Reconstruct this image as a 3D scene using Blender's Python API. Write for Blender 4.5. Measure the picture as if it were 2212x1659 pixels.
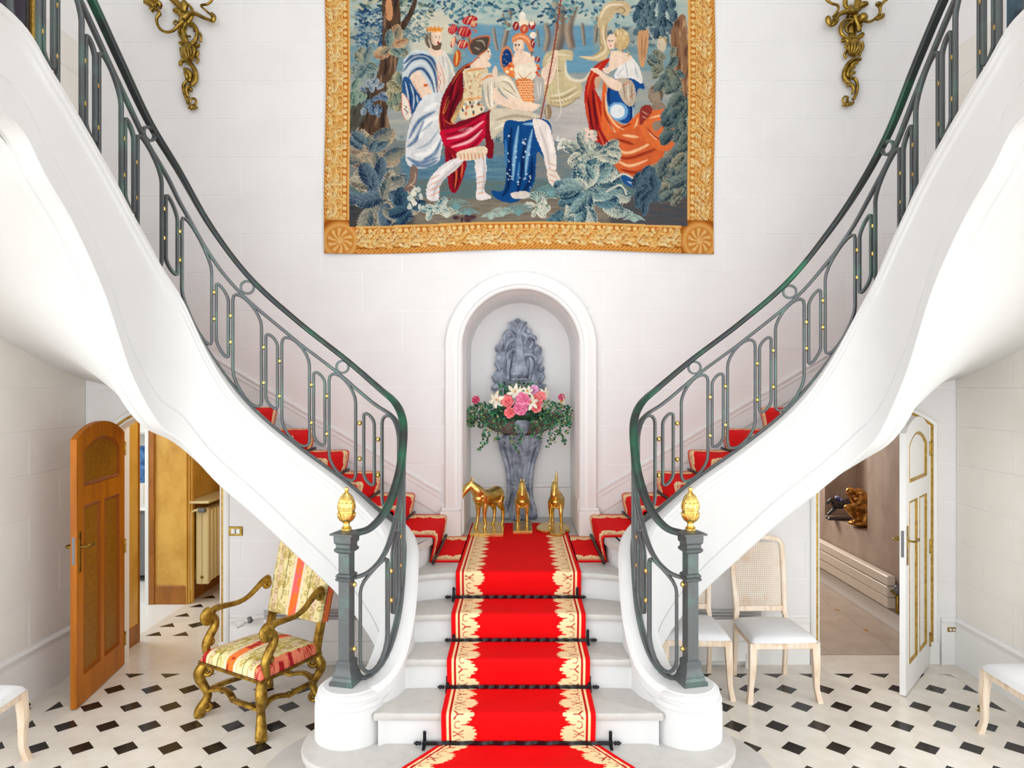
import bpy, math, random
import numpy as np
from mathutils import Vector, Matrix

random.seed(7)
for o in list(bpy.data.objects):
    bpy.data.objects.remove(o, do_unlink=True)
scene = bpy.context.scene
COL = scene.collection
PI = math.pi

# ------------------------------------------------------------------ camera
F_PX, CX, CY, CAM_H = 1495.0, 1120.0, 832.0, 2.35
cam_d = bpy.data.cameras.new('camera')
cam = bpy.data.objects.new('camera', cam_d)
COL.objects.link(cam)
cam.location = (0, 0, CAM_H)
cam.rotation_euler = (PI / 2, 0, 0)
cam_d.sensor_width = 36.0
cam_d.lens = F_PX / 2212.0 * 36.0
cam_d.shift_x = -(CX - 1106.0) / 2212.0
cam_d.shift_y = (CY - 829.5) / 2212.0
cam_d.clip_start = 0.05
scene.camera = cam

# ------------------------------------------------------------------ sky, daylight, exposure
world = bpy.data.worlds.new('sky')
scene.world = world
world.use_nodes = True
bg = world.node_tree.nodes['Background']
bg.inputs[0].default_value = (0.93, 0.965, 1.0, 1)
bg.inputs[1].default_value = 3.0

def area_light(name, loc, rot, sx, sy, power, col=(1, 1, 1)):
    l = bpy.data.lights.new(name, 'AREA')
    l.shape = 'RECTANGLE'
    l.size, l.size_y, l.energy, l.color = sx, sy, power, col
    o = bpy.data.objects.new(name, l)
    COL.objects.link(o)
    o.location, o.rotation_euler = loc, rot
    return o

# unseen area lights; the corridor and passage ones are added as fill
area_light('corridor_fill_light', (-2.75, 6.55, 2.58), (0, 0, 0), 0.5, 0.5, 9, (1.0, 0.95, 0.86))
area_light('kitchen_area_light', (-5.0, 6.9, 2.3), (0, 0, 0), 1.0, 1.0, 30, (0.95, 0.98, 1.0))
area_light('passage_fill_light', (2.7, 8.9, 2.2), (math.radians(-60), 0, math.radians(25)), 0.9, 0.9, 45, (1.0, 0.93, 0.86))

def lamp(name, loc, power, r, col=(1.0, 0.97, 0.93)):
    l = bpy.data.lights.new(name, 'POINT')
    l.energy, l.shadow_soft_size, l.color = power, r, col
    o = bpy.data.objects.new(name, l)
    COL.objects.link(o)
    o.location = loc
for x in (-2.3, 2.3):
    lamp('side_fill_light', (x * 1.35, 2.4, 0.95), 19, 0.22)  # unseen fill added on both sides to lift the lower walls
lamp('upper_fill_light', (0, 2.6, 5.7), 45, 0.5)  # unseen fill added above the view to brighten the upper wall
lamp('recess_spot', (3.80, 7.62, 1.98), 2.2, 0.04, (1.0, 0.9, 0.78))

vs = scene.view_settings
vs.view_transform = 'Standard'
vs.look = 'None'
vs.gamma = 1.0
vs.use_curve_mapping = False
vs.exposure = 0.25

# ------------------------------------------------------------------ helpers
def at(px, py, Y):
    """world point seen at a pixel of the 2212x1659 frame, at depth Y"""
    return Vector(((px - CX) / F_PX * Y, Y, CAM_H - (py - CY) / F_PX * Y))

def lin(r, g=None, b=None):
    if g is None:
        r, g, b = r
    def c(v):
        v /= 255.0
        return v / 12.92 if v <= 0.04045 else ((v + 0.055) / 1.055) ** 2.4
    return (c(r), c(g), c(b))

MATS = {}
def mat(name, col, rough=0.5, metal=0.0, noise=None, bump=None, spec=0.5, emit=None, coat=0.0, attr=None):
    """noise=(scale, colour2, low, high[, stretch]) mixes in a second colour; bump=(scale, strength)"""
    if name in MATS:
        return MATS[name]
    m = bpy.data.materials.new(name)
    m.use_nodes = True
    nt = m.node_tree
    b = nt.nodes['Principled BSDF']
    b.inputs['Roughness'].default_value = rough
    b.inputs['Metallic'].default_value = metal
    b.inputs['Specular IOR Level'].default_value = spec
    b.inputs['Coat Weight'].default_value = coat
    c4 = (*col, 1)
    b.inputs['Base Color'].default_value = c4
    tc = nt.nodes.new('ShaderNodeTexCoord')
    src = None
    if attr:
        a = nt.nodes.new('ShaderNodeVertexColor')
        a.layer_name = attr
        src = a.outputs[0]
    if noise:
        sc, c2, lo, hi = noise[:4]
        n = nt.nodes.new('ShaderNodeTexNoise')
        n.inputs['Scale'].default_value = sc
        n.inputs['Detail'].default_value = 6
        n.inputs['Roughness'].default_value = 0.6
        if len(noise) > 4:
            mp = nt.nodes.new('ShaderNodeMapping')
            mp.inputs['Scale'].default_value = noise[4]
            nt.links.new(tc.outputs['Object'], mp.inputs[0])
            nt.links.new(mp.outputs[0], n.inputs['Vector'])
        else:
            nt.links.new(tc.outputs['Object'], n.inputs['Vector'])
        r = nt.nodes.new('ShaderNodeMapRange')
        r.inputs['From Min'].default_value, r.inputs['From Max'].default_value = lo, hi
        nt.links.new(n.outputs['Fac'], r.inputs['Value'])
        mx = nt.nodes.new('ShaderNodeMix')
        mx.data_type = 'RGBA'
        nt.links.new(r.outputs[0], mx.inputs['Factor'])
        if src:
            nt.links.new(src, mx.inputs['A'])
        else:
            mx.inputs['A'].default_value = c4
        mx.inputs['B'].default_value = (*c2, 1)
        src = mx.outputs['Result']
    if src:
        nt.links.new(src, b.inputs['Base Color'])
    if bump:
        n2 = nt.nodes.new('ShaderNodeTexNoise')
        n2.inputs['Scale'].default_value = bump[0]
        n2.inputs['Detail'].default_value = 5
        nt.links.new(tc.outputs['Object'], n2.inputs['Vector'])
        bp = nt.nodes.new('ShaderNodeBump')
        bp.inputs['Strength'].default_value = bump[1]
        bp.inputs['Distance'].default_value = bump[2] if len(bump) > 2 else 0.004
        nt.links.new(n2.outputs['Fac'], bp.inputs['Height'])
        nt.links.new(bp.outputs[0], b.inputs['Normal'])
    if emit:
        b.inputs['Emission Color'].default_value = (*emit[0], 1)
        b.inputs['Emission Strength'].default_value = emit[1]
    MATS[name] = m
    return m

ORG = {}
def _link(o, parent=None):
    COL.objects.link(o)
    if parent is not None:
        o.parent = parent
    return o

def tag(o, label=None, cat=None, group=None, kind=None):
    if label: o['label'] = label
    if cat: o['category'] = cat
    if group: o['group'] = group
    if kind: o['kind'] = kind
    return o

def thing(name, loc, label=None, cat=None, group=None, kind=None, rz=0.0):
    o = bpy.data.objects.new(name, None)
    o.empty_display_size = 0.1
    _link(o)
    o.location = loc
    o.rotation_euler = (0, 0, rz)
    ORG[o] = Vector(loc) if rz == 0.0 else Vector((0, 0, 0))
    return tag(o, label, cat, group, kind)

def copy_tree(o, parent=None):
    c = o.copy()
    _link(c, parent)
    for ch in list(o.children):
        copy_tree(ch, c)
    return c

def frames(path, closed=False):
    n = len(path)
    T = []
    for i in range(n):
        a = path[(i - 1) % n] if (closed or i > 0) else path[i]
        b = path[(i + 1) % n] if (closed or i < n - 1) else path[i]
        t = (b - a)
        T.append(t.normalized() if t.length > 1e-9 else Vector((0, 0, 1)))
    up = Vector((0, 0, 1)) if abs(T[0].z) < 0.9 else Vector((0, 1, 0))
    u = T[0].cross(up).normalized()
    U = [u]
    for i in range(1, n):
        u = U[-1] - T[i] * U[-1].dot(T[i])
        if u.length < 1e-6:
            u = T[i].orthogonal()
        U.append(u.normalized())
    return T, U

class MB:
    def __init__(s):
        s.v, s.f = [], []
    def add(s, vs_, fs):
        o = len(s.v)
        s.v += [Vector(p) for p in vs_]
        s.f += [tuple(i + o for i in q) for q in fs]
        return s
    def box(s, c, d, rot=None, bev=0.0):
        hx, hy, hz = d[0] / 2, d[1] / 2, d[2] / 2
        c = Vector(c)
        if bev <= 0:
            P = [Vector((x, y, z)) for z in (-hz, hz) for y in (-hy, hy) for x in (-hx, hx)]
            Q = [(0, 2, 3, 1), (4, 5, 7, 6), (0, 1, 5, 4), (2, 6, 7, 3), (0, 4, 6, 2), (1, 3, 7, 5)]
        else:
            e = min(bev, hx * .9, hy * .9, hz * .9)
            P, Q = [], []
            prof = [(-hz, e), (-hz + e, 0), (hz - e, 0), (hz, e)]
            for z, i in prof:
                a, b = hx - i, hy - i
                P += [Vector((-a, -b + (e if i == 0 else 0), z)), Vector((-a + (e if i == 0 else 0), -b, z)),
                      Vector((a - (e if i == 0 else 0), -b, z)), Vector((a, -b + (e if i == 0 else 0), z)),
                      Vector((a, b - (e if i == 0 else 0), z)), Vector((a - (e if i == 0 else 0), b, z)),
                      Vector((-a + (e if i == 0 else 0), b, z)), Vector((-a, b - (e if i == 0 else 0), z))]
            for r in range(3):
                for k in range(8):
                    Q.append((r * 8 + k, r * 8 + (k + 1) % 8, r * 8 + 8 + (k + 1) % 8, r * 8 + 8 + k))
            Q.append(tuple(range(7, -1, -1)))
            Q.append(tuple(range(24, 32)))
        if rot is not None:
            P = [rot @ p for p in P]
        return s.add([p + c for p in P], Q)
    def bx(s, x0, x1, y0, y1, z0, z1, bev=0.0):
        return s.box(((x0 + x1) / 2, (y0 + y1) / 2, (z0 + z1) / 2), (abs(x1 - x0), abs(y1 - y0), abs(z1 - z0)), None, bev)
    def tube(s, path, r, n=8, closed=False, flat=1.0, caps=True):
        path = [Vector(p) for p in path]
        T, U = frames(path, closed)
        m = len(path)
        R = r if callable(r) else (lambda t: r)
        P = []
        for i, p in enumerate(path):
            w = T[i].cross(U[i])
            rr = R(i / max(1, m - 1))
            for k in range(n):
                a = 2 * PI * k / n
                P.append(p + U[i] * (math.cos(a) * rr) + w * (math.sin(a) * rr * flat))
        Q = []
        for i in range(m if closed else m - 1):
            j = (i + 1) % m
            for k in range(n):
                Q.append((i * n + k, i * n + (k + 1) % n, j * n + (k + 1) % n, j * n + k))
        if not closed and caps:
            Q.append(tuple(range(n - 1, -1, -1)))
            Q.append(tuple((m - 1) * n + k for k in range(n)))
        return s.add(P, Q)
    def bar(s, path, N, w, d, closed=False, bev=0.0):
        """rectangular bar: w in the plane of the path, d along the normals N"""
        path = [Vector(p) for p in path]
        T, _ = frames(path, closed)
        m = len(path)
        P = []
        sec = [(-.5, -.5), (.5, -.5), (.5, .5), (-.5, .5)]
        if bev:
            e = bev
            sec = [(-.5 + e, -.5), (.5 - e, -.5), (.5, -.5 + e), (.5, .5 - e), (.5 - e, .5), (-.5 + e, .5), (-.5, .5 - e), (-.5, -.5 + e)]
        k_ = len(sec)
        for i, p in enumerate(path):
            nn = N[i] if isinstance(N, list) else N
            e = T[i].cross(nn)
            if e.length < 1e-6:
                e = Vector((1, 0, 0))
            e.normalize()
            for a, b in sec:
                P.append(p + e * (a * w) + nn * (b * d))
        Q = []
        for i in range(m if closed else m - 1):
            j = (i + 1) % m
            for k in range(k_):
                Q.append((i * k_ + k, i * k_ + (k + 1) % k_, j * k_ + (k + 1) % k_, j * k_ + k))
        if not closed:
            Q.append(tuple(range(k_ - 1, -1, -1)))
            Q.append(tuple((m - 1) * k_ + k for k in range(k_)))
        return s.add(P, Q)
    def sweep(s, path, prof, closed_prof=False, caps=True):
        """path: list of (origin, side vector, up vector); prof: list of (a, b) or callable(i)"""
        P, Q = [], []
        k_ = None
        for i, (o, a_, b_) in enumerate(path):
            pr = prof(i) if callable(prof) else prof
            k_ = len(pr)
            P += [o + a_ * a + b_ * b for a, b in pr]
        for i in range(len(path) - 1):
            for k in range(k_ if closed_prof else k_ - 1):
                q = (k + 1) % k_
                Q.append((i * k_ + k, i * k_ + q, (i + 1) * k_ + q, (i + 1) * k_ + k))
        if closed_prof and caps:
            Q.append(tuple(range(k_ - 1, -1, -1)))
            Q.append(tuple((len(path) - 1) * k_ + k for k in range(k_)))
        return s.add(P, Q)
    def lathe(s, prof, n=24, c=(0, 0, 0), a0=0.0, a1=2 * PI, sx=1.0, sy=1.0):
        c = Vector(c)
        full = abs(a1 - a0 - 2 * PI) < 1e-6
        m = n if full else n + 1
        P, Q = [], []
        for r, z in prof:
            for k in range(m):
                a = a0 + (a1 - a0) * k / n
                P.append(c + Vector((r * math.cos(a) * sx, r * math.sin(a) * sy, z)))
        for i in range(len(prof) - 1):
            for k in range(n):
                q = (k + 1) % m
                Q.append((i * m + k, i * m + q, (i + 1) * m + q, (i + 1) * m + k))
        if full:
            if prof[0][0] > 1e-5: Q.append(tuple(range(m - 1, -1, -1)))
            if prof[-1][0] > 1e-5: Q.append(tuple((len(prof) - 1) * m + k for k in range(m)))
        return s.add(P, Q)
    def ball(s, c, r, n=10, m=7, sc=(1, 1, 1), rot=None):
        P, Q = [], []
        c = Vector(c)
        for i in range(m + 1):
            t = PI * i / m
            for k in range(n):
                a = 2 * PI * k / n
                p = Vector((math.sin(t) * math.cos(a) * r * sc[0], math.sin(t) * math.sin(a) * r * sc[1], math.cos(t) * r * sc[2]))
                if rot is not None: p = rot @ p
                P.append(c + p)
        for i in range(m):
            for k in range(n):
                Q.append((i * n + k, (i + 1) * n + k, (i + 1) * n + (k + 1) % n, i * n + (k + 1) % n))
        return s.add(P, Q)
    def prism(s, poly, f, d0, d1):
        """poly 2D, f(a, b, d) -> world point"""
        n = len(poly)
        P = [f(a, b, d0) for a, b in poly] + [f(a, b, d1) for a, b in poly]
        Q = [tuple(range(n - 1, -1, -1)), tuple(range(n, 2 * n))]
        Q += [(i, (i + 1) % n, n + (i + 1) % n, n + i) for i in range(n)]
        return s.add(P, Q)
    def strip(s, xs, lo, hi, f, d0, d1):
        """wall strip between lo(x) and hi(x) with thickness d0..d1, f(x, z, d)"""
        P, Q = [], []
        for x in xs:
            for d in (d0, d1):
                P += [f(x, lo(x), d), f(x, hi(x), d)]
        n = len(xs)
        for i in range(n - 1):
            a, b = i * 4, i * 4 + 4
            Q += [(a, b, b + 1, a + 1), (a + 2, a + 3, b + 3, b + 2), (a, a + 2, b + 2, b), (a + 1, b + 1, b + 3, a + 3)]
        Q += [(0, 1, 3, 2), (4 * n - 4, 4 * n - 2, 4 * n - 1, 4 * n - 3)]
        return s.add(P, Q)
    def grid(s, pts, nu, nv, flip=False):
        Q = []
        for j in range(nv - 1):
            for i in range(nu - 1):
                a = j * nu + i
                q = (a, a + 1, a + nu + 1, a + nu)
                Q.append(q[::-1] if flip else q)
        return s.add(pts, Q)
    def mirror_x(s):
        s.v = [Vector((-p.x, p.y, p.z)) for p in s.v]
        s.f = [q[::-1] for q in s.f]
        return s
    def build(s, name, m, parent=None, smooth=None, world=True, label=None):
        me = bpy.data.meshes.new(name)
        o_ = ORG.get(parent, Vector((0, 0, 0))) if (parent is not None and world) else Vector((0, 0, 0))
        me.from_pydata([tuple(p - o_) for p in s.v], [], s.f)
        me.materials.append(m)
        if smooth is not None:
            me.shade_smooth()
            if smooth < 180:
                me.set_sharp_from_angle(angle=math.radians(smooth))
        o = bpy.data.objects.new(name, me)
        _link(o, parent)
        if parent is not None:
            ORG[o] = ORG.get(parent, Vector((0, 0, 0))).copy()
        if label: o['label'] = label
        return o

def struct(o):
    o['kind'] = 'structure'
    return o

def spline(P, per=8, closed=False):
    """Catmull-Rom through points (tuples of any dimension)"""
    P = [np.array(p, float) for p in P]
    n = len(P)
    out = []
    for i in range(n if closed else n - 1):
        if closed:
            p0, p1, p2, p3 = P[(i - 1) % n], P[i], P[(i + 1) % n], P[(i + 2) % n]
        else:
            p0, p1, p2, p3 = P[max(i - 1, 0)], P[i], P[i + 1], P[min(i + 2, n - 1)]
        for k in range(per):
            t = k / per
            out.append(0.5 * ((2 * p1) + (-p0 + p2) * t + (2 * p0 - 5 * p1 + 4 * p2 - p3) * t * t + (-p0 + 3 * p1 - 3 * p2 + p3) * t ** 3))
    if not closed:
        out.append(P[-1])
    return out

def sp3(P, per=8, closed=False):
    return [Vector(p) for p in spline(P, per, closed)]

def paint(o, colours, name='paint'):
    """per-vertex colours (n,3) linear"""
    me = o.data
    a = me.color_attributes.new(name, 'FLOAT_COLOR', 'POINT')
    c = np.ones((len(me.vertices), 4), np.float32)
    c[:, :3] = colours
    a.data.foreach_set('color', c.ravel())

def grid_object(name, V, nu, nv, m, parent=None, colours=None, smooth=True):
    """fast dense grid: V (nu*nv, 3), row-major with nu columns"""
    o_ = np.array(ORG.get(parent, Vector((0, 0, 0)))) if parent is not None else np.zeros(3)
    me = bpy.data.meshes.new(name)
    V = np.asarray(V, np.float32) - o_.astype(np.float32)
    nq = (nu - 1) * (nv - 1)
    me.vertices.add(nu * nv)
    me.vertices.foreach_set('co', V.ravel())
    i, j = np.meshgrid(np.arange(nu - 1), np.arange(nv - 1))
    a = (j * nu + i).ravel()
    Q = np.stack([a, a + 1, a + nu + 1, a + nu], 1).astype(np.int32)
    me.loops.add(nq * 4)
    me.loops.foreach_set('vertex_index', Q.ravel())
    me.polygons.add(nq)
    me.polygons.foreach_set('loop_start', np.arange(0, nq * 4, 4, dtype=np.int32))
    me.update(calc_edges=True)
    me.materials.append(m)
    if smooth:
        me.shade_smooth()
    o = bpy.data.objects.new(name, me)
    _link(o, parent)
    if parent is not None:
        ORG[o] = ORG.get(parent, Vector((0, 0, 0))).copy()
    if colours is not None:
        paint(o, colours)
    return o

_rng = np.random.default_rng(5)
_LAT = _rng.random((256, 256))
def vnoise(x, y):
    """value noise 0..1 for numpy arrays"""
    xi, yi = np.floor(x).astype(int), np.floor(y).astype(int)
    fx, fy = x - xi, y - yi
    fx, fy = fx * fx * (3 - 2 * fx), fy * fy * (3 - 2 * fy)
    g = lambda a, b: _LAT[a % 256, b % 256]
    return (g(xi, yi) * (1 - fx) + g(xi + 1, yi) * fx) * (1 - fy) + (g(xi, yi + 1) * (1 - fx) + g(xi + 1, yi + 1) * fx) * fy
def fnoise(x, y, o=4):
    t, a, n = 0, 0.5, 0
    for k in range(o):
        t = t + a * vnoise(x * 2 ** k + 17 * k, y * 2 ** k + 9 * k)
        n += a
        a *= .55
    return t / n

# ------------------------------------------------------------------ materials
M_PLASTER = mat('white_plaster', (0.665, 0.662, 0.656), 0.6, noise=(3, (0.645, 0.64, 0.633), .45, .75))
M_STONE = mat('pale_limestone', (0.80, 0.79, 0.788), 0.62, noise=(2.2, (0.765, 0.752, 0.75), .4, .7), bump=(60, .08))
M_NICHE = mat('niche_white_stone', (0.90, 0.895, 0.89), 0.62, noise=(2.2, (0.87, 0.86, 0.855), .4, .7))
M_STONE_W = mat('warm_lit_limestone', (0.86, 0.83, 0.775), 0.62, noise=(2.2, (0.82, 0.785, 0.725), .4, .7), bump=(60, .08))  # same limestone; warm cast of the light is put into its colour
M_JOINT = mat('white_joint', (0.90, 0.89, 0.88), 0.7)
M_TREAD = mat('tread_stone', (0.52, 0.50, 0.475), 0.38, noise=(14, (0.46, 0.44, 0.41), .45, .75))
M_FLOORW = mat('cream_marble', (0.79, 0.745, 0.675), 0.2, noise=(5, (0.70, 0.65, 0.575), .42, .72), bump=(9, .03))
M_FLOORB = mat('black_marble', (0.012, 0.011, 0.011), 0.16, spec=0.22, noise=(7, (0.035, 0.032, 0.03), .45, .8))
M_GROUT = mat('floor_joint', (0.42, 0.38, 0.33), 0.6)
M_WHITEP = mat('white_paint', (0.84, 0.835, 0.82), 0.35)
M_GILT = mat('gilt_line', lin(196, 160, 70), 0.4, 0.6, noise=(30, lin(150, 110, 30), .4, .7))
M_GOLD = mat('gilded_bronze', lin(240, 210, 128), 0.27, 1.0, noise=(26, lin(208, 168, 80), .42, .7), bump=(45, .25))
M_BRASS = mat('antique_brass', lin(172, 142, 66), 0.32, 1.0, noise=(22, lin(92, 72, 28), .4, .7), bump=(60, .3))
M_IRON = mat('verdigris_iron', (0.100, 0.108, 0.110), 0.42, 0.4, noise=(5, (0.11, 0.19, 0.16), .5, .72), bump=(90, .2))
M_IRONG = mat('green_handrail', (0.035, 0.042, 0.042), 0.38, 0.35, noise=(2.6, (0.022, 0.13, 0.07), .51, .66), bump=(40, .2))
M_BLACKI = mat('black_iron', (0.012, 0.013, 0.018), 0.3, 0.5, bump=(90, .2))
# ------------------------------------------------------------------ the room
YB = 5.85              # back wall
XL, XR = -3.66, 3.70   # side walls
ZC = 7.0
LEV = [0.18 * i for i in range(30)]
LAND = 1.08

def arch_top(xl, xr, zs, rise):
    """segmental / round arch over xl..xr springing at zs"""
    c, h = (xl + xr) / 2, (xr - xl) / 2
    R = (h * h + rise * rise) / (2 * rise)
    return lambda x: zs + rise - R + math.sqrt(max(R * R - (x - c) ** 2, 0))
D1 = (-3.37, -2.52, arch_top(-3.37, -2.52, 1.99, 0.15))
D2 = (2.54, 3.46, arch_top(2.54, 3.46, 2.00, 0.15))
NX0, NX1, NZS = -0.475, 0.515, 2.665
NI = (NX0, NX1, arch_top(NX0, NX1, NZS, (NX1 - NX0) / 2 - 1e-4))

def xs_range(x0, x1, ops):
    xs = {round(x0, 5), round(x1, 5)}
    for a, b, _ in ops:
        for k in range(25):
            t = 0.5 - 0.5 * math.cos(PI * k / 24)
            x = a + (b - a) * t
            if x0 < x < x1: xs.add(round(x, 5))
        for x in (a - 1e-4, b + 1e-4):
            if x0 < x < x1: xs.add(round(x, 5))
    return sorted(xs)

OPS = [D1, D2, NI]
def lo_at(x, base, ops=OPS):
    z = base
    for a, b, top in ops:
        if a < x < b:
            z = max(z, top(x))
    return z

wb = MB()
wf = lambda x, z, d: Vector((x, d, z))
wb.strip(xs_range(XL - .2, XR + .2, OPS), lambda x: lo_at(x, -0.05), lambda x: ZC, wf, YB, YB + 0.14)
wb.bx(NX0 - .05, NX1 + .05, YB, YB + .14, -0.05, LAND - 0.02)
wall_back = struct(wb.build('wall_back', M_JOINT))

def block(name, wall, x0, x1, z0, z1, f, m, ops=(), th=0.004, g=0.0035):
    x0, x1, z0, z1 = x0 + g, x1 - g, z0 + g, z1 - g
    if x1 - x0 < 0.03 or z1 - z0 < .03: return
    ops = [o for o in ops if o[0] < x1 and o[1] > x0]
    xs = xs_range(x0, x1, ops)
    lo = lambda x: lo_at(x, z0, ops)
    run = []
    def flush():
        if len(run) > 1 and run[-1] - run[0] > .02:
            b = MB().strip(list(run), lambda x: min(lo(x), z1 - 1e-3), lambda x: z1, f, 0, th)
            b.build('stone_block', m, wall)
    for x in xs:
        if lo(x) < z1 - .004:
            run.append(x)
        else:
            flush(); run.clear()
    flush()

CH, CZ0 = 0.324, 3.626 - 0.324 * 10
def courses(z_min, z_max):
    n = 0
    while CZ0 + CH * n < z_max:
        a, b = CZ0 + CH * n, CZ0 + CH * (n + 1)
        if b > z_min + .03:
            yield n, max(a, z_min), min(b, z_max)
        n += 1
OPB = [(a - .02, b + .02, t) for a, b, t in (D1, D2)] + [(NX0 - .15, NX1 + .15, arch_top(NX0 - .15, NX1 + .15, NZS, (NX1 - NX0) / 2 + .149))]
f_back = lambda x, z, d: Vector((x, YB - d, z))
for n, a, b in courses(0.40, 6.2):
    x = -2.684 - 0.68 * 3 + (0.34 if n % 2 else 0)
    while x < XR:
        block('stone_block', wall_back, max(x, XL), min(x + .68, XR), a, b, f_back,
              M_STONE, OPB)
        x += 0.68

# side walls run from the back wall to the front of the hall
for sgn, X, nm in ((-1, XL, 'wall_left'), (1, XR, 'wall_right')):
    w = MB()
    w.bx(X, X + sgn * .2, 4.15, YB + .2, -0.05, ZC)
    w.bx(X, X + sgn * .2, 2.1, 4.15, 2.45, ZC)                    # over an unseen opening added to light the space under the flight
    w.bx(X, X + sgn * .2, 2.1, 2.3, -.05, 2.45)
    w.bx(X, X + sgn * .2, -4.2, 2.1, 3.5, ZC)
    for y0, y1 in ((-4.2, -3.8), (-2.0, -1.8), (0.05, .25)):      # piers between unseen side openings added to let daylight in
        w.bx(X, X + sgn * .2, y0, y1, -.05, 3.5)
    wo = struct(w.build(nm, M_JOINT))
    f_s = lambda y, z, d, X=X, sgn=sgn: Vector((X - sgn * d, y, z))
    for n, a, b in courses(0.40, 5.2):
        y = YB - .68 * 6 - (0.34 if n % 2 else 0)
        while y < YB:
            y_lo = 4.15 if a < 2.44 else 2.3
            if y + .68 > y_lo + .03:
                block('stone_block', wo, max(y, y_lo), min(y + .68, YB - .006), a, b, f_s, M_STONE_W)
            y += .68

# front of the hall: piers between tall window openings, ceiling
w = MB()
for x0, x1 in ((-4.0, -3.3), (-1.35, -0.95), (0.95, 1.35), (3.3, 4.0)):
    w.bx(x0, x1, -4.4, -4.2, -0.05, ZC)
w.bx(-4, 4, -4.4, -4.2, 6.2, ZC); w.bx(-4, 4, -4.4, -4.2, -.05, .35)
struct(w.build('wall_front', M_PLASTER))
struct(MB().bx(XL - .2, XR + .2, -4.4, YB + .2, ZC, ZC + .15).build('ceiling', M_WHITEP))

# ------------------------------------------------------------------ baseboards
def profile_run(name, pts, prof, m, parent=None, smooth=40):
    """horizontal moulding along pts (list of Vector), prof (out, z); out = left of travel"""
    path = []
    for i, p in enumerate(pts):
        d = Vector((0, 0, 0))
        if i > 0: d += (pts[i] - pts[i - 1]).normalized()
        if i < len(pts) - 1: d += (pts[i + 1] - pts[i]).normalized()
        d.normalize()
        sd = Vector((-d.y, d.x, 0))
        path.append((p, sd, Vector((0, 0, 1))))
    return MB().sweep(path, prof, True).build(name, m, parent, smooth)
BP = [(0, 0), (.03, 0), (.03, .30), (.026, .31), (.026, .345), (.034, .355), (.034, .372), (.022, .385), (.006, .392), (0, .392)]
struct(profile_run('baseboard_left', [Vector((XL, YB, 0)), Vector((XL, 4.15, 0))], BP, M_WHITEP))
struct(profile_run('baseboard_right', [Vector((XR, 4.15, 0)), Vector((XR, YB, 0))], BP, M_WHITEP))
bb = struct(profile_run('baseboard_back', [Vector((D2[0] - .09, YB, 0)), Vector((D1[1] + .09, YB, 0))], BP, M_WHITEP))
profile_run('baseboard_return', [Vector((XR, YB, 0)), Vector((D2[1] + .10, YB, 0))], BP, M_WHITEP, bb)
profile_run('baseboard_return', [Vector((D1[0] - .10, YB, 0)), Vector((XL, YB, 0))], BP, M_WHITEP, bb)

# ------------------------------------------------------------------ floor and its tiles
fl = struct(MB().bx(-7, 7, -4.4, 10.5, -0.12, -0.004).build('floor', M_GROUT))
TP = 0.2885            # pitch of the cabochons
TX0, TY0 = -3.41, 5.637
DG = 0.083             # half diagonal of a black tile
def tile_mesh(name, poly, m):
    b = MB().prism(poly, lambda a, c, d: Vector((a, c, d)), -0.012, 0.0)
    o = b.build(name, m)
    me = o.data
    bpy.data.objects.remove(o)
    return me
gp = .0008
octo = []
h = TP / 2
cp = [(-h, -h + DG), (-h + DG, -h), (h - DG, -h), (h, -h + DG), (h, h - DG), (h - DG, h), (-h + DG, h), (-h, h - DG)]
octo = [(x * (1 - .004), y * (1 - .004)) for x, y in cp]
me_oct = tile_mesh('octagon_tile', octo, M_FLOORW)
dia = DG - gp
me_dia = tile_mesh('black_tile', [(-dia, 0), (0, -dia), (dia, 0), (0, dia)], M_FLOORB)
me_dS = tile_mesh('black_half_tile', [(-dia, -.001), (0, -dia), (dia, -.001)], M_FLOORB)
me_dE = tile_mesh('black_half_tile', [(.001, -dia), (dia, 0), (.001, dia)], M_FLOORB)
me_dW = tile_mesh('black_half_tile', [(-.001, -dia), (-.001, dia), (-dia, 0)], M_FLOORB)
def put(me, name, x, y, z=0.0):
    o = bpy.data.objects.new(name, me)
    _link(o, fl)
    o.location = (x, y, z)
    return o
NXT = 24
for j in range(0, 7):
    y = TY0 - TP * j
    for i in range(NXT + 1):
        x = TX0 + TP * i
        if abs(x) < 0.62 and y < 5: continue
        if abs(x) < 0.9: continue
        if j == 0:
            me = me_dS
            if i in (0, NXT): continue
        else:
            me = me_dE if i == 0 else me_dW if i == NXT else me_dia
        put(me, 'black_tile', x, y)
    for i in range(NXT):
        x = TX0 + TP * (i + .5)
        if abs(x) < 0.85: continue
        put(me_oct, 'octagon_tile', x, y - TP / 2)
# border strips of plain stone
b = MB().bx(XL, XR, TY0 + .001, YB, -.012, 0.0)
b.build('border_slab', M_FLOORW, fl)
for x0, x1 in ((XL, TX0 - .001), (TX0 + TP * NXT + .001, XR)):
    k = 0
    y = TY0
    while y > 2.4:
        MB().bx(x0, x1, max(y - .86, 2.4), y - .001, -.012, 0.0).build('border_slab', M_FLOORW, fl)
        y -= .86
MB().bx(XL, XR, 2.4 - 6, TY0 - TP * 7 - .001, -.012, -.0005).build('border_slab', M_FLOORW, fl)

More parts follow.
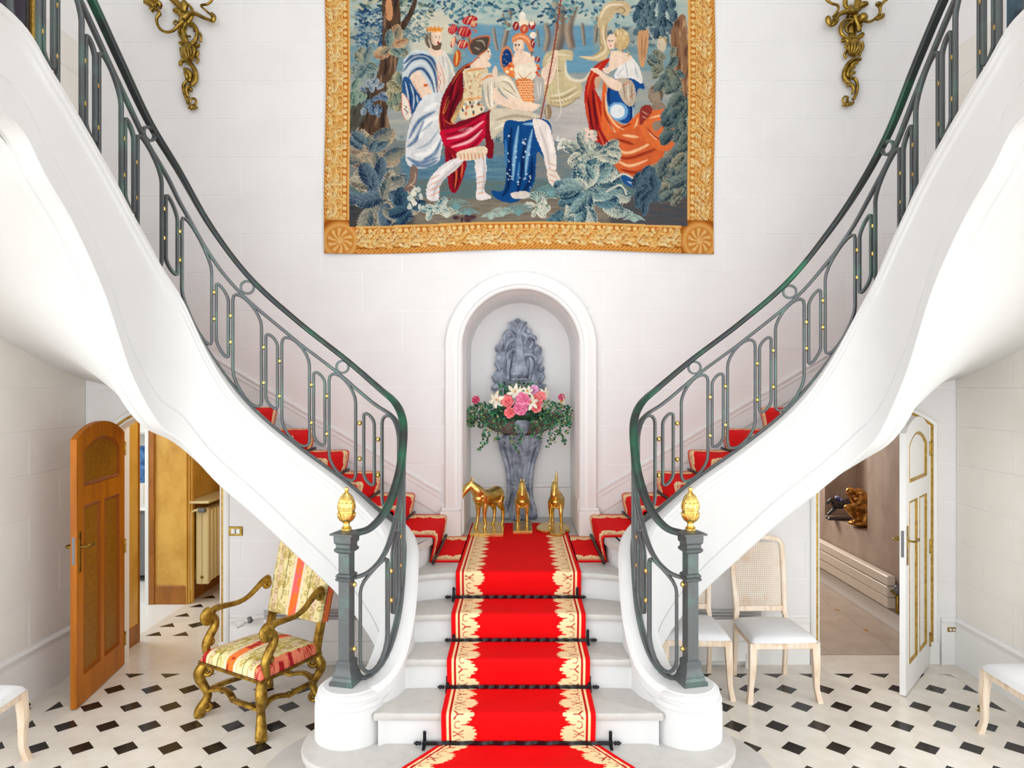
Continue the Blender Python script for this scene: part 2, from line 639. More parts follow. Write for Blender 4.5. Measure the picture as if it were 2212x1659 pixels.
# ------------------------------------------------------------------ niche
n_d = 6.66
w = MB()
arc = [NX0 + (NX1 - NX0) * (0.5 - 0.5 * math.cos(PI * k / 40)) for k in range(41)]
outl = [(NX0, LAND)] + [(NX0, NZS)] + [(x, NI[2](x)) for x in arc[1:-1]] + [(NX1, NZS), (NX1, LAND)]
cxn = (NX0 + NX1) / 2
P, Q = [], []
secs = [(YB + .0, 1.0), (YB + .06, 1.0), (YB + .075, .985), (n_d - .10, .975), (n_d, .965)]
for yy, sc in secs:
    for x, z in outl:
        P.append(Vector((cxn + (x - cxn) * sc, yy, z if z <= LAND + .001 else NZS + (z - NZS) * sc if z > NZS else z)))
nn_ = len(outl)
for i in range(len(secs) - 1):
    for k in range(nn_ - 1):
        Q.append((i * nn_ + k, i * nn_ + k + 1, (i + 1) * nn_ + k + 1, (i + 1) * nn_ + k))
w.add(P, Q)
niche = struct(w.build('wall_niche', M_NICHE, None, 30))
MB().bx(-.55, .58, n_d, n_d + .05, LAND - .05, 3.25).build('niche_back', M_JOINT, niche)
# stone courses on the niche back
zz = [LAND + .30, 1.50, 1.79, 2.12, 2.44, 2.76, 3.02, 3.14]
tb = arch_top(cxn - .478, cxn + .478, NZS, .4779)
zz = [LAND + .335, 1.73, 2.03, 2.345, 2.66, 2.93, 3.16]
for a, b_ in zip(zz[:-1], zz[1:]):
    X0 = .476
    xs = [-X0 + 2 * X0 * k / 30 for k in range(31)]
    hi = lambda x: min(b_ - .003, (tb(cxn + x) if True else 9) - .002)
    xs = [x for x in xs if hi(x) > a + .01]
    if len(xs) > 1:
        MB().strip(xs, lambda x: a + .003, hi, lambda x, z, d: Vector((cxn + x, n_d - d, z)), 0, .004).build('stone_block', M_NICHE, niche)
# skirting in the niche with its bead
MB().bx(-.47, .51, n_d - .02, n_d, LAND, LAND + .29, .004).build('niche_skirting', M_NICHE, niche)
MB().bx(-.47, .51, n_d - .028, n_d, LAND + .29, LAND + .33, .006).build('niche_skirting_bead', M_NICHE, niche)
for sgn in (-1, 1):
    x = cxn + sgn * .495
    MB().bx(x - .012, x + .012, YB + .02, n_d - .02, LAND, LAND + .30, .008).build('niche_skirting', M_NICHE, niche)
# moulded frame around the niche (built in voussoir pieces left and right)
def niche_frame():
    R0 = (NX1 - NX0) / 2
    prof = [(0.0, 0.0), (0.0, .035), (.012, .045), (.022, .045), (.024, .038), (.034, .038), (.036, .055), (.05, .060), (.075, .056),
            (.115, .046), (.135, .046), (.137, .03), (.150, .022), (.156, 0)]
    pts = []
    pts.append((cxn - R0, LAND + .23, -1, 0)); pts.append((cxn - R0, NZS, -1, 0))
    for k in range(1, 40):
        a = PI - PI * k / 40
        pts.append((cxn + R0 * math.cos(a), NZS + R0 * math.sin(a), math.cos(a), math.sin(a)))
    pts.append((cxn + R0, NZS, 1, 0)); pts.append((cxn + R0, LAND + .23, 1, 0))
    path = [(Vector((x, YB, z)), Vector((nx, 0, nz)), Vector((0, -1, 0))) for x, z, nx, nz in pts]
    m = MB().sweep(path, prof, True)
    return struct(m.build('trim_1', M_WHITEP, None, 35))
nf = niche_frame()
for sgn in (-1, 1):
    x = cxn + sgn * (.495 + .085)
    b = MB().bx(x - .095, x + .08, YB - .075, YB, LAND, LAND + .215, .004)
    b.bx(x - .088, x + .075, YB - .068, YB, LAND + .215, LAND + .24, .006)
    if sgn > 0: pass
    b.build('frame_plinth', M_WHITEP, nf)
# ------------------------------------------------------------------ stair geometry (left flight; the right one is its mirror with small level differences)
# control points of the balustrade: u = |x|, y, z of bottom rail, z of handrail, z of string underside
CTRL = [
    (0.950, 4.00, 0.660, 1.500, 0.30), (0.860, 4.02, 0.667, 1.527, 0.30), (0.780, 4.10, 0.759, 1.630, 0.30),
    (0.735, 4.24, 0.952, 1.810, 0.30), (0.735, 4.40, 1.190, 1.985, 0.30), (0.760, 4.55, 1.335, 2.128, 0.30),
    (0.830, 4.68, 1.420, 2.235, 0.34), (0.950, 4.75, 1.490, 2.331, 0.57), (1.190, 4.76, 1.694, 2.535, 0.88),
    (1.500, 4.70, 1.941, 2.789, 1.208), (1.790, 4.62, 2.217, 3.070, 1.520), (2.020, 4.55, 2.548, 3.397, 1.753),
    (2.180, 4.44, 2.900, 3.735, 1.977), (2.280, 4.27, 3.120, 3.985, 2.110), (2.330, 4.05, 3.360, 4.254, 2.400),
    (2.360, 3.83, 3.585, 4.490, 2.840), (2.380, 3.60, 3.785, 4.700, 3.160), (2.390, 3.40, 3.935, 4.850, 3.355),
    (2.400, 3.20, 4.070, 4.980, 3.550), (2.400, 2.80, 4.080, 5.000, 3.560), (2.400, 2.20, 4.080, 5.000, 3.560), (2.400, 1.60, 4.080, 5.000, 3.560)]
DZ_R = [0, 0, 0, 0, 0, 0, 0, 0, -.006, -.016, -.031, -.058, -.115, -.075, -.01, .02, .02, .02, .02, .02, .02, .02]

class Flight:
    def __init__(s, right):
        s.right = right
        C = []
        for c, d in zip(CTRL, DZ_R):
            d = d if right else 0.0
            C.append((-c[0], c[1], c[2] + d, c[3] + d, c[4] + (d if c[4] > .35 else 0)))
        A = np.array(spline(C, 14))
        ds = np.hypot(np.diff(A[:, 0]), np.diff(A[:, 1]))
        s.S = np.concatenate([[0], np.cumsum(ds)])
        s.A = A
        s.len = s.S[-1]
    def g(s, t, k):
        return float(np.interp(t, s.S, s.A[:, k]))
    def xy(s, t): return Vector((s.g(t, 0), s.g(t, 1), 0))
    def tan(s, t):
        e = .03
        return (s.xy(min(t + e, s.len)) - s.xy(max(t - e, 0))).normalized()
    def nrm(s, t):
        d = s.tan(t)
        return Vector((-d.y, d.x, 0))          # away from the steps
    def zb(s, t): return s.g(t, 2)
    def gap(s, t): return s.g(t, 3) - s.g(t, 2)
    def slope(s, t): return (s.zb(min(t + .06, s.len)) - s.zb(max(t - .06, 0))) / .12
    def subv(s, t):
        v = s.gap(t) - .112 * math.sqrt(1 + min(s.slope(t), 1.5) ** 2)
        k = max(0.0, 1 - t / .45)
        return v - .15 * k * k * (3 - 2 * k)
    def pt(s, t, v, off=0.0):
        p = s.xy(t)
        if off: p = p + s.nrm(t) * off
        p.z = s.zb(t) + v
        return p
    def half(s, t):
        k = max(0.0, 1 - t / .42)
        return .088 + .085 * k * k
    def find_s(s, z):
        zz = s.A[:, 2]
        i = int(np.argmax(zz >= z))
        if i == 0: return 0.0
        f = (z - zz[i - 1]) / max(zz[i] - zz[i - 1], 1e-6)
        return float(s.S[i - 1] + f * (s.S[i] - s.S[i - 1]))
    def out(s, b):
        return b.mirror_x() if s.right else b

FL = [Flight(False), Flight(True)]
NK = 16
def outer_pts():
    return [(-.61, YB), (-.878, YB), (-1.158, YB), (-1.432, YB), (-1.714, YB), (-2.03, YB), (-2.42, YB), (-2.85, YB), (-3.32, YB),
            (XL, 5.45), (XL, 4.92), (XL, 4.5), (XL, 4.1), (XL, 3.75), (XL, 3.45), (XL, 3.2)]

stairs = thing('double_staircase', (0, 4.2, 0), 'white stone double staircase splitting left and right under the tapestry', 'staircase')

# --- lowest two steps with round ends, then the straight central steps and the landing
def round_step(yc, r, xc, y_back, n=20, ry=None):
    """plan polygon of a step with half-round ends (front edge straight)"""
    P = []
    for k in range(n + 1):
        a = PI / 2 + PI * k / n
        P.append((-xc + r * math.cos(a), yc + (ry or r) * math.sin(a)))
    for k in range(n + 1):
        a = -PI / 2 + PI * k / n
        P.append((xc + r * math.cos(a), yc + (ry or r) * math.sin(a)))
    return P
def inset(P, d):
    c = np.mean(np.array(P), axis=0)
    out = []
    n = len(P)
    for i in range(n):
        a, b = np.array(P[i - 1]), np.array(P[(i + 1) % n])
        t = b - a
        t = t / (np.linalg.norm(t) + 1e-9)
        nn = np.array([-t[1], t[0]])
        p = np.array(P[i]) + nn * d
        out.append(tuple(p))
    return out
def plan_prism(b, P, z0, z1):
    return b.prism(P, lambda a, c, d: Vector((a, c, d)), z0, z1)
def slab_step(P, z1, rise=.18, th=.042, nose=.025):
    """tread slab with a rounded nosing + recessed riser block"""
    st = MB()
    plan_prism(st, inset(P, nose), z1 - rise, z1 - th)
    riser = st
    t = MB()
    n = len(P)
    rings = [(nose * .9, z1 - th), (.004, z1 - th), (0, z1 - th + .008), (0, z1 - .012), (.004, z1 - .004), (.012, z1)]
    V, Q = [], []
    for d, z in rings:
        V += [Vector((x, y, z)) for x, y in inset(P, d)]
    for i in range(len(rings) - 1):
        for k in range(n):
            Q.append((i * n + k, i * n + (k + 1) % n, (i + 1) * n + (k + 1) % n, (i + 1) * n + k))
    Q.append(tuple((len(rings) - 1) * n + k for k in range(n)))
    t.add(V, Q)
    return riser, t
def put_step(P, z1, **kw):
    r, t = slab_step(P, z1, **kw)
    o = r.build('step', M_PLASTER, stairs, 30)
    t.build('tread', M_TREAD, o, 30)
    return o
put_step(round_step(3.90, .50, .95, 5, ry=.58), LEV[1])
put_step(round_step(3.90, .272, .935, 5, ry=.318), LEV[2])
def straight_step(yf, bow, w, z1):
    xs = [-w + 2 * w * k / 24 for k in range(25)]
    P = [(x, yf - bow * (abs(x) / w) ** 5) for x in xs]
    P += [(w, 4.75), (-w, 4.75)]
    return put_step(P, z1)
straight_step(3.817, 0.0, .80, LEV[3])
straight_step(4.116, 0.012, .72, LEV[4])
straight_step(4.385, 0.045, .72, LEV[5])
# landing: front edge bowed, reaches the niche
xs = [-.76 + 1.52 * k / 24 for k in range(25)]
P = [(x, 4.70 - .16 * (abs(x) / .76) ** 5) for x in xs] + [(.95, 4.9), (.95, YB), (NX1 + .0, YB), (NX1, n_d), (NX0, n_d), (NX0, YB), (-.95, YB), (-.95, 4.9)]
P2 = [(x, 4.70 - .16 * (abs(x) / .76) ** 5) for x in xs] + [(.76, 4.9), (.76, YB - .002), (-.76, YB - .002), (-.76, 4.9)]
put_step(P2, LEV[6])
MB().bx(NX0 + .001, NX1 - .001, YB - .003, n_d, LAND - .05, LAND).build('niche_sill', M_TREAD, stairs)
MB().bx(-.70, .70, 4.76, YB - .01, 0, LAND - .19).build('landing_base', M_PLASTER, stairs)

# --- flights
for fi, F in enumerate(FL):
    sg = 1 if F.right else -1
    XW = XR if F.right else -XL          # distance of the side wall
    dzR = 0.0
    outer = [(-XW if abs(x - XL) < 1e-6 else x, y) for x, y in outer_pts()]
    lev = [LEV[7] + .18 * k for k in range(NK)]
    inn_s = [F.find_s(L + .08) for L in lev]
    def inner(k):
        p = F.pt(inn_s[k], 0, -.06)
        return (p.x, p.y)
    # steps
    for k in range(NK):
        z = lev[k]
        nose_poly = []
        s0 = inn_s[k]
        if k == 0:
            near = [outer[0], (-.61, 5.0), (-.635, 4.86), (-.69, 4.72), (-.745, 4.60)]
            s0 = F.find_s(1.33)
        else:
            near = [outer[k], inner(k)]
        if k < NK - 1:
            s1 = inn_s[k + 1]
            far_o, far_i = outer[k + 1], inner(k + 1)
        else:
            s1 = F.len
            far_o = (-XW, 1.6); far_i = (F.xy(s1).x - .06, 1.6)
        # overlap under the next step
        mid = []
        ns = max(2, int((s1 - s0) / .05))
        for q in range(1, ns):
            p = F.pt(s0 + (s1 - s0) * q / ns, 0, -.06)
            mid.append((p.x, p.y))
        corner = [(-XW, YB)] if (outer[k][1] == YB and far_o[1] != YB) else []
        poly = near + mid + [far_i, far_o] + corner
        # tread slab with nosing + riser
        b = MB()
        plan_prism(b, poly, z - .05, z)
        r = MB()
        dirn = Vector((far_o[0] - near[0][0], far_o[1] - near[0][1], 0))
        if k == 0:
            dirn = Vector((-1, 0, 0))
        dirn = dirn.normalized() * .03
        rp = [(a + dirn.x, c + dirn.y) for a, c in near]
        if k == 0:
            rp = [(a - .028, c + .012) for a, c in near]
        V = [Vector((a, c, zz)) for zz in (z - .18, z - .045) for a, c in rp] + [Vector((a + dirn.x, c + dirn.y, zz)) for zz in (z - .18, z - .045) for a, c in rp]
        m_ = len(rp)
        Q = [(i, i + 1, m_ + i + 1, m_ + i) for i in range(m_ - 1)] + [(2 * m_ + i, 3 * m_ + i, 3 * m_ + i + 1, 2 * m_ + i + 1) for i in range(m_ - 1)]
        r.add(V, Q)
        so = F.out(r).build('step', M_PLASTER, stairs, 30)
        F.out(b).build('tread', M_TREAD, so, 30)

    # string (the solid side wall that carries the balustrade)
    ts = [F.len * q / 150 for q in range(151)]
    V, Q = [], []
    for t in ts:
        h = F.half(t)
        zt = F.zb(t) - .012
        z0 = F.g(t, 4)
        fc = max(z0 + .05, zt - .13)
        band = .17 if z0 > .36 else .0
        prof = [(-h + .012, min(z0, zt - .2)), (-h + .012, zt - .105), (-h - .004, zt - .085), (-h - .010, zt - .03), (-h + .002, zt - .012), (-h + .02, zt),
                (h - .02, zt), (h - .002, zt - .012), (h + .014, zt - .028), (h + .014, zt - .06), (h + .004, zt - .07), (h + .002, zt - .10), (h - .010, zt - .118),
                (h - .012, zt - .135),
                (h - .012, z0 + band + .012), (h - .018, z0 + band + .006), (h - .018, z0 + band), (h - .012, z0 + band - .006), (h - .010, z0 + .012), (h - .022, z0),
                (h - .10, z0), (h - .106, z0 + .010), (h - .114, z0 + .010), (h - .12, z0)]
        p, n = F.xy(t), F.nrm(t)
        for a, z in prof:
            q_ = p + n * a
            V.append(Vector((q_.x, q_.y, z)))
    kp = len(prof)
    for i in range(len(ts) - 1):
        for k in range(kp):
            Q.append((i * kp + k, i * kp + (k + 1) % kp, (i + 1) * kp + (k + 1) % kp, (i + 1) * kp + k))
    Q.append(tuple(range(kp - 1, -1, -1)))
    F.out(MB().add(V, Q)).build('string_wall', M_PLASTER, stairs, 32)
    # round pedestal under the newel
    pr = [(.200, .30), (.200, .538), (.190, .545), (.190, .556), (.197, .562), (.199, .575), (.194, .588), (.180, .594), (.180, .604), (.186, .610), (.184, .624), (.170, .636), (.158, .640), (.154, .648), (0, .648)]
    F.out(MB().lathe(pr, 48, (-.960, 3.965, 0))).build('pedestal', M_PLASTER, stairs, 32)

    # soffit between the string underside and the walls
    kk = np.linspace(0, NK - 1 + 1.0, 86)
    iS = inn_s + [F.len]
    oX = [o_[0] for o_ in outer] + [-XW]
    oY = [o_[1] for o_ in outer] + [1.6]
    oL = lev + [lev[-1]]
    V, NV = [], 13
    for k in kk:
        s_ = float(np.interp(k, range(NK + 1), iS))
        ip = F.pt(s_, 0, F.half(s_) - .12)
        ip.z = F.g(s_, 4) + .004
        ox, oy = float(np.interp(k, range(NK + 1), oX)), float(np.interp(k, range(NK + 1), oY))
        if 8 < k < 9:
            f_ = k - 8
            L1, L2 = XW - 3.32, YB - 5.45
            d_ = f_ * (L1 + L2)
            ox, oy = (-3.32 - d_, YB) if d_ < L1 else (-XW, YB - (d_ - L1))
        oz = float(np.interp(k, range(NK + 1), oL)) - .39
        if k > NK - 4: oz = min(oz, 3.58)
        oz = max(oz, .5)
        for q in range(NV):
            t = q / (NV - 1)
            e = t
            bulge = -.05 * math.sin(PI * t) * min(1, max(0, (k - 4) / 6))
            V.append(Vector((ip.x + (ox - ip.x) * e, ip.y + (oy - ip.y) * e, ip.z + (oz - ip.z) * (1 - (1 - t) ** 2.0))))
    F.out(MB().grid(V, NV, len(kk))).build('soffit', M_PLASTER, stairs, 60)

    # skirting that climbs the back wall beside the steps
    tr = MB()
    p0, p1 = Vector((-.655, YB, 1.452)), Vector((-2.06, YB, 2.285))
    d_ = (p1 - p0)
    pts = [p0, p1, p1 + Vector((-.5, 0, .30)), Vector((-3.3, YB, 3.02))]
    for th, lo_, hi_ in ((.014, -.20, -.058), (.020, -.058, -.046), (.017, -.046, -.014), (.026, -.014, 0)):
        V, Q = [], []
        for p in pts:
            V += [p + Vector((0, -th, hi_)), p + Vector((0, -th, lo_)), p + Vector((0, .0, lo_)), p + Vector((0, 0, hi_))]
        for i in range(len(pts) - 1):
            for k in range(4):
                Q.append((i * 4 + k, i * 4 + (k + 1) % 4, i * 4 + 4 + (k + 1) % 4, i * 4 + 4 + k))
        Q.append((0, 1, 2, 3))
        tr.add(V, Q)
    struct(F.out(tr).build('trim_2' if not F.right else 'trim_3', M_STONE, None))

# ------------------------------------------------------------------ balustrades
def balustrade(F):
    right = F.right
    mx = (lambda p: Vector((-p.x, p.y, p.z))) if right else (lambda p: p)
    root = thing('balustrade', mx(Vector((-.96, 3.97, .648))),
                 'wrought iron balustrade with looped bars and brass beads on the ' + ('right' if right else 'left') + ' flight', 'balustrade',
                 'balustrades of the staircase')
    def B(b, name, m, parent=None, sm=35):
        if right: b.mirror_x()
        return b.build(name, m, parent or root, sm)
    ts = [0.02 + (F.len - .02) * q / 260 for q in range(261)]
    # handrail: moulded section
    V, Q = [], []
    prof = [(-.026, -.016), (-.018, -.022), (.018, -.022), (.026, -.016), (.026, -.004), (.022, .006), (.012, .013), (-.012, .013), (-.022, .006), (-.026, -.004)]
    tw = [F.pt(t, F.gap(t)) for t in ts]
    tw.insert(0, Vector((-.968, 3.992, tw[0].z - .006)))
    hts = [ts[0]] + ts
    T, _ = frames(tw)
    for i, t in enumerate(hts):
        n = F.nrm(t)
        up = n.cross(T[i])
        if up.z < 0: up = -up
        V += [tw[i] + n * a + up * c for a, c in prof]
    kp = len(prof)
    for i in range(len(hts) - 1):
        for k in range(kp):
            Q.append((i * kp + k, i * kp + (k + 1) % kp, (i + 1) * kp + (k + 1) % kp, (i + 1) * kp + k))
    B(MB().add(V, Q), 'handrail', M_IRONG)
    def rail(vf, w, d, name):
        P = [F.pt(t, vf(t)) for t in ts]
        N = [F.nrm(t) for t in ts]
        P.insert(0, Vector((-.968, 3.992, P[0].z - .004))); N.insert(0, N[0])
        B(MB().bar(P, N, w, d, bev=.18), name, M_IRON)
    rail(lambda t: F.subv(t), .021, .032, 'sub_rail')
    rail(lambda t: 0.0, .018, .038, 'bottom_rail')
    # loops
    s8 = float(np.interp(1.21, -F.A[100:150, 0], F.S[100:150]))
    first = .125
    pa = (s8 - first) / 3
    centres = [first + pa * q for q in range(4)]
    while centres[-1] + .308 < F.len - .2:
        centres.append(centres[-1] + .308)
    def loop_path(c, w, v0f, v1f, n=9):
        P, N = [], []
        hw = w / 2
        hc = hw * 1.0
        pts = []
        for k in range(n + 1):
            a = PI * k / n
            pts.append((c + hw * math.cos(a), 'T', math.sin(a) * hc))
        for q in range(1, 6): pts.append((c - hw, 'L', q / 6))
        for k in range(n + 1):
            a = PI + PI * k / n
            pts.append((c + hw * math.cos(a), 'B', math.sin(a) * hc))
        for q in range(1, 6): pts.append((c + hw, 'L', 1 - q / 6))
        for s_, kd, e in pts:
            s_ = min(max(s_, 0.005), F.len)
            a_, b_ = v0f(s_), v1f(s_)
            if kd == 'T': v = b_ - hc + e
            elif kd == 'B': v = a_ + hc + e
            else: v = (b_ - hc) + ((a_ + hc) - (b_ - hc)) * e
            P.append(F.pt(s_, v)); N.append(F.nrm(s_))
        return P, N
    wd, nw = .179, .074
    for i, c in enumerate(centres):
        w_ = wd if i > 2 else wd * min(1, pa / .308)
        P, N = loop_path(c, w_, lambda s_: .010, lambda s_: F.subv(s_) - .008)
        B(MB().bar(P, N, .019, .028, True, bev=.2), 'wide_loop', M_IRON)
        if i + 1 < len(centres):
            c2 = (c + centres[i + 1]) / 2
            P, N = loop_path(c2, nw, lambda s_: .12, lambda s_: F.subv(s_) - .105)
            B(MB().bar(P, N, .019, .028, True, bev=.2), 'narrow_loop', M_IRON)
            st = min(1.0, max(0.0, (F.slope(c2) - .6) / .7))
            for sd in (-1, 1):
                a_ = c + w_ / 2 if sd < 0 else centres[i + 1] - wd / 2
                g_ = (a_ + c2 + sd * nw / 2) / 2
                for v in ((.215 + .05 * st), (.50 - .06 * st)):
                    p = F.pt(g_, v)
                    b = MB().ball(p, .016, 10, 7, (1, 1, 1.1))
                    B(b, 'brass_bead', M_GOLD, sm=180)
        if i >= 1 and i % 2 == 1:
            # ring between handrail and sub rail
            v0, v1 = F.subv(c), F.gap(c)
            n = F.nrm(c)
            t3 = (F.pt(c + .03, F.subv(c + .03)) - F.pt(c - .03, F.subv(c - .03))).normalized()
            up = n.cross(t3)
            if up.z < 0: up = -up
            ctr = (F.pt(c, v0) + F.pt(c, v1)) / 2 - Vector((0, 0, .004))
            R = .041
            P = [ctr + t3 * (R * math.cos(2 * PI * q / 28)) + up * (R * math.sin(2 * PI * q / 28)) for q in range(28)]
            B(MB().bar(P, n, .014, .026, True), 'ring', M_IRON)
    # newel post
    nx, ny, z0 = -.985, 3.965, .646
    def sq(zr, name, rot=0.0, m=M_IRON, parent=None):
        V, Q = [], []
        for r, z in zr:
            for k in range(4):
                a = PI / 4 + PI / 2 * k + rot
                V.append(Vector((nx + r * 1.4142 * math.cos(a), ny + r * 1.4142 * math.sin(a), z)))
        for i in range(len(zr) - 1):
            for k in range(4):
                Q.append((i * 4 + k, i * 4 + (k + 1) % 4, i * 4 + 4 + (k + 1) % 4, i * 4 + 4 + k))
        Q.append((3, 2, 1, 0)); Q.append(tuple((len(zr) - 1) * 4 + k for k in range(4)))
        return B(MB().add(V, Q), name, m, parent, 20)
    rt = math.radians(-14)
    np_ = sq([(.033, z0 + .02), (.033, z0 + .80)], 'newel_post', rt)
    sq([(.072, z0), (.072, z0 + .022), (.064, z0 + .03), (.058, z0 + .045), (.058, z0 + .055), (.048, z0 + .075), (.044, z0 + .10), (.046, z0 + .125), (.040, z0 + .135), (.034, z0 + .14)], 'newel_base', rt, parent=np_)
    sq([(.034, z0 + .585), (.045, z0 + .592), (.047, z0 + .602), (.040, z0 + .610), (.047, z0 + .616), (.042, z0 + .626), (.034, z0 + .632)], 'newel_collar', rt, parent=np_)
    sq([(.034, z0 + .745), (.050, z0 + .757), (.053, z0 + .770), (.044, z0 + .780), (.044, z0 + .797), (.052, z0 + .808), (.054, z0 + .838), (.052, z0 + .848), (.070, z0 + .852), (.070, z0 + .862), (.02, z0 + .874)], 'newel_capital', rt, parent=np_)
    # gilded acorn finial
    zf = z0 + .868
    fin = B(MB().lathe([(.030, zf), (.032, zf + .008), (.026, zf + .016), (.030, zf + .022), (.018, zf + .03), (.017, zf + .046), (.030, zf + .056), (.041, zf + .075), (.046, zf + .098), (.047, zf + .122), (.051, zf + .126), (.051, zf + .132),
                        (.046, zf + .136), (.047, zf + .155), (.042, zf + .180), (.030, zf + .205), (.012, zf + .222), (.008, zf + .226), (.0145, zf + .236), (.012, zf + .248), (0, zf + .253)], 28, (nx, ny, 0)), 'finial', M_GOLD, np_, 40)
    lv = MB()
    for row, (zc, rr, nlf, hh) in enumerate(((zf + .082, .043, 14, .052), (zf + .150, .046, 12, .045), (zf + .185, .036, 10, .045))):
        for k in range(nlf):
            a = 2 * PI * (k + .5 * row) / nlf
            c = Vector((nx + rr * math.cos(a), ny + rr * math.sin(a), zc))
            lv.ball(c, 1, 6, 6, (.006, rr * PI / nlf * .95, hh / 2), Matrix.Rotation(a, 3, 'Z') @ Matrix.Rotation(.42 if row == 0 else -.12 - .28 * (row - 1), 3, 'Y'))
    B(lv, 'finial_leaves', M_GOLD, fin, 60)
    # brass beads between the first loop and the newel post
    for v in (.19, .56):
        p = Vector((-.945, 3.975, z0 + v))
        B(MB().ball(p, .016, 10, 7), 'brass_bead', M_GOLD, sm=180)
    return root
for F in FL:
    balustrade(F)
# ------------------------------------------------------------------ passages behind the doors
M_YMARB = mat('yellow_marbled_wall', lin(226, 178, 84), 0.35, noise=(4.2, lin(192, 138, 44), .40, .74, (1, 1, .7)))
M_BROWN = mat('ochre_brown_trim', lin(168, 104, 24), 0.4, noise=(8, lin(130, 74, 12), .4, .7, (1, 1, .3)))
M_TAUPE = mat('taupe_wall', lin(176, 158, 144), 0.7, noise=(3.2, lin(150, 130, 116), .38, .68, (1, 1, .6)))
M_PFLOOR = mat('passage_tile', lin(186, 172, 158), 0.3, noise=(4, lin(168, 152, 138), .4, .7))
M_KWHITE = mat('kitchen_white', (0.80, 0.82, 0.82), 0.35)
M_GREYM = mat('grey_appliance', (0.16, 0.17, 0.18), 0.4, 0.3)
M_BLUE = mat('blue_water', lin(30, 80, 150), 0.15, noise=(12, lin(90, 150, 215), .4, .7))
M_RAD = mat('cream_radiator', lin(222, 204, 150), 0.4)

ph = 2.62
lp = MB()
lp.bx(-3.56, -3.478, YB + .14, 6.33, 0, ph)
wl = struct(lp.build('wall_passage', M_YMARB))
MB().bx(-3.483, -3.470, YB + .14, 6.325, 0, .17, .003).build('skirting', M_BROWN, wl)
MB().bx(-3.568, -3.470, 6.325, 6.345, 0, ph).build('corner_bead', M_BROWN, wl)
w2 = struct(MB().bx(-3.96, -3.573, 7.43, 9.9, 0, ph).build('wall_corridor', M_YMARB))
MB().bx(-3.90, -3.565, 7.415, 7.43, 0, .20, .003).build('skirting', M_BROWN, w2)
MB().bx(-3.957, -3.90, 7.405, 7.43, 0, ph, .004).build('door_casing', M_BROWN, w2)
MB().bx(-3.997, -3.957, 7.40, 7.50, 0, ph, .004).build('door_casing', M_WHITEP, w2)
for k, (x0, x1) in enumerate(((-3.585, -3.557), (-3.555, -3.535), (-3.533, -3.515))):
    MB().bx(x0, x1, 7.418 + .02 * k, 7.47 + .02 * k, 0, ph, .004).build('corner_moulding', M_YMARB, w2)
MB().bx(-3.575, -3.555, 7.5, 9.88, 0, .2, .003).build('skirting', M_BROWN, w2)
w3 = MB(); w3.bx(-4.0, -2.1, 9.88, 10.0, 0, ph); w3.bx(-2.2, -2.1, YB + .14, 9.9, 0, ph)
struct(w3.build('wall_corridor_end', M_YMARB))
w4 = MB(); w4.bx(-5.6, -3.9, 8.9, 9.0, 0, ph); w4.bx(-5.7, -5.6, 6.0, 9.0, 0, ph); w4.bx(-5.6, -3.5, 6.05, 6.12, 0, ph)
struct(w4.build('wall_kitchen', M_KWHITE))
struct(MB().bx(-5.7, -2.1, YB + .14, 10, ph, ph + .1).build('ceiling_passage', M_PLASTER))
# floor of the left passage
MB().bx(-3.57, -2.2, YB, 9.9, -.012, 0.0).build('threshold_slab', M_FLOORW, fl)
MB().bx(-5.6, -3.57, 6.1, 8.9, -.012, 0.0).build('kitchen_floor', M_KWHITE, fl)
me_tri = tile_mesh('black_triangle_tile', [(-.075, -.055), (.075, -.055), (0.0, .05)], M_FLOORB)
for px, py in ((338, 1369), (396, 1369), (367, 1350), (399, 1328), (429, 1308), (455.5, 1289)):
    Y = F_PX * CAM_H / (py - CY)
    p = at(px, py, Y)
    put(me_tri, 'black_tile', p.x, p.y, .002)
p = at(424, 1350, F_PX * CAM_H / (1350 - CY)); put(me_dia, 'black_tile', p.x, p.y, .002)

# radiator in the corridor
rd = thing('panel_radiator', (-3.45, 7.75, .19), 'cream column radiator on the corridor wall behind the brown door', 'radiator')
MB().bx(-3.50, -3.36, 7.50, 7.56, .19, 1.02, .012).build('end_panel', M_RAD, rd, 40)
MB().bx(-3.432, -3.428, 7.498, 7.50, .20, 1.01).build('seam', M_BROWN, rd)
for k in range(9):
    y = 7.575 + k * .085
    MB().bx(-3.50, -3.355, y, y + .065, .21, 1.0, .02).build('column', M_RAD, rd, 40)
MB().tube([(-3.53, 7.47, .15), (-3.53, 7.47, .92), (-3.53, 7.47, .98), (-3.49, 7.47, 1.0), (-3.40, 7.48, 1.0)], .014, 8).build('feed_pipe', M_RAD, rd, 60)
MB().tube([(-3.45, 7.47, 1.0), (-3.38, 7.47, 1.0)], .026, 10).build('valve', M_GREYM, rd, 60)
MB().ball((-3.43, 7.498, .27), .018, 10, 6, (1, .5, 1)).build('plug', M_BRASS, rd, 60)
MB().bx(-3.56, -3.33, 7.44, 8.4, 1.075, 1.10, .004).build('radiator_shelf', M_RAD, rd)
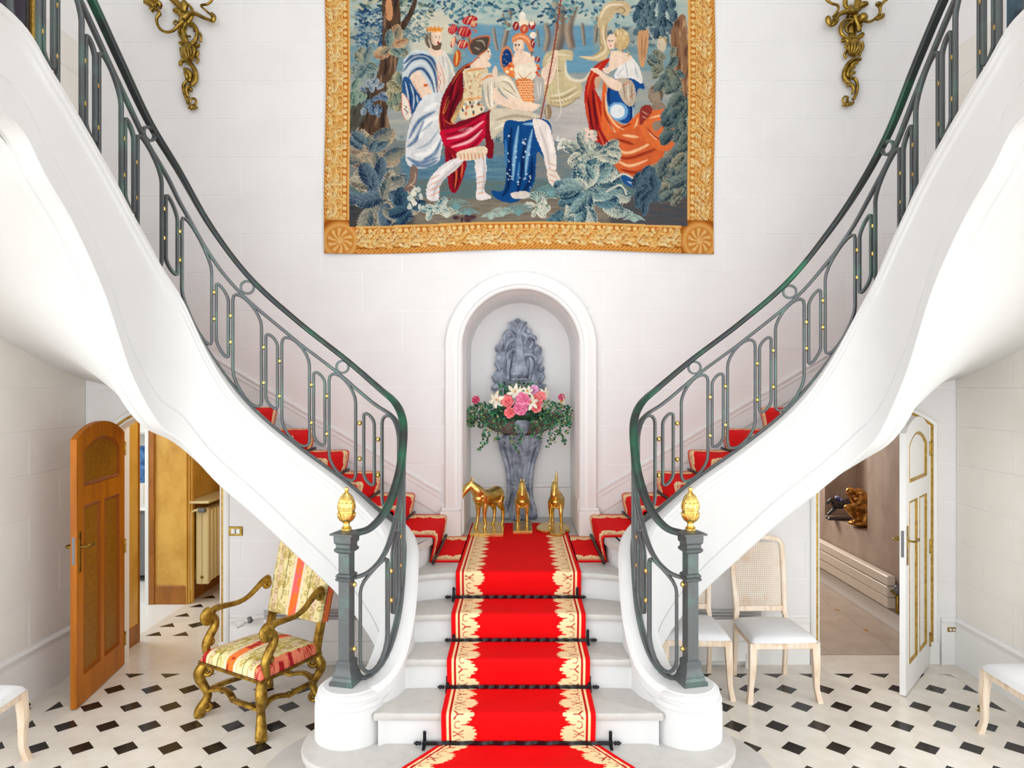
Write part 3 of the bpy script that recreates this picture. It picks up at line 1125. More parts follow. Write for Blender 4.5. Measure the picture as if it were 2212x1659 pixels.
# kitchen glimpse
kc = thing('kitchen_cabinet', (-4.5, 8.6, 0), 'white kitchen wall cupboard glimpsed through the far doorway', 'cabinet')
MB().bx(-5.2, -4.3, 8.45, 8.88, 1.75, 2.5, .01).build('body', M_KWHITE, kc)
MB().bx(-4.72, -4.32, 8.43, 8.45, 1.77, 2.48, .006).build('door', M_KWHITE, kc)
kb = thing('kitchen_worktop_unit', (-4.5, 8.5, 0), 'white worktop unit with grey dishwasher in the kitchen', 'cabinet')
MB().bx(-5.2, -4.2, 8.2, 8.88, .86, .90, .004).build('worktop', M_KWHITE, kb)
MB().bx(-5.2, -4.2, 8.25, 8.88, 0.08, .86, .004).build('body', M_GREYM, kb)
wbt = thing('water_bottle', (-4.62, 8.5, .9), 'blue water cooler bottle on the kitchen worktop', 'bottle')
MB().lathe([(.10, 1.16), (.13, 1.2), (.135, 1.34), (.12, 1.37), (.135, 1.4), (.135, 1.55), (.10, 1.6), (0, 1.61)], 20, (-4.62, 8.5, 0)).build('bottle', M_BLUE, wbt, 40)
MB().lathe([(.12, .9), (.13, .93), (.12, 1.16), (.06, 1.17), (0, 1.17)], 20, (-4.62, 8.5, 0)).build('stand', M_KWHITE, wbt, 40)

# right passage
rx = 3.63
# side wall with a recess between y 7.2 and 8.2
rw = MB()
rw.bx(rx, rx + .5, YB + .14, 7.2, 0, ph)
rw.bx(rx, rx + .5, 8.2, 9.6, 0, ph)
rw.bx(rx, rx + .5, 7.2, 8.2, 0, .81)
rw.bx(rx, rx + .5, 7.2, 8.2, 2.1, ph)
rw.bx(rx + .37, rx + .5, 7.2, 8.2, .81, 2.1)
wpr = struct(rw.build('wall_passage_right', M_TAUPE))
w5 = MB(); w5.bx(2.1, rx + .5, 9.5, 9.6, 0, ph); w5.bx(2.0, 2.1, YB + .14, 9.6, 0, ph)
struct(w5.build('wall_passage_end', M_TAUPE))
struct(MB().bx(2.0, rx + .5, YB + .14, 9.6, ph, ph + .1).build('ceiling_passage_right', M_PLASTER))
# floor tiles with small gilt insets
pt = .60
me_pt = tile_mesh('passage_tile', [(-.299, -.299), (.299, -.299), (.299, .299), (-.299, .299)], M_PFLOOR)
me_gi = tile_mesh('gilt_inset', [(-.028, 0), (0, -.028), (.028, 0), (0, .028)], mat('ochre_inset', lin(170, 122, 30), .35))
MB().bx(2.1, rx, YB, 6.02, -.012, .001).build('threshold_slab', M_FLOORW, fl)
for i in range(3):
    for j in range(6):
        x, y = 2.43 + .6 * i, 6.33 + .6 * j
        if y > 9.4: continue
        put(me_pt, 'passage_tile', x, y, .001)
        if x + .3 < rx: put(me_gi, 'gilt_inset', x + .3, y + .3, .003)
MB().bx(rx - .02, rx, 6.05, 9.5, 0, .16, .003).build('skirting', M_WHITEP, wpr)
# low convector along the passage wall
cv = thing('low_convector', (rx - .08, 7.3, .2), 'long low cream convector along the passage skirting', 'radiator')
M_CONV = mat('convector_cream', lin(214, 204, 190), .4)
MB().bx(rx - .10, rx - .02, 6.62, 9.3, .215, .315, .006).build('lower_panel', M_CONV, cv)
MB().bx(rx - .105, rx - .02, 6.62, 9.3, .32, .42, .006).build('middle_panel', M_CONV, cv)
MB().bx(rx - .10, rx - .02, 6.62, 9.3, .425, .52, .01).build('upper_panel', M_CONV, cv)
MB().tube([(rx - .06, 6.52, .2), (rx - .06, 6.52, .36), (rx - .06, 6.62, .38)], .014, 8).build('feed_pipe', M_BRASS, cv, 60)
MB().ball((rx - .06, 6.53, .42), .03, 10, 6, (1, 1, 1.5)).build('valve', M_GREYM, cv, 60)

# ------------------------------------------------------------------ doors
def door_leaf(root, w, ztop, rise, stile, panel, mould, th=.042, side=1):
    """local: hinge at x=0, leaf along +x, faces at y=+-th/2"""
    arc_o = arch_top(0, w, ztop, rise)
    f = lambda x, z, d: Vector((x, d, z))
    st, mr0, mr1, br = .105, 1.46, 1.60, .21
    xs = lambda a, b, n=10: [a + (b - a) * k / n for k in range(n + 1)]
    B = lambda b, nm, m, pa=None: b.build(nm, m, pa or root, 30, world=False)
    hz = th / 2
    B(MB().strip(xs(0, st, 4), lambda x: .008, arc_o, f, -hz, hz), 'hinge_stile', stile)
    B(MB().strip(xs(w - st, w, 4), lambda x: .008, arc_o, f, -hz, hz), 'lock_stile', stile)
    B(MB().bx(st, w - st, -hz, hz, .008, br), 'bottom_rail', stile)
    B(MB().bx(st, w - st, -hz, hz, mr0, mr1), 'middle_rail', stile)
    B(MB().bx(w / 2 - .035, w / 2 + .035, -hz, hz, br, mr0), 'mullion', stile)
    arc_i = arch_top(st, w - st, ztop - .10, rise * .85)
    B(MB().strip(xs(st, w - st, 16), arc_i, arc_o, f, -hz, hz), 'top_rail', stile)
    rects = [(st, w / 2 - .035, br, mr0, None), (w / 2 + .035, w - st, br, mr0, None), (st, w - st, mr1, None, arc_i)]
    for x0, x1, z0, z1, ar in rects:
        hi = ar if ar else (lambda x, z1=z1: z1)
        pn = B(MB().strip(xs(x0, x1, 16 if ar else 1), lambda x: z0, hi, f, -.010, .010), 'panel', panel)
        # moulding on both faces
        for sd in (-1, 1):
            pts = [(x0, z0), (x1, z0)] + ([(x, ar(x)) for x in xs(x1, x0, 16)] if ar else [(x1, z1), (x0, z1)])
            n = len(pts)
            ctr = Vector(((x0 + x1) / 2, 0, (z0 + hi((x0 + x1) / 2)) / 2))
            V, Q = [], []
            for i, (x, z) in enumerate(pts):
                p0, p1 = pts[i - 1], pts[(i + 1) % n]
                a = Vector((x - p0[0], 0, z - p0[1])).normalized(); b_ = Vector((p1[0] - x, 0, p1[1] - z)).normalized()
                na, nb = Vector((-a.z, 0, a.x)), Vector((-b_.z, 0, b_.x))
                nn = (na + nb); nn = nn / max(nn.dot(na), .3)
                for d, yy in ((0, hz - .002), (.006, hz + .004), (.016, hz - .002), (.024, .012), (.026, .009)):
                    V.append(Vector((x, sd * yy, z)) + nn * d)
            for i in range(n):
                for k in range(4):
                    j = (i + 1) % n
                    Q.append((i * 5 + k, i * 5 + k + 1, j * 5 + k + 1, j * 5 + k))
            B(MB().add(V, Q), 'panel_moulding', mould, pn)
    # handles
    for sd in (-1, 1):
        pl = B(MB().bx(w - .062, w - .030, sd * hz, sd * (hz + .006), .985, 1.285, .004), 'handle_plate', M_BRASS)
        y = sd * (hz + .05)
        b = MB().tube([(w - .046, sd * hz, 1.17), (w - .046, y, 1.17), (w - .058, y + sd * .004, 1.172), (w - .10, y + sd * .004, 1.170), (w - .150, y, 1.166)],
                      lambda t: .0085 + .005 * max(0, t - .6), 10)
        b.ball((w - .155, y, 1.166), .016, 8, 6, (1.1, .9, .9))
        B(b, 'lever', M_BRASS, pl)
    B(MB().bx(w, w + .002, -.010, .010, 1.05, 1.25), 'lock_face', M_GREYM)
    for z in (.22, 1.0, 1.82):
        b = MB().tube([(0, hz + .004, z - .045), (0, hz + .004, z + .045)], .008, 8)
        b.ball((0, hz + .004, z + .05), .010, 8, 5); b.ball((0, hz + .004, z - .05), .010, 8, 5)
        B(b, 'hinge', M_BRASS)

M_DSTILE = mat('brown_door_frame', lin(188, 110, 14), 0.45, spec=.3, noise=(5, lin(156, 86, 8), .4, .7, (2, 2, .25)))
M_DPANEL = mat('brown_door_panel', lin(158, 104, 12), 0.5, spec=.3, noise=(40, lin(130, 80, 8), .35, .7))
M_DMOULD = mat('brown_door_moulding', lin(142, 72, 6), 0.42, spec=.3)
def make_door(name, hinge, free, *a, **k):
    d = Vector((free[0] - hinge[0], free[1] - hinge[1], 0))
    o = thing(name, (hinge[0], hinge[1], 0), kind='structure', rz=math.atan2(d.y, d.x))
    door_leaf(o, d.length, *a, **k)
    return o
d1 = make_door('door_1', (-3.335, 5.82), (-3.215, 5.00), 1.955, .115, M_DSTILE, M_DPANEL, M_DMOULD)
tag(d1, 'open ochre and brown arched panel door at the left passage')
d2 = make_door('door_2', (3.43, 5.815), (2.90, 5.225), 1.985, .115, M_WHITEP, M_WHITEP, M_GILT)
tag(d2, 'open white arched panel door with gilt mouldings at the right passage')

# architraves round the two arched openings
def architrave(name, D, gap, plinth):
    x0, x1, top = D
    c = (x0 + x1) / 2
    hw = (x1 - x0) / 2
    zs = top(x0 + 1e-4)
    pts = [(x0, .0 if not plinth else .19, -1, 0)]
    N = 24
    R = ((hw) ** 2 + .15 ** 2) / .30
    a1 = math.asin(hw / R)
    zc = zs + .15 - R
    arc_p = []
    for k in range(N + 1):
        a = -a1 + 2 * a1 * k / N
        arc_p.append((c + R * math.sin(a), zc + R * math.cos(a), math.sin(a), math.cos(a)))
    # mitred corners
    m = lambda u, v: ((u[0] + v[0]), (u[1] + v[1]))
    e = arc_p[0]; s = Vector((e[2] - 1, e[3])); s = s / max(s.dot(Vector((-1, 0))), .4)
    pts.append((x0, zs, s.x, s.y))
    pts += arc_p[1:-1]
    e = arc_p[-1]; s = Vector((e[2] + 1, e[3])); s = s / max(s.dot(Vector((1, 0))), .4)
    pts.append((x1, zs, s.x, s.y))
    pts.append((x1, .0 if not plinth else .19, 1, 0))
    path = [(Vector((x, YB, z)), Vector((nx, 0, nz)), Vector((0, -1, 0))) for x, z, nx, nz in pts]
    o = struct(MB().sweep(path, [(0, -.13), (0, .012), (.016, .016), (.016, .010), (.034, .010), (.034, .026), (.060, .030), (.075, .020), (.080, .0)], True).build(name, M_WHITEP, None, 30))
    MB().sweep(path, [(.014, .010), (.014, .017), (.018, .021), (.031, .021), (.035, .017), (.035, .010)], True).build('gilt_fillet', M_GILT, o, 40)
    for x in (x0 - .08, x1):
        MB().bx(x, x + .08, YB - .036, YB + .10, 0, .19, .004).build('plinth_block', M_WHITEP, o)
    return o
architrave('trim_4', D1, 0, True)
architrave('trim_5', D2, 0, True)
# ------------------------------------------------------------------ red runner
C_RED = np.array(lin(226, 4, 10)); C_RED2 = np.array(lin(186, 2, 10)); C_CREAM = np.array(lin(246, 218, 168)); C_DKR = np.array(lin(176, 20, 18))
def carpet_colour(d, v, wide=1.0):
    """d distance from the edge (m), v along the length (m)"""
    d = d / wide
    n = d.size
    c = np.tile(C_RED, (n, 1))
    per = .224
    p = np.mod(v, per)
    a = np.abs(p - per * .25); b = np.abs(p - per * .75)
    h = per * .25
    fan = .140 + .048 * np.sqrt(np.clip(1 - (a / h) ** 2, 0, 1)) + .006 * np.sign(np.sin(a * 330)) * (a < h * .8)
    yl = .132 + .044 * np.clip(1 - b / h, 0, 1) ** .8 + .007 * np.sign(np.sin(b * 300)) * (b < h * .8)
    din = np.where(a < h, fan, yl)
    valley = np.minimum(np.abs(a - h), np.abs(b - h))
    din = din - .03 * np.clip(1 - valley / .006, 0, 1)
    cream = ((d > .028) & (d < .042)) | ((d > .056) & (d < din))
    c[cream] = C_CREAM
    edge = (d > .042) & (d <= .056)
    c[edge] = C_RED2
    inb = (d > .064) & (d < din - .012)
    mk = np.zeros(n, bool)
    # Y motif
    mk |= inb & (b < .0035) & (d > .088) & (d < .124)
    mk |= inb & (np.abs(b - (.09 - d) * 1.05) < .0055) & (d > .066) & (d < .092)
    # fan motif
    mk |= inb & (np.abs(a - np.abs(d - .088) * .62 - .002) < .003) & (d > .068) & (d < .125)
    mk |= inb & (a < .0022) & (d > .09) & (d < .118)
    mk |= inb & (a > .008) & (a < .017) & (d < .074)
    # C scrolls between the lobes
    e = np.minimum(np.abs(p - per * .5), np.minimum(p, per - p))
    r = np.hypot(d - .092, e)
    mk |= inb & (np.abs(r - .020) < .0022) & (d < .104)
    mk |= inb & (np.hypot(d - .122, e) < .0045)
    mk |= inb & (e < .004) & (d > .128)
    c[mk] = C_DKR
    return c
M_CARPET = mat('red_runner_pile', (0.7, 0.02, 0.02), 0.85, attr='paint', spec=0.15, bump=(400, .25, .002))

def runner(name, lines, parent=None, v0=0.0, label=None, cat=None, res=.0042, edges=None):
    """lines: list of (pL, pR) in order of travel; dense grid with painted pattern"""
    # resample along
    L = [(np.array(a, float), np.array(b, float)) for a, b in lines]
    mids = np.array([(a + b) / 2 for a, b in L])
    seg = np.linalg.norm(np.diff(mids, axis=0), axis=1)
    S = np.concatenate([[0], np.cumsum(seg)])
    nv = int(S[-1] / res) + 2
    t = np.union1d(np.linspace(0, S[-1], nv), S)
    A = np.stack([np.interp(t, S, [a[k] for a, b in L]) for k in range(3)], 1)
    Bp = np.stack([np.interp(t, S, [b[k] for a, b in L]) for k in range(3)], 1)
    W = np.linalg.norm(Bp - A, axis=1)
    w = float(np.median(W))
    bw = .205
    cols = np.concatenate([np.linspace(0, bw, int(bw / res)), np.linspace(bw + .02, w - bw - .02, 6), np.linspace(w - bw, w, int(bw / res))]) / w
    nu = len(cols)
    V = A[:, None, :] * (1 - cols)[None, :, None] + Bp[:, None, :] * cols[None, :, None]
    d = np.minimum(cols, 1 - cols)[None, :] * W[:, None]
    v = np.repeat((t + v0)[:, None], nu, 1)
    colr = carpet_colour(d.ravel(), v.ravel())
    worn = fnoise(V[..., 0].ravel() * 7, V[..., 1].ravel() * 7 + V[..., 2].ravel() * 5)
    colr = colr * (0.90 + .14 * worn)[:, None]
    o = grid_object(name, V.reshape(-1, 3), nu, len(t), M_CARPET, parent, colr)
    # thickness
    md = o.modifiers.new('pile', 'SOLIDIFY'); md.thickness = .009; md.offset = 0.0
    return o

cth = .006
# main runner: from the bottom steps up to the niche
hw = .424
prof = []
def add(y, z, h=hw): prof.append(((-h, y, z), (h, y, z)))
fl_w = lambda y: hw + max(0.0, 3.842 - y) * .69
add(3.33, .18 + cth, fl_w(3.33)); add(3.565, .18 + cth, fl_w(3.565))
for y in (3.66,): add(3.572, .30, fl_w(3.575)); add(3.570, .345, fl_w(3.57)); add(3.585, .36 + cth, fl_w(3.58)); 
for y in (3.65, 3.72, 3.78): add(y, .36 + cth, fl_w(y))
STEPS_Y = [(3.817, LEV[3]), (4.116, LEV[4]), (4.385, LEV[5]), (4.70, LEV[6])]
pz = .36
for yf, z in STEPS_Y:
    yy = yf - .012
    add(yf + .010, pz + cth + .002); add(yf + .006, pz + .022); add(yy - .004, z - .06); add(yy - .008, z - .012); add(yy - .002, z + .001); add(yy + .012, z + cth)
    pz = z
add(5.2, LAND + cth); add(6.33, LAND + cth)
mr = runner('stair_runner', prof)
tag(mr, 'wide red carpet runner with cream leaf borders down the central steps', 'carpet')

for fi, F in enumerate(FL):
    sgn = -1 if not F.right else 1
    XW = XR if F.right else -XL
    outer = [(-XW if abs(x - XL) < 1e-6 else x, y) for x, y in outer_pts()]
    lev = [LEV[7] + .18 * k for k in range(NK)]
    inn = [F.pt(F.find_s(L + .08), 0, -.06) for L in lev]
    def line(k, z, push=0.0):
        """carpet edge points on the nosing line k"""
        if k <= 0:
            x = -.61
            a, b = (x, 4.955), (x, 5.80)
        else:
            o_, i_ = Vector((*outer[k], 0)), Vector((inn[k].x, inn[k].y, 0))
            d = (o_ - i_)
            Ln = d.length
            a_ = i_ + d * max(0.12, min(.2 / Ln, .3)); 
            b_ = a_ + d.normalized() * min(.845, Ln - .2 - .05)
            if k < 3:
                f_ = k / 3
                a_ = Vector((a_.x * f_ + (1 - f_) * outer[k][0], a_.y * f_ + 4.955 * (1 - f_), 0)); b_ = Vector((b_.x * f_ + (1 - f_) * outer[k][0], b_.y * f_ + 5.80 * (1 - f_), 0))
            a, b = (a_.x, a_.y), (b_.x, b_.y)
        sx = -1 if not F.right else 1
        A = (-(a[0]) * sx if F.right else a[0], a[1], z); Bq = (-(b[0]) * sx if F.right else b[0], b[1], z)
        return A, Bq
    def dirv(k):
        if k >= NK - 1: k = NK - 2
        m0 = Vector(((outer[k][0] + inn[k].x) / 2, (outer[k][1] + inn[k].y) / 2)); m1 = Vector(((outer[k + 1][0] + inn[k + 1].x) / 2, (outer[k + 1][1] + inn[k + 1].y) / 2))
        d = (m1 - m0).normalized()
        return Vector((-1, 0)) if k == 0 else d
    prof = []
    def addl(k, off, z):
        a, b = line(k, z)
        d = dirv(k) * off
        dx = -d.x if F.right else d.x
        prof.append(((a[0] + dx, a[1] + d.y, z), (b[0] + dx, b[1] + d.y, z)))
    x_in = -.4155 if not F.right else .4155
    prof.append(((x_in, 4.955, LAND + cth), (x_in, 5.80, LAND + cth)))
    for k in range(10):
        z = lev[k]; zp = z - .18
        addl(k, .022, zp + cth); addl(k, .016, zp + .02); addl(k, -.006, z - .06); addl(k, -.010, z - .012); addl(k, -.002, z + .001); addl(k, .012, z + cth)
    sr = runner('flight_runner', prof, v0=.05, res=.0052)
    tag(sr, 'red carpet runner with cream borders climbing the %s flight' % ('right' if F.right else 'left'), 'carpet', 'runners on the side flights')

# ------------------------------------------------------------------ stair rods
def rod(name, p0, p1, label, brackets=True, grp='stair rods', twist=26, r=.0085, plain=.07):
    p0, p1 = Vector(p0), Vector(p1)
    d = (p1 - p0); L = d.length; t = d.normalized()
    root = thing(name, (p0 + p1) / 2, label, 'stair rod', grp)
    up = Vector((0, 0, 1)); sd = t.cross(up).normalized()
    V, Q = [], []
    n = int(L / .006)
    for i in range(n + 1):
        s_ = L * i / n
        tw = max(0.0, min(s_ - plain, L - 2 * plain)) * twist
        p = p0 + t * s_
        for k in range(4):
            a = PI / 4 + PI / 2 * k + tw
            V.append(p + sd * (r * 1.25 * math.cos(a)) + up * (r * 1.25 * math.sin(a)))
    for i in range(n):
        for k in range(4):
            Q.append((i * 4 + k, i * 4 + (k + 1) % 4, i * 4 + 4 + (k + 1) % 4, i * 4 + 4 + k))
    Q.append((3, 2, 1, 0)); Q.append(tuple(n * 4 + k for k in range(4)))
    MB().add(V, Q).build('twisted_bar', M_BLACKI, root, 25)
    for e, pe, dr in ((0, p0, -1), (1, p1, 1)):
        b = MB().ball(pe + t * dr * .014, .011, 8, 6).ball(pe + t * dr * .030, .012, 8, 6, (1, 1, 1)).ball(pe + t * dr * .040, .007, 6, 5)
        b.build('end_knob', M_BLACKI, root, 50)
        if brackets:
            q = pe - t * dr * .012
            bb_ = MB().box(q + Vector((0, 0, .0)), (.020, .020, .030), None, .003)
            bb_.bx(q.x - .009, q.x + .009, q.y + .008, q.y + .011, q.z, q.z + .055, .002)
            bb_.ball(q + Vector((0, .009, .055)), .010, 8, 6, (1, .3, 1))
            bb_.bx(q.x - .009, q.x + .009, q.y - .045, q.y + .002, q.z - .013, q.z - .009, .001)
            bb_.ball(q + Vector((0, -.046, -.011)), .010, 8, 6, (1, 1, .25))
            bb_.build('bracket', M_BLACKI, root, 30)
    return root
ROD = [(898, 1338, 3.812, .36, 'lowest'), (948, 1292, 4.108, LEV[3], 'second lowest'), (962, 1288, 4.375, LEV[4], 'third lowest'), (962, 1265, 4.675, LEV[5], 'topmost')]
for px0, px1, y, z, nm in ROD:
    yy = y - .004
    zz = z + .020
    k = yy / F_PX
    rod('stair_rod', ((px0 + 14 - CX) * k, yy, zz), ((px1 - 14 - CX) * k, yy, zz), 'black twisted iron stair rod, %s of the central steps' % nm, twist=(26 if nm != 'lowest' else 13), r=.0095)
ordn = ['first', 'second', 'third', 'fourth', 'fifth', 'sixth']
for F in FL:
    sd = 'right' if F.right else 'left'
    XW = XR if F.right else -XL
    outer = outer_pts()
    lev = [LEV[7] + .18 * k for k in range(NK)]
    for k in range(5):
        z = lev[k] - .18 + .020
        x = outer[k][0] + (.006 if k else .008)
        if k == 0: a, b = (x, 4.905), (x, 5.845)
        else:
            i_ = F.pt(F.find_s(lev[k] + .08), 0, -.09)
            a, b = (outer[k][0] * .75 + i_.x * .25, i_.y * .25 + outer[k][1] * .75), (outer[k][0], 5.842)
            if k < 9: a = (outer[k][0] + .004 + (i_.x - outer[k][0]) * .7, i_.y + .12)
        m_ = -1 if F.right else 1
        rod('stair_rod', (a[0] * m_, a[1], z), (b[0] * m_, b[1], z), 'black twisted iron rod at the foot of the %s step of the %s flight' % (ordn[k], sd), brackets=False, grp='stair rods', r=.0095)
# ------------------------------------------------------------------ wall fountain in the niche
M_LEAD = mat('grey_carved_stone', lin(180, 188, 203), 0.7, noise=(9, lin(112, 120, 138), .40, .64), bump=(45, .8))
M_BASIN = mat('weathered_basin_stone', lin(120, 104, 92), 0.8, noise=(12, lin(160, 150, 146), .45, .7), bump=(70, .6))
fx0 = .012
ft = thing('stone_fountain', (fx0, 6.55, LAND), 'grey carved stone wall fountain with scroll pedestal and dolphin backplate in the niche', 'fountain')
hwz = [(1.080, .150), (1.085, .158), (1.13, .157), (1.19, .152), (1.258, .130), (1.355, .118), (1.486, .124), (1.583, .138), (1.664, .160), (1.74, .188), (1.80, .198), (1.86, .196), (1.88, .18)]
zs_ = np.linspace(1.08, 1.88, 40)
hs_ = np.interp(zs_, [z for z, h in hwz], [h for z, h in hwz])
V, NV = [], 41
for z, hv in zip(zs_, hs_):
    for q in range(NV):
        t = q / (NV - 1)
        a = PI * t
        x = -math.cos(a)
        rip = .012 * math.cos(7 * PI * (t * 2 - 1)) if .18 < t < .82 else .0
        dep = (.075 + .45 * hv) * (math.sin(a) ** .6) + rip
        V.append(Vector((fx0 + x * hv * .86, 6.655 - dep, z)))
MB().grid(V, NV, 40).build('pedestal', M_LEAD, ft, 40)
for sg in (-1, 1):
    # scrolled corner ribs
    pts = [(fx0 + sg * (np.interp(z, zs_, hs_) - .018), 6.655 - .10 - .10 * (np.interp(z, zs_, hs_) - .118), z) for z in np.linspace(1.10, 1.80, 24)]
    cx_, cz_ = fx0 + sg * .150, 1.80
    for k in range(1, 26):
        a = k / 25 * 2.6 * PI
        r = .045 * (1 - k / 30)
        pts.append((cx_ + sg * r * math.cos(a), 6.655 - .115, cz_ + r * math.sin(a)))
    MB().tube(pts, lambda t: .024 - .008 * t, 8, flat=1.3).build('scroll', M_LEAD, ft, 60)
    b = MB().ball((fx0 + sg * .125, 6.56, 1.115), .045, 12, 8, (1.0, 1.2, .85))
    b.ball((fx0 + sg * .135, 6.565, 1.16), .032, 10, 8, (.9, 1.0, 1.4))
    b.build('claw_foot', M_LEAD, ft, 60)
b = MB().ball((fx0 - .0, 6.52, 1.11), .06, 12, 8, (1.2, 1.0, .6))
for k in range(5):
    b.ball((fx0 + (k - 2) * .032, 6.475 + .012 * abs(k - 2), 1.10), .026, 8, 6, (.7, 1.3, .9))
b.build('lion_paw', M_LEAD, ft, 60)
b = MB()
for k in range(9):
    a = PI * (k / 8)
    b.ball((fx0 + .055 * math.cos(a), 6.545, 1.42 - .03 + .06 * math.sin(a)), .022, 8, 6, (.6, .8, 1.5), Matrix.Rotation(-(a - PI / 2), 3, 'Y'))
b.build('leaf_ornament', M_LEAD, ft, 60)
# basin
V, n, m_ = [], 33, 10
for j in range(m_):
    t = j / (m_ - 1)
    r = .13 + .26 * math.sin(t * PI / 2) ** .9
    z = 1.875 + .22 * t ** 1.4
    for k in range(n):
        a = PI + PI * k / (n - 1)
        fl_ = 1 + .02 * math.cos(a * 22)
        V.append(Vector((fx0 + r * math.cos(a) * fl_, 6.655 + (r * math.sin(a) * fl_) * .78, z)))
V2 = [Vector((fx0 + (p.x - fx0) * .93, 6.655 + (p.y - 6.655) * .93, p.z)) for p in V[-n:]] + [Vector((fx0 + (p.x - fx0) * .6, 6.655 + (p.y - 6.655) * .6, 2.0)) for p in V[-n:]]
MB().grid(V + V2, n, m_ + 2).build('basin', M_BASIN, ft, 50)
b = MB().ball((fx0 + .02, 6.37, 1.985), .075, 14, 10, (.95, .5, 1.35))
b.ball((fx0 + .015, 6.335, 1.99), .02, 8, 6, (1, 1, 1.6)); b.ball((fx0 - .02, 6.345, 2.02), .014, 8, 6); b.ball((fx0 + .05, 6.345, 2.02), .014, 8, 6)
b.ball((fx0 + .018, 6.34, 1.945), .02, 8, 6, (1.8, .8, .6))
b.build('mask_spout', M_LEAD, ft, 60)
# back plate: outline in pixels of the photograph turned into metres on the niche back
def fz(px, py, Y=6.62):
    return at(1000 + px / 5.72, 670 + py / 5.72, Y)
outl_ = [(675, 100), (735, 140), (795, 150), (775, 205), (830, 225), (830, 285), (900, 345), (890, 400), (950, 450), (950, 525), (990, 575), (972, 690), (985, 750), (1012, 790), (968, 895), (1022, 950), (1000, 1010), (860, 1030),
         (520, 1030), (372, 1005), (365, 950), (385, 910), (352, 830), (390, 760), (440, 760), (415, 715), (393, 640), (420, 600), (413, 550), (448, 520), (415, 432), (470, 430), (470, 380), (505, 330), (505, 295), (540, 262), (572, 205), (555, 155), (620, 140)]
pl = MB().prism([(p[0], p[1]) for p in outl_], lambda a, c, d: fz(a, c) * 1.0 + Vector((0, d - 6.62, 0)), 6.60, 6.655)
bp = pl.build('back_plate', M_LEAD, ft, 30)
def relief(pts, r, name='relief_leaf', fl_=.75, depth=6.59, m=M_LEAD):
    P = [fz(x, y) for x, y in pts]
    P = sp3([(p.x, depth, p.z) for p in P], 6)
    return MB().tube(P, r, 10, flat=fl_).build(name, m, bp, 60)
# dolphin body and tail
relief([(692, 745), (692, 690), (690, 600), (690, 480), (688, 360), (688, 260)], lambda t: .066 * (1 - t) ** .8 + .020, 'dolphin_body', .8, 6.585)
MB().ball(fz(697, 762) + Vector((0, -.06, 0)), .088, 16, 12, (1.0, .8, .92)).build('dolphin_head', M_LEAD, bp, 60)
b = MB()
for sx in (-1, 1):
    b.ball(fz(697 + sx * 62, 790) + Vector((0, -.122, 0)), .018, 10, 7, (1.2, .8, 1))
    b.tube([fz(697 + sx * 90, 860) + Vector((0, -.10, 0)), fz(697 + sx * 40, 850) + Vector((0, -.125, 0)), fz(697, 862) + Vector((0, -.13, 0))], .012, 8)
b.build('dolphin_face', M_LEAD, bp, 60)
for sx in (-1, 1):
    relief([(690 + sx * 10, 300), (690 + sx * 60, 250), (690 + sx * 75, 190), (690 + sx * 90, 150)], lambda t: .012 + .026 * math.sin(PI * min(1, t * 1.15)) , 'tail_fluke', .5)
    MB().ball(fz(690 + sx * 185, 800), 1, 14, 10, (.078, .03, .095), Matrix.Rotation(sx * .25, 3, 'Y')).build('side_fin', M_LEAD, bp, 60)
arches = [[(510, 380), (515, 310), (560, 275), (610, 300), (640, 350)], [(520, 520), (545, 430), (600, 375), (660, 355), (690, 370)], [(545, 600), (560, 540), (610, 495), (660, 480)],
          [(700, 290), (750, 300), (790, 330), (800, 360)], [(760, 420), (790, 350), (840, 325), (885, 345), (895, 380)], [(720, 610), (760, 560), (820, 548), (870, 565), (905, 620)],
          [(470, 470), (485, 400), (480, 375)], [(560, 860), (555, 760), (565, 640), (540, 560)], [(820, 860), (835, 760), (850, 650), (820, 580)]]
for a in arches: relief(a, lambda t: .014 + .007 * math.sin(PI * t), 'relief_stem', 1.0, 6.575)
leaves = [((450, 520), (425, 440), .03), ((455, 620), (425, 560), .03), ((460, 740), (405, 650), .036), ((425, 890), (370, 810), .036), ((905, 560), (930, 450), .036), ((920, 680), (975, 590), .036), ((950, 760), (965, 690), .03),
          ((940, 900), (1000, 800), .032), ((800, 290), (815, 230), .026), ((540, 330), (560, 260), .024), ((820, 480), (860, 380), .032), ((520, 460), (500, 370), .024), ((600, 470), (640, 400), .024), ((590, 330), (560, 300), .02), ((410, 980), (385, 920), .04), ((980, 980), (960, 930), .04)]
for (a, b_, r) in leaves:
    mid = ((a[0] + b_[0]) / 2 + 4, (a[1] + b_[1]) / 2)
    relief([a, mid, b_], lambda t, r=r: r * (.55 + .6 * math.sin(PI * (t * .8 + .1))), 'relief_leaf', .6, 6.59)
relief([(675, 150), (676, 125), (676, 105)], lambda t: .018 * (1 - t * .5), 'top_bud', .8)

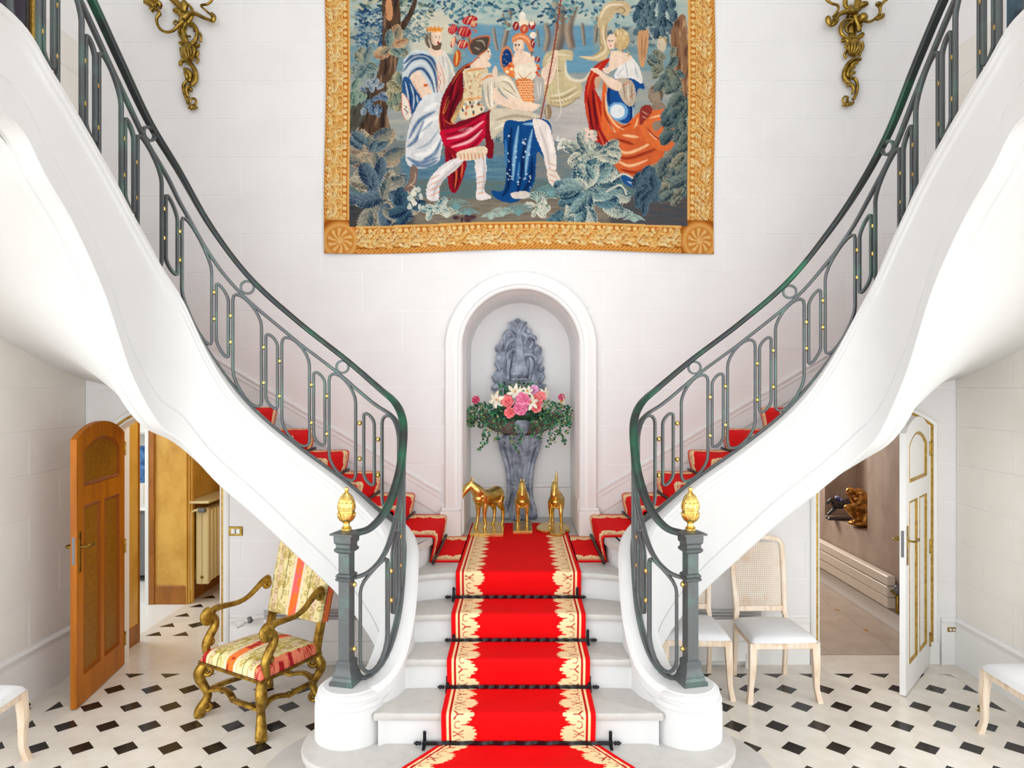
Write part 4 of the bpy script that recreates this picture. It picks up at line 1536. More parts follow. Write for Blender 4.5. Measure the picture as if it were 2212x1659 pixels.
# ------------------------------------------------------------------ flower arrangement
M_PEO = [mat('petal_%s' % n, lin(*c), .55, noise=(38, lin(*d), .40, .66)) for n, c, d in
         (('coral', (250, 96, 110), (255, 170, 168)), ('pink', (240, 96, 158), (255, 180, 200)), ('lilac', (226, 140, 196), (250, 205, 228)), ('crimson', (200, 40, 96), (240, 120, 150)))]
M_LILY = mat('lily_petal', lin(248, 244, 226), .55, noise=(20, lin(226, 226, 190), .45, .75))
M_STAMEN = mat('orange_stamen', lin(240, 150, 30), .6)
M_IVY = [mat('ivy_dark', lin(28, 82, 54), .42, noise=(60, lin(16, 52, 34), .4, .7)), mat('ivy_bright', lin(48, 150, 104), .4, noise=(50, lin(24, 100, 66), .4, .7)), mat('ivy_variegated', lin(96, 122, 62), .5, noise=(70, lin(214, 214, 160), .52, .62))]
fa = thing('flower_arrangement', (fx0, 6.35, 1.95), 'arrangement of pink peonies, white lilies and trailing ivy in the fountain basin', 'flowers')
random.seed(3)
def petal(b, c, R, L, W, cup, n=5):
    """spoon shaped petal from c along R's +z, opening towards R's +x"""
    P = []
    for j in range(n + 1):
        t = j / n
        w = W * math.sin(PI * (.12 + .80 * t)) ** .8
        for k in (-1, -.5, 0, .5, 1):
            x = cup * (math.sin(t * PI * .6)) - cup * .5 * (k * k) * .6 + random.uniform(-.0012, .0012)
            P.append(c + R @ Vector((x, k * w, t * L)))
    b.grid(P, 5, n + 1)
def peony(px, py, r, mi, depth):
    c = at(1000 + px / 5.72, 670 + py / 5.72, depth)
    R_ = r / 5.72 / F_PX * depth
    face = Matrix.Rotation(random.uniform(-.3, .3), 3, 'Z') @ Matrix.Rotation(PI / 2 + random.uniform(-.35, .25), 3, 'X')
    b = MB()
    for ring, (cnt, tilt, L, W) in enumerate(((7, 1.25, 1.08, .52), (7, .92, .98, .46), (6, .58, .82, .40), (5, .25, .62, .34))):
        for k in range(cnt):
            a = 2 * PI * (k + .5 * (ring % 2)) / cnt + random.uniform(-.15, .15)
            R = face @ Matrix.Rotation(a, 3, 'Z') @ Matrix.Rotation(tilt + random.uniform(-.1, .1), 3, 'Y')
            petal(b, c, R, L * R_, W * R_, -.30 * R_)
    o = b.build('peony', M_PEO[mi], fa, 60)
    MB().ball(c + face @ Vector((0, 0, .25 * R_)), .26 * R_, 8, 6).build('flower_heart', M_STAMEN if mi < 2 else M_PEO[mi], o, 60)
for a in ((165, 1110, 55, 3, 6.28), (550, 1135, 88, 0, 6.24), (577, 1262, 76, 0, 6.20), (745, 1105, 100, 1, 6.17), (705, 1218, 95, 1, 6.19), (875, 990, 66, 2, 6.27), (955, 1085, 82, 0, 6.25), (912, 1200, 76, 0, 6.21), (1218, 1078, 45, 3, 6.28)):
    peony(*a)
def lily(px, py, r, depth, yaw, pitch):
    c = at(1000 + px / 5.72, 670 + py / 5.72, depth)
    R_ = r / 5.72 / F_PX * depth
    face = Matrix.Rotation(yaw, 3, 'Z') @ Matrix.Rotation(PI / 2 + pitch, 3, 'X')
    b = MB()
    for k in range(6):
        a = 2 * PI * k / 6 + .3
        R = face @ Matrix.Rotation(a, 3, 'Z') @ Matrix.Rotation(.95 + .1 * (k % 2), 3, 'Y')
        P, n = [], 8
        for j in range(n + 1):
            t = j / n
            w = .24 * R_ * math.sin(PI * (.10 + .90 * t)) ** .75
            for q in (-1, -.5, 0, .5, 1):
                P.append(c + R @ Vector((.28 * R_ * math.sin(t * PI * .75) - .05 * R_ * q * q, q * w, t * 1.25 * R_)))
        b.grid(P, 5, n + 1)
    o = b.build('lily', M_LILY, fa, 60)
    s_ = MB()
    for k in range(5):
        a = 2 * PI * k / 5
        d = face @ Vector((.16 * math.cos(a), .16 * math.sin(a), .6))
        s_.tube([c, c + d * R_], .0015, 5); s_.ball(c + d * R_, .004, 6, 4)
    s_.build('stamen', M_STAMEN, o, 60)
for a in ((400, 1110, 105, 6.20, .5, -.1), (640, 1020, 100, 6.24, .1, -.5), (850, 1135, 95, 6.15, -.3, .1), (1015, 1030, 75, 6.28, -.5, -.2), (1240, 1120, 70, 6.26, -.9, .1), (700, 1000, 60, 6.3, .2, -.6), (800, 1010, 70, 6.2, -.1, -.4)):
    lily(*a)
# ivy
LEAF = [(0, -.1), (.35, -.38), (.55, -.05), (.95, .10), (.55, .38), (.42, .75), (.12, .72), (0, 1.15), (-.12, .72), (-.42, .75), (-.55, .38), (-.95, .10), (-.55, -.05), (-.35, -.38)]
def ivy_leaf(b, c, sz, yaw, pitch, roll):
    R = Matrix.Rotation(yaw, 3, 'Z') @ Matrix.Rotation(PI / 2 + pitch, 3, 'X') @ Matrix.Rotation(roll, 3, 'Z')
    P = [c + R @ Vector((0, .3 * sz, .12 * sz))] + [c + R @ Vector((x * sz, y * sz, -.10 * sz * abs(x))) for x, y in LEAF]
    n = len(LEAF)
    b.add(P, [(0, 1 + k, 1 + (k + 1) % n) for k in range(n)])
iv = [MB(), MB(), MB()]
def put_leaf(p, sz=None):
    k = random.choices((0, 1, 2), (.42, .28, .30))[0]
    ivy_leaf(iv[k], p, sz or random.uniform(.011, .020), random.uniform(-.9, .9), random.uniform(-.9, .5), random.uniform(0, 6.28))
for sg in (-1, 1):
    for q in range(330):
        t = random.random()
        px = 700 + sg * (130 + 480 * t ** .8)
        top, bot = 1075 + 110 * t, 1440 - 70 * t * t if t < .75 else 1400
        py = random.uniform(top, bot + 40 * random.random())
        put_leaf(at(1000 + px / 5.72, 670 + py / 5.72, 6.30 - .10 * math.sin(PI * min(1, t + .1)) + random.uniform(-.05, .05)))
for q in range(110):
    px, py = random.uniform(440, 960), random.uniform(900, 1060)
    put_leaf(at(1000 + px / 5.72, 670 + py / 5.72, 6.38 + random.uniform(-.05, .05)), random.uniform(.013, .022))
vines = [((110, 1290), (80, 1360), (100, 1430)), ((270, 1440), (250, 1550), (245, 1640)), ((330, 1480), (300, 1600), (200, 1720)), ((600, 1300), (640, 1480), (610, 1620), (690, 1760)), ((680, 1430), (720, 1560), (640, 1680)),
         ((1080, 1450), (1080, 1560), (1050, 1700)), ((1150, 1480), (1230, 1560), (1250, 1640)), ((1290, 1250), (1310, 1400), (1280, 1520)), ((470, 1400), (430, 1560), (400, 1600)), ((1000, 1460), (960, 1560), (930, 1580)), ((850, 1380), (880, 1480), (860, 1560)), ((1240, 1380), (1180, 1500), (1110, 1620)), ((70, 1220), (60, 1280), (95, 1400)), ((1310, 1200), (1330, 1280), (1300, 1400))]
vm = MB()
for v in vines:
    P = sp3([tuple(at(1000 + x / 5.72, 670 + y / 5.72, 6.22)) for x, y in v], 7)
    vm.tube(P, .0018, 5)
    for i, p in enumerate(P):
        for _ in range(2 if i % 2 else 1):
            put_leaf(p + Vector((random.uniform(-.018, .018), random.uniform(-.02, .01), random.uniform(-.01, .01))))
vm.build('ivy_stems', mat('ivy_stem', lin(90, 80, 50), .7), fa, 60)
for k, nm in enumerate(('dark_ivy_leaves', 'bright_ivy_leaves', 'variegated_ivy_leaves')):
    tag(iv[k].build(nm, M_IVY[k], fa, None), kind='stuff')
# moss/greens mass that carries the stems
MB().ball((fx0, 6.42, 2.09), .16, 18, 10, (1.75, .75, .55)).build('foliage_bed', M_IVY[0], fa, 60)

# ------------------------------------------------------------------ gilded horses
def remeshed(b, name, m, parent, voxel, smooth=6, world=False):
    o = b.build(name, m, parent, 180, world=world)
    r = o.modifiers.new('skin', 'REMESH'); r.mode = 'VOXEL'; r.voxel_size = voxel; r.use_smooth_shade = True
    s = o.modifiers.new('smooth', 'SMOOTH'); s.factor = .5; s.iterations = smooth
    return o
def tb(b, P, R, n=12, flat=1.0):
    P = [Vector(p) for p in P]
    k = len(P)
    Ps = spline([tuple(p) for p in P], 5)
    Rs = np.interp(np.linspace(0, k - 1, len(Ps)), range(k), R)
    b.tube([Vector(p) for p in Ps], lambda t: float(np.interp(t * (len(Ps) - 1), range(len(Ps)), Rs)), n, flat=flat)
    b.ball(P[0], R[0] * .98, 10, 8); b.ball(P[-1], R[-1] * .98, 10, 8)
def horse_mesh(S, neck, head, legs, tail):
    b = MB()
    v = lambda x, y, z: (x * S, y * S, z * S)
    V_ = lambda L: [v(*p) for p in L]
    Rr = lambda L: [r * S for r in L]
    tb(b, V_([(-.46, 0, .84), (-.36, 0, .85), (-.16, 0, .82), (.06, 0, .79), (.26, 0, .81), (.38, 0, .83), (.44, 0, .80)]), Rr([.15, .215, .215, .235, .24, .205, .14]), 16)
    tb(b, V_(neck), Rr([.195, .165, .125, .098]), 14)
    tb(b, V_(head), Rr([.105, .104, .08, .066]), 12)
    h0, h1 = Vector(head[0]), Vector(head[1])
    ax = (h1 - h0).normalized()
    for sg in (-1, 1):
        sd = ax.cross(Vector((0, 0, 1))).normalized() * sg
        p = h0 - ax * .035 + sd * .04 + Vector((0, 0, .05))
        tb(b, V_([tuple(p), tuple(p + Vector((0, 0, .06)) + sd * .01), tuple(p + Vector((0, 0, .12)) + sd * .014)]), Rr([.026, .024, .008]), 8)
    for lg, hind in legs:
        tb(b, V_(lg), Rr([.145, .115, .058, .038, .040, .050] if hind else [.11, .082, .054, .038, .040, .050]), 10)
    tb(b, V_(tail), Rr([.04, .055, .055, .03][:len(tail)]), 8)
    # mane ridge
    n0, n1 = Vector(neck[0]), Vector(neck[-1])
    return b
def front(x, y, k=0.0, f=0.0): return [(.28, y, .78), (.29 + k * .4, y * 1.1, .60), (.30 + k, y * 1.1, .37), (.30 + f * .7, y * 1.15, .14), (.31 + f * .8, y * 1.15, .08), (.34 + f, y * 1.15, .03)]
def hind(y, k=0.0, f=0.0): return [(-.36, y * .8, .78), (-.32 + k * .4, y, .60), (-.44 + k, y * 1.05, .40), (-.43 + f * .8, y * 1.05, .14), (-.42 + f * .9, y * 1.05, .08), (-.39 + f, y * 1.05, .03)]
zt_ = LAND + .009 + .026
def horse(loc, rz, S, neck, head, legs, tail, label, base):
    root = thing('gilded_horse', (loc[0], loc[1], LAND + .009), label, 'statuette', 'gilded horse statuettes')
    b = horse_mesh(S, neck, head, legs, tail)
    R = Matrix.Rotation(rz, 4, 'Z')
    b.v = [(R @ p) + Vector((0, 0, .024)) for p in b.v]
    remeshed(b, 'horse_body', M_GOLD, root, .0042, 3)
    base(root)
    return root
def rect_base(x0, x1, y0, y1):
    return lambda root: MB().bx(x0, x1, y0, y1, LAND + .010, LAND + .036, .003).build('base', M_GOLD, root)
horse((-.262, 6.05), math.atan2(-.80, -.60), .325, [(.32, 0, .88), (.46, -.02, 1.02), (.56, -.06, 1.14), (.61, -.09, 1.20)], [(.61, -.09, 1.20), (.69, -.16, 1.10), (.76, -.22, .98), (.79, -.25, .91)],
      [(front(0, .11, .02, -.02), 0), (front(0, -.11, -.01, .04), 0), (hind(.12, -.02, -.04), 1), (hind(-.12, .03, .05), 1)], [(-.52, 0, .92), (-.585, 0, .85), (-.60, 0, .70), (-.57, 0, .52)],
      'gilded horse standing with lowered turned head, left of the fountain foot', rect_base(-.405, -.125, 5.745, 6.26))
horse((.035, 6.13), math.atan2(-1, -.02), .278, [(.34, 0, .88), (.47, 0, 1.06), (.55, 0, 1.24), (.57, 0, 1.36)], [(.57, 0, 1.37), (.66, 0, 1.27), (.76, 0, 1.13), (.80, 0, 1.07)],
      [(front(0, .13, 0, .04), 0), (front(0, -.13, 0, .02), 0), (hind(.12, 0, 0), 1), (hind(-.12, 0, 0), 1)], [(-.52, 0, .92), (-.60, 0, .82), (-.60, 0, .62), (-.58, 0, .45)],
      'small gilded horse facing forward, in the middle before the fountain', rect_base(-.048, .118, 5.855, 6.30))
def rock_base(root):
    P = [(1397, 1140), (1440, 1085), (1530, 1050), (1640, 1040), (1750, 1035), (1900, 1050), (1985, 1090), (2040, 1140), (2040, 1180), (1950, 1195), (1950, 1240), (1880, 1268), (1760, 1275), (1670, 1255), (1630, 1210), (1500, 1200), (1430, 1180)]
    Q = []
    for x, y in P:
        px, py = 1000 + x / 8.848, 1010 + y / 8.848
        Y = F_PX * (CAM_H - LAND - .034) / (py - CY)
        Q.append(((px - CX) / F_PX * Y, Y))
    b = MB()
    n = len(Q)
    c = np.mean(np.array(Q), axis=0)
    V = []
    for z, s_ in ((LAND + .010, .95), (LAND + .014, 1.0), (LAND + .028, 1.0), (LAND + .036, .96)):
        V += [Vector((c[0] + (x - c[0]) * s_, c[1] + (y - c[1]) * s_, z + random.uniform(-.002, .002))) for x, y in Q]
    F_ = [(i * n + k, i * n + (k + 1) % n, (i + 1) * n + (k + 1) % n, (i + 1) * n + k) for i in range(3) for k in range(n)] + [tuple(3 * n + k for k in range(n))]
    b.add(V, F_).build('base', M_GOLD, root, 30)
horse((.333, 6.12), math.atan2(-1, -.10), .275, [(.34, 0, .88), (.47, 0, 1.06), (.56, -.02, 1.24), (.59, -.02, 1.36)], [(.59, -.02, 1.37), (.69, -.02, 1.26), (.77, -.03, 1.12), (.79, -.03, 1.05)],
      [(front(0, .15, .05, .02), 0), (front(0, -.15, -.06, .22), 0), (hind(.15, .08, .12), 1), (hind(-.13, -.05, -.12), 1)], [(-.52, 0, .93), (-.60, -.02, 1.12), (-.64, -.02, 1.38), (-.62, -.02, 1.62)],
      'gilded prancing horse with raised tail on a rocky base, right of the fountain foot', rock_base)
# ------------------------------------------------------------------ gilded armchair
M_OLDG = mat('worn_gilding', lin(184, 146, 58), 0.36, 0.75, noise=(18, lin(112, 78, 22), .40, .66), bump=(50, .45))
M_FABRIC = mat('striped_damask', (0.7, 0.6, 0.3), 0.55, attr='paint', spec=.3, bump=(500, .1, .001))
M_NAIL = mat('dark_nail', lin(96, 60, 34), .35, .8)
def spiral(c, r0, turns, up, side, n=26, start=0.0, sgn=1, end=.18):
    P = []
    for k in range(n + 1):
        t = k / n
        a = start + sgn * turns * 2 * PI * t
        r = r0 * (1 - (1 - end) * t)
        P.append(Vector(c) + Vector(side) * (r * math.cos(a)) + Vector(up) * (r * math.sin(a)))
    return P
def damask(x, y, mirror=.16):
    """gold on cream scroll pattern, symmetric about the stripe axes"""
    k = np.floor((x + mirror / 2) / mirror)
    a = np.abs(np.mod(x + mirror / 2, mirror) - mirror / 2)
    q = np.mod(y + .09 * k, .21)
    w = .006 * (fnoise(x * 60, y * 60, 2) - .5)
    def spi(cx_, cy_, r0):
        r, t = np.hypot(a - cx_, q - cy_), np.arctan2(q - cy_, a - cx_)
        return (np.abs(r + w - (r0 * (.45 + .55 * (t + PI) / (2 * PI)))) < .0042) | (r < r0 * .22)
    m = spi(.050, .045, .022) | spi(.030, .160, .017)
    r, t = np.hypot((a - .026) / .030, (q - .105) / .040), np.arctan2(q - .105, a - .026)
    m |= (r < .80 + .18 * np.cos(9 * t)) & ~(np.abs(np.sin(4.5 * t)) < .16)
    m |= (np.hypot((a - .062) / .014, (q - .140) / .030) < 1) & (np.mod(q * 130 + a * 90, 1) > .28)
    m |= (np.abs(a - .016 - .014 * np.sin(q * 30)) < .0038)
    m |= np.hypot(a - .066, q - .19) < .008
    return m
def fabric(x, y, seat=False):
    n = x.size
    c = np.tile(np.array(lin(236, 222, 166)), (n, 1))
    g = damask(x, y)
    c[g] = lin(190, 164, 88)
    if seat: c[g] = lin(186, 164, 66)
    ax = np.abs(x)
    wh = ((ax > .042) & (ax < .066))
    c[wh] = np.array(lin(238, 220, 190))
    for q, w_ in ((.072, .0022), (.135, .0022), (.205, .0022)):
        c[np.abs(ax - q) < w_] = lin(112, 112, 70)
    band = (ax > .19) & (ax < .23) & ~g
    c[band] = lin(232, 204, 176)
    st = ax < .038
    pk = fnoise(x * 30, y * 16, 3)
    c[st] = np.array(lin(248, 118, 40))
    c[st & (pk > .56)] = np.array(lin(250, 104, 104))
    if seat:
        md = np.sin(y * 26) > .1
        c[st & md] = lin(250, 130, 60)
        c[st & ~md & (pk > .45)] = lin(176, 30, 20)
        ed = ax > .255
        pe = fnoise(x * 22 + 4, y * 22 + 9, 3)
        c[ed] = lin(250, 140, 108)
        c[ed & (pe > .54)] = lin(178, 22, 34)
        c[ed & (np.abs(pe - .46) < .025)] = lin(206, 70, 50)
    return c

A_ = Vector((-2.225, 4.927, 0)); B_ = Vector((-1.70, 4.562, 0)); C_ = Vector((-1.444, 5.02, 0))
ac = (A_ + C_) / 2
ch_rz = math.radians(-31)
arm = thing('gilded_armchair', (ac.x, ac.y, 0), 'carved gilt armchair upholstered in orange striped gold damask beside the brown door', 'armchair', rz=ch_rz)
fw, bw_, fd, bd = .305, .262, -.262, .262
LB = lambda b, nm, m, pa=None, sm=60: b.build(nm, m, pa or arm, sm, world=False)
ZR = .375
for sx, sy, w_ in ((-1, fd, fw), (1, fd, fw), (-1, bd, bw_), (1, bd, bw_)):
    ox, oy = sx * .80, (-1 if sy < 0 else 1) * .60
    prof = [(.375, -.010), (.35, .012), (.31, .030), (.27, .026), (.22, .000), (.17, -.026), (.13, -.022), (.09, .000), (.05, .022), (.02, .028), (.0, .022)]
    P = [Vector((sx * w_ + ox * o, sy + oy * o, z)) for z, o in prof]
    leg = MB()
    R_ = np.array([.026, .035, .040, .037, .031, .028, .030, .035, .039, .040, .036]) * (1.0 if sy < 0 else .9)
    Ps = spline([tuple(p) for p in P], 4)
    Rs = np.interp(np.linspace(0, 10, len(Ps)), range(11), R_)
    leg.tube([Vector(p) for p in Ps], lambda t: float(np.interp(t * (len(Ps) - 1), range(len(Ps)), Rs)), 10)
    lo = LB(leg, 'leg', M_OLDG)
    side = Vector((-ox, -oy, 0)).normalized()
    up = Vector((0, 0, 1))
    c1 = Vector((sx * w_ - ox * .030, sy - oy * .030, .325))
    LB(MB().tube(spiral(c1, .036, 1.4, up, side, start=PI), lambda t: .016 - .006 * t, 8), 'leg_scroll', M_OLDG, lo)
    c2 = Vector((sx * w_ - ox * .022, sy - oy * .022, .068))
    LB(MB().tube(spiral(c2, .040, 1.4, up, side, start=PI, sgn=-1), lambda t: .017 - .006 * t, 8), 'leg_scroll', M_OLDG, lo)
    paw = MB()
    f0 = Vector((sx * w_ + ox * .024, sy + oy * .024, .018))
    out = Vector((ox, oy, 0)).normalized()
    tg = Vector((-out.y, out.x, 0))
    for k in range(4):
        paw.ball(f0 + out * .020 + tg * ((k - 1.5) * .017), .014, 8, 6, (1, 1, 1.2))
    paw.ball(f0, .036, 10, 8, (1, 1, .5))
    LB(paw, 'paw_foot', M_OLDG, lo)
# seat rail
def trap(z0, z1, e=0.0):
    P = [(-fw - .022 - e, fd - .022 - e), (fw + .022 + e, fd - .022 - e), (bw_ + .022 + e, bd + .022 + e), (-bw_ - .022 - e, bd + .022 + e)]
    return MB().prism(P, lambda a, c, d: Vector((a, c, d)), z0, z1)
sr_ = LB(trap(.372, .392), 'seat_rail', M_OLDG, sm=30)
LB(trap(.378, .386, .006), 'rail_moulding', M_OLDG, sr_, 30)
# seat cushion
N = 90
u = np.linspace(-1, 1, N)
U, Vv = np.meshgrid(u, u)
hwid = (fw + .020) + ((bw_ + .020) - (fw + .020)) * (Vv + 1) / 2
su = np.sign(U) * np.abs(U) ** .9
X = U * hwid; Yl = fd - .02 + (bd - fd + .04) * (Vv + 1) / 2
shape_ = np.clip((1 - np.abs(U) ** 14) * (1 - np.abs(Vv) ** 14), 0, 1) ** .5
Z = .388 + .088 * shape_ + .030 * (1 - U ** 2) * (1 - Vv ** 2)
cc = fabric(X.ravel(), Yl.ravel(), True)
cr = (np.abs(U).ravel() > .90) & (np.abs(Vv).ravel() > .90)
cc[cr] = lin(250, 120, 96)
so = grid_object('seat_cushion', np.stack([X.ravel(), Yl.ravel(), Z.ravel()], 1), N, N, M_FABRIC, arm, cc)
# side walls of the cushion
def nails(pts, name, par, r=.0042, step=.0135):
    b = MB()
    for a, c in zip(pts[:-1], pts[1:]):
        a, c = Vector(a), Vector(c)
        n = max(1, int((c - a).length / step))
        for k in range(n):
            b.ball(a + (c - a) * (k / n), r, 6, 4)
    o = LB(b, name, M_NAIL, par)
    return tag(o, kind='stuff')
e = .024
nails([(-fw - e, fd - e, .398), (fw + e, fd - e, .398), (bw_ + e, bd + e, .398), (-bw_ - e, bd + e, .398), (-fw - e, fd - e, .398)], 'seat_nails', so)
for sx in (-1, 1):
    nails([(sx * (fw + e) - sx * .05, fd - e - .001, .40), (sx * (fw + e) - sx * .05, fd - e - .001, .455)], 'corner_nails', so)
    nails([(sx * (fw + e), fd - e + .05, .40), (sx * (fw + e), fd - e + .05, .455)], 'corner_nails', so)
# back posts and panel
lean = lambda z: bd - .01 + max(0, z - .40) * .25
for sx in (-1, 1):
    P = [Vector((sx * bw_, lean(z), z)) for z in (.38, .5, .64, .8)]
    LB(MB().bar(P, Vector((0, 1, 0)), .045, .050), 'back_post', M_OLDG, sm=30)
Nb, Mb = 90, 120
U, Vv = np.meshgrid(np.linspace(-1, 1, Nb), np.linspace(0, 1, Mb))
X = U * (bw_ + .024 + .012 * Vv)
Zb_ = .605 + .60 * Vv
dome = np.clip((1 - np.abs(U) ** 16) * (1 - np.abs(2 * Vv - 1) ** 24), 0, 1) ** .5
Yb = (bd - .01 + (Zb_ - .40) * .25) - .018 - .040 * dome + .0
cb = fabric(X.ravel(), Zb_.ravel())
bo = grid_object('backrest', np.stack([X.ravel(), Yb.ravel(), Zb_.ravel()], 1), Nb, Mb, M_FABRIC, arm, cb)
# sides and rear of the back
M_CORAL = mat('coral_fabric', lin(248, 92, 84), .6, noise=(9, lin(244, 128, 50), .42, .6))
for sx in (-1, 1):
    sdw = MB()
    V = []
    for k in range(13):
        z = .605 + .60 * k / 12
        x = sx * (bw_ + .024 + .012 * k / 12)
        V += [Vector((x, lean(z) - .018, z)), Vector((x, lean(z) + .045, z))]
    sdw.grid(V, 2, 13)
    LB(sdw, 'backrest_side', M_CORAL, bo)
rb = MB()
V = []
for k in range(13):
    z = .605 + .60 * k / 12
    w__ = bw_ + .024 + .012 * k / 12
    V += [Vector((-w__, lean(z) + .045, z)), Vector((w__, lean(z) + .045, z))]
rb.grid(V, 2, 13)
rb.add([Vector((-bw_ - .036, lean(1.205) - .018, 1.205)), Vector((bw_ + .036, lean(1.205) - .018, 1.205)), Vector((bw_ + .036, lean(1.205) + .045, 1.205)), Vector((-bw_ - .036, lean(1.205) + .045, 1.205))], [(0, 1, 2, 3)])
rb.add([Vector((-bw_ - .024, lean(.605) - .018, .605)), Vector((bw_ + .024, lean(.605) - .018, .605)), Vector((bw_ + .024, lean(.605) + .045, .605)), Vector((-bw_ - .024, lean(.605) + .045, .605))], [(0, 1, 2, 3)])
LB(rb, 'backrest_rear', MATS['coral_fabric'], bo)
for sx in (-1, 1):
    for dy in (-.020, .040):
        nails([(sx * (bw_ + .0255), lean(.605) + dy, .605), (sx * (bw_ + .0375), lean(1.205) + dy, 1.205)], 'back_nails', bo)
# arms
for sx in (-1, 1):
    x0 = sx * .315
    ap = [(x0, -.205, .715), (x0, -.16, .738), (x0 * .99, -.08, .738), (x0 * .97, .02, .735), (x0 * .95, .10, .755), (x0 * .93, .17, .800), (x0 * .92, .235, .845), (x0 * .92, .285, .86)]
    b = MB().tube(sp3(ap, 5), lambda t: .026 + .004 * math.cos(6 * t), 10, flat=.8)
    ao = LB(b, 'armrest', M_OLDG)
    LB(MB().tube(spiral((x0, -.215, .690), .046, 1.45, (0, 0, 1), (0, -1, 0), start=PI * .52, sgn=-1), lambda t: .026 - .010 * t, 10, flat=1.2), 'arm_scroll', M_OLDG, ao)
    LB(MB().tube(spiral((x0 * .92, .262, .815), .034, 1.3, (0, 0, 1), (0, -1, 0), start=PI * .5, sgn=1), lambda t: .020 - .009 * t, 10), 'arm_scroll', M_OLDG, ao)
    sp_ = [(x0, -.200, .705), (x0, -.165, .66), (x0, -.170, .61), (x0, -.205, .56), (x0, -.235, .51), (x0, -.235, .47), (x0, -.225, .40)]
    s2 = MB().tube(sp3(sp_, 5), lambda t: .024 + .008 * math.sin(PI * t), 10)
    su_ = LB(s2, 'arm_support', M_OLDG)
    s3 = MB().tube(spiral((x0, -.198, .515), .028, 1.3, (0, 0, 1), (0, 1, 0), start=PI, sgn=1), lambda t: .014 - .005 * t, 8)
    LB(s3, 'support_scroll', M_OLDG, su_)
# serpentine stretchers
def serp(p0, p1, bow):
    p0, p1 = Vector(p0), Vector(p1)
    d = p1 - p0
    n = Vector((-d.y, d.x, 0)).normalized()
    P = []
    for k in range(25):
        t = k / 24
        P.append(p0 + d * t + n * (bow * math.sin(2 * PI * t) * .6) + Vector((0, 0, .022 * abs(math.sin(2 * PI * t)))))
    b = MB().bar(P, Vector((0, 0, 1)), .042, .030, bev=.2)
    b.box(p0 + d * .5 + Vector((0, 0, .004)), (.03, .03, .038), None, .004)
    LB(b, 'stretcher', M_OLDG, sm=40)
zst = .185
serp((-fw + .02, fd + .015, zst), (fw - .02, fd + .015, zst), .06)
serp((fw - .02, fd + .02, zst), (bw_ - .01, bd - .02, zst), .05)
serp((-fw + .02, fd + .02, zst), (-bw_ + .01, bd - .02, zst), -.05)
serp((-bw_ + .02, bd - .015, zst), (bw_ - .02, bd - .015, zst), -.05)

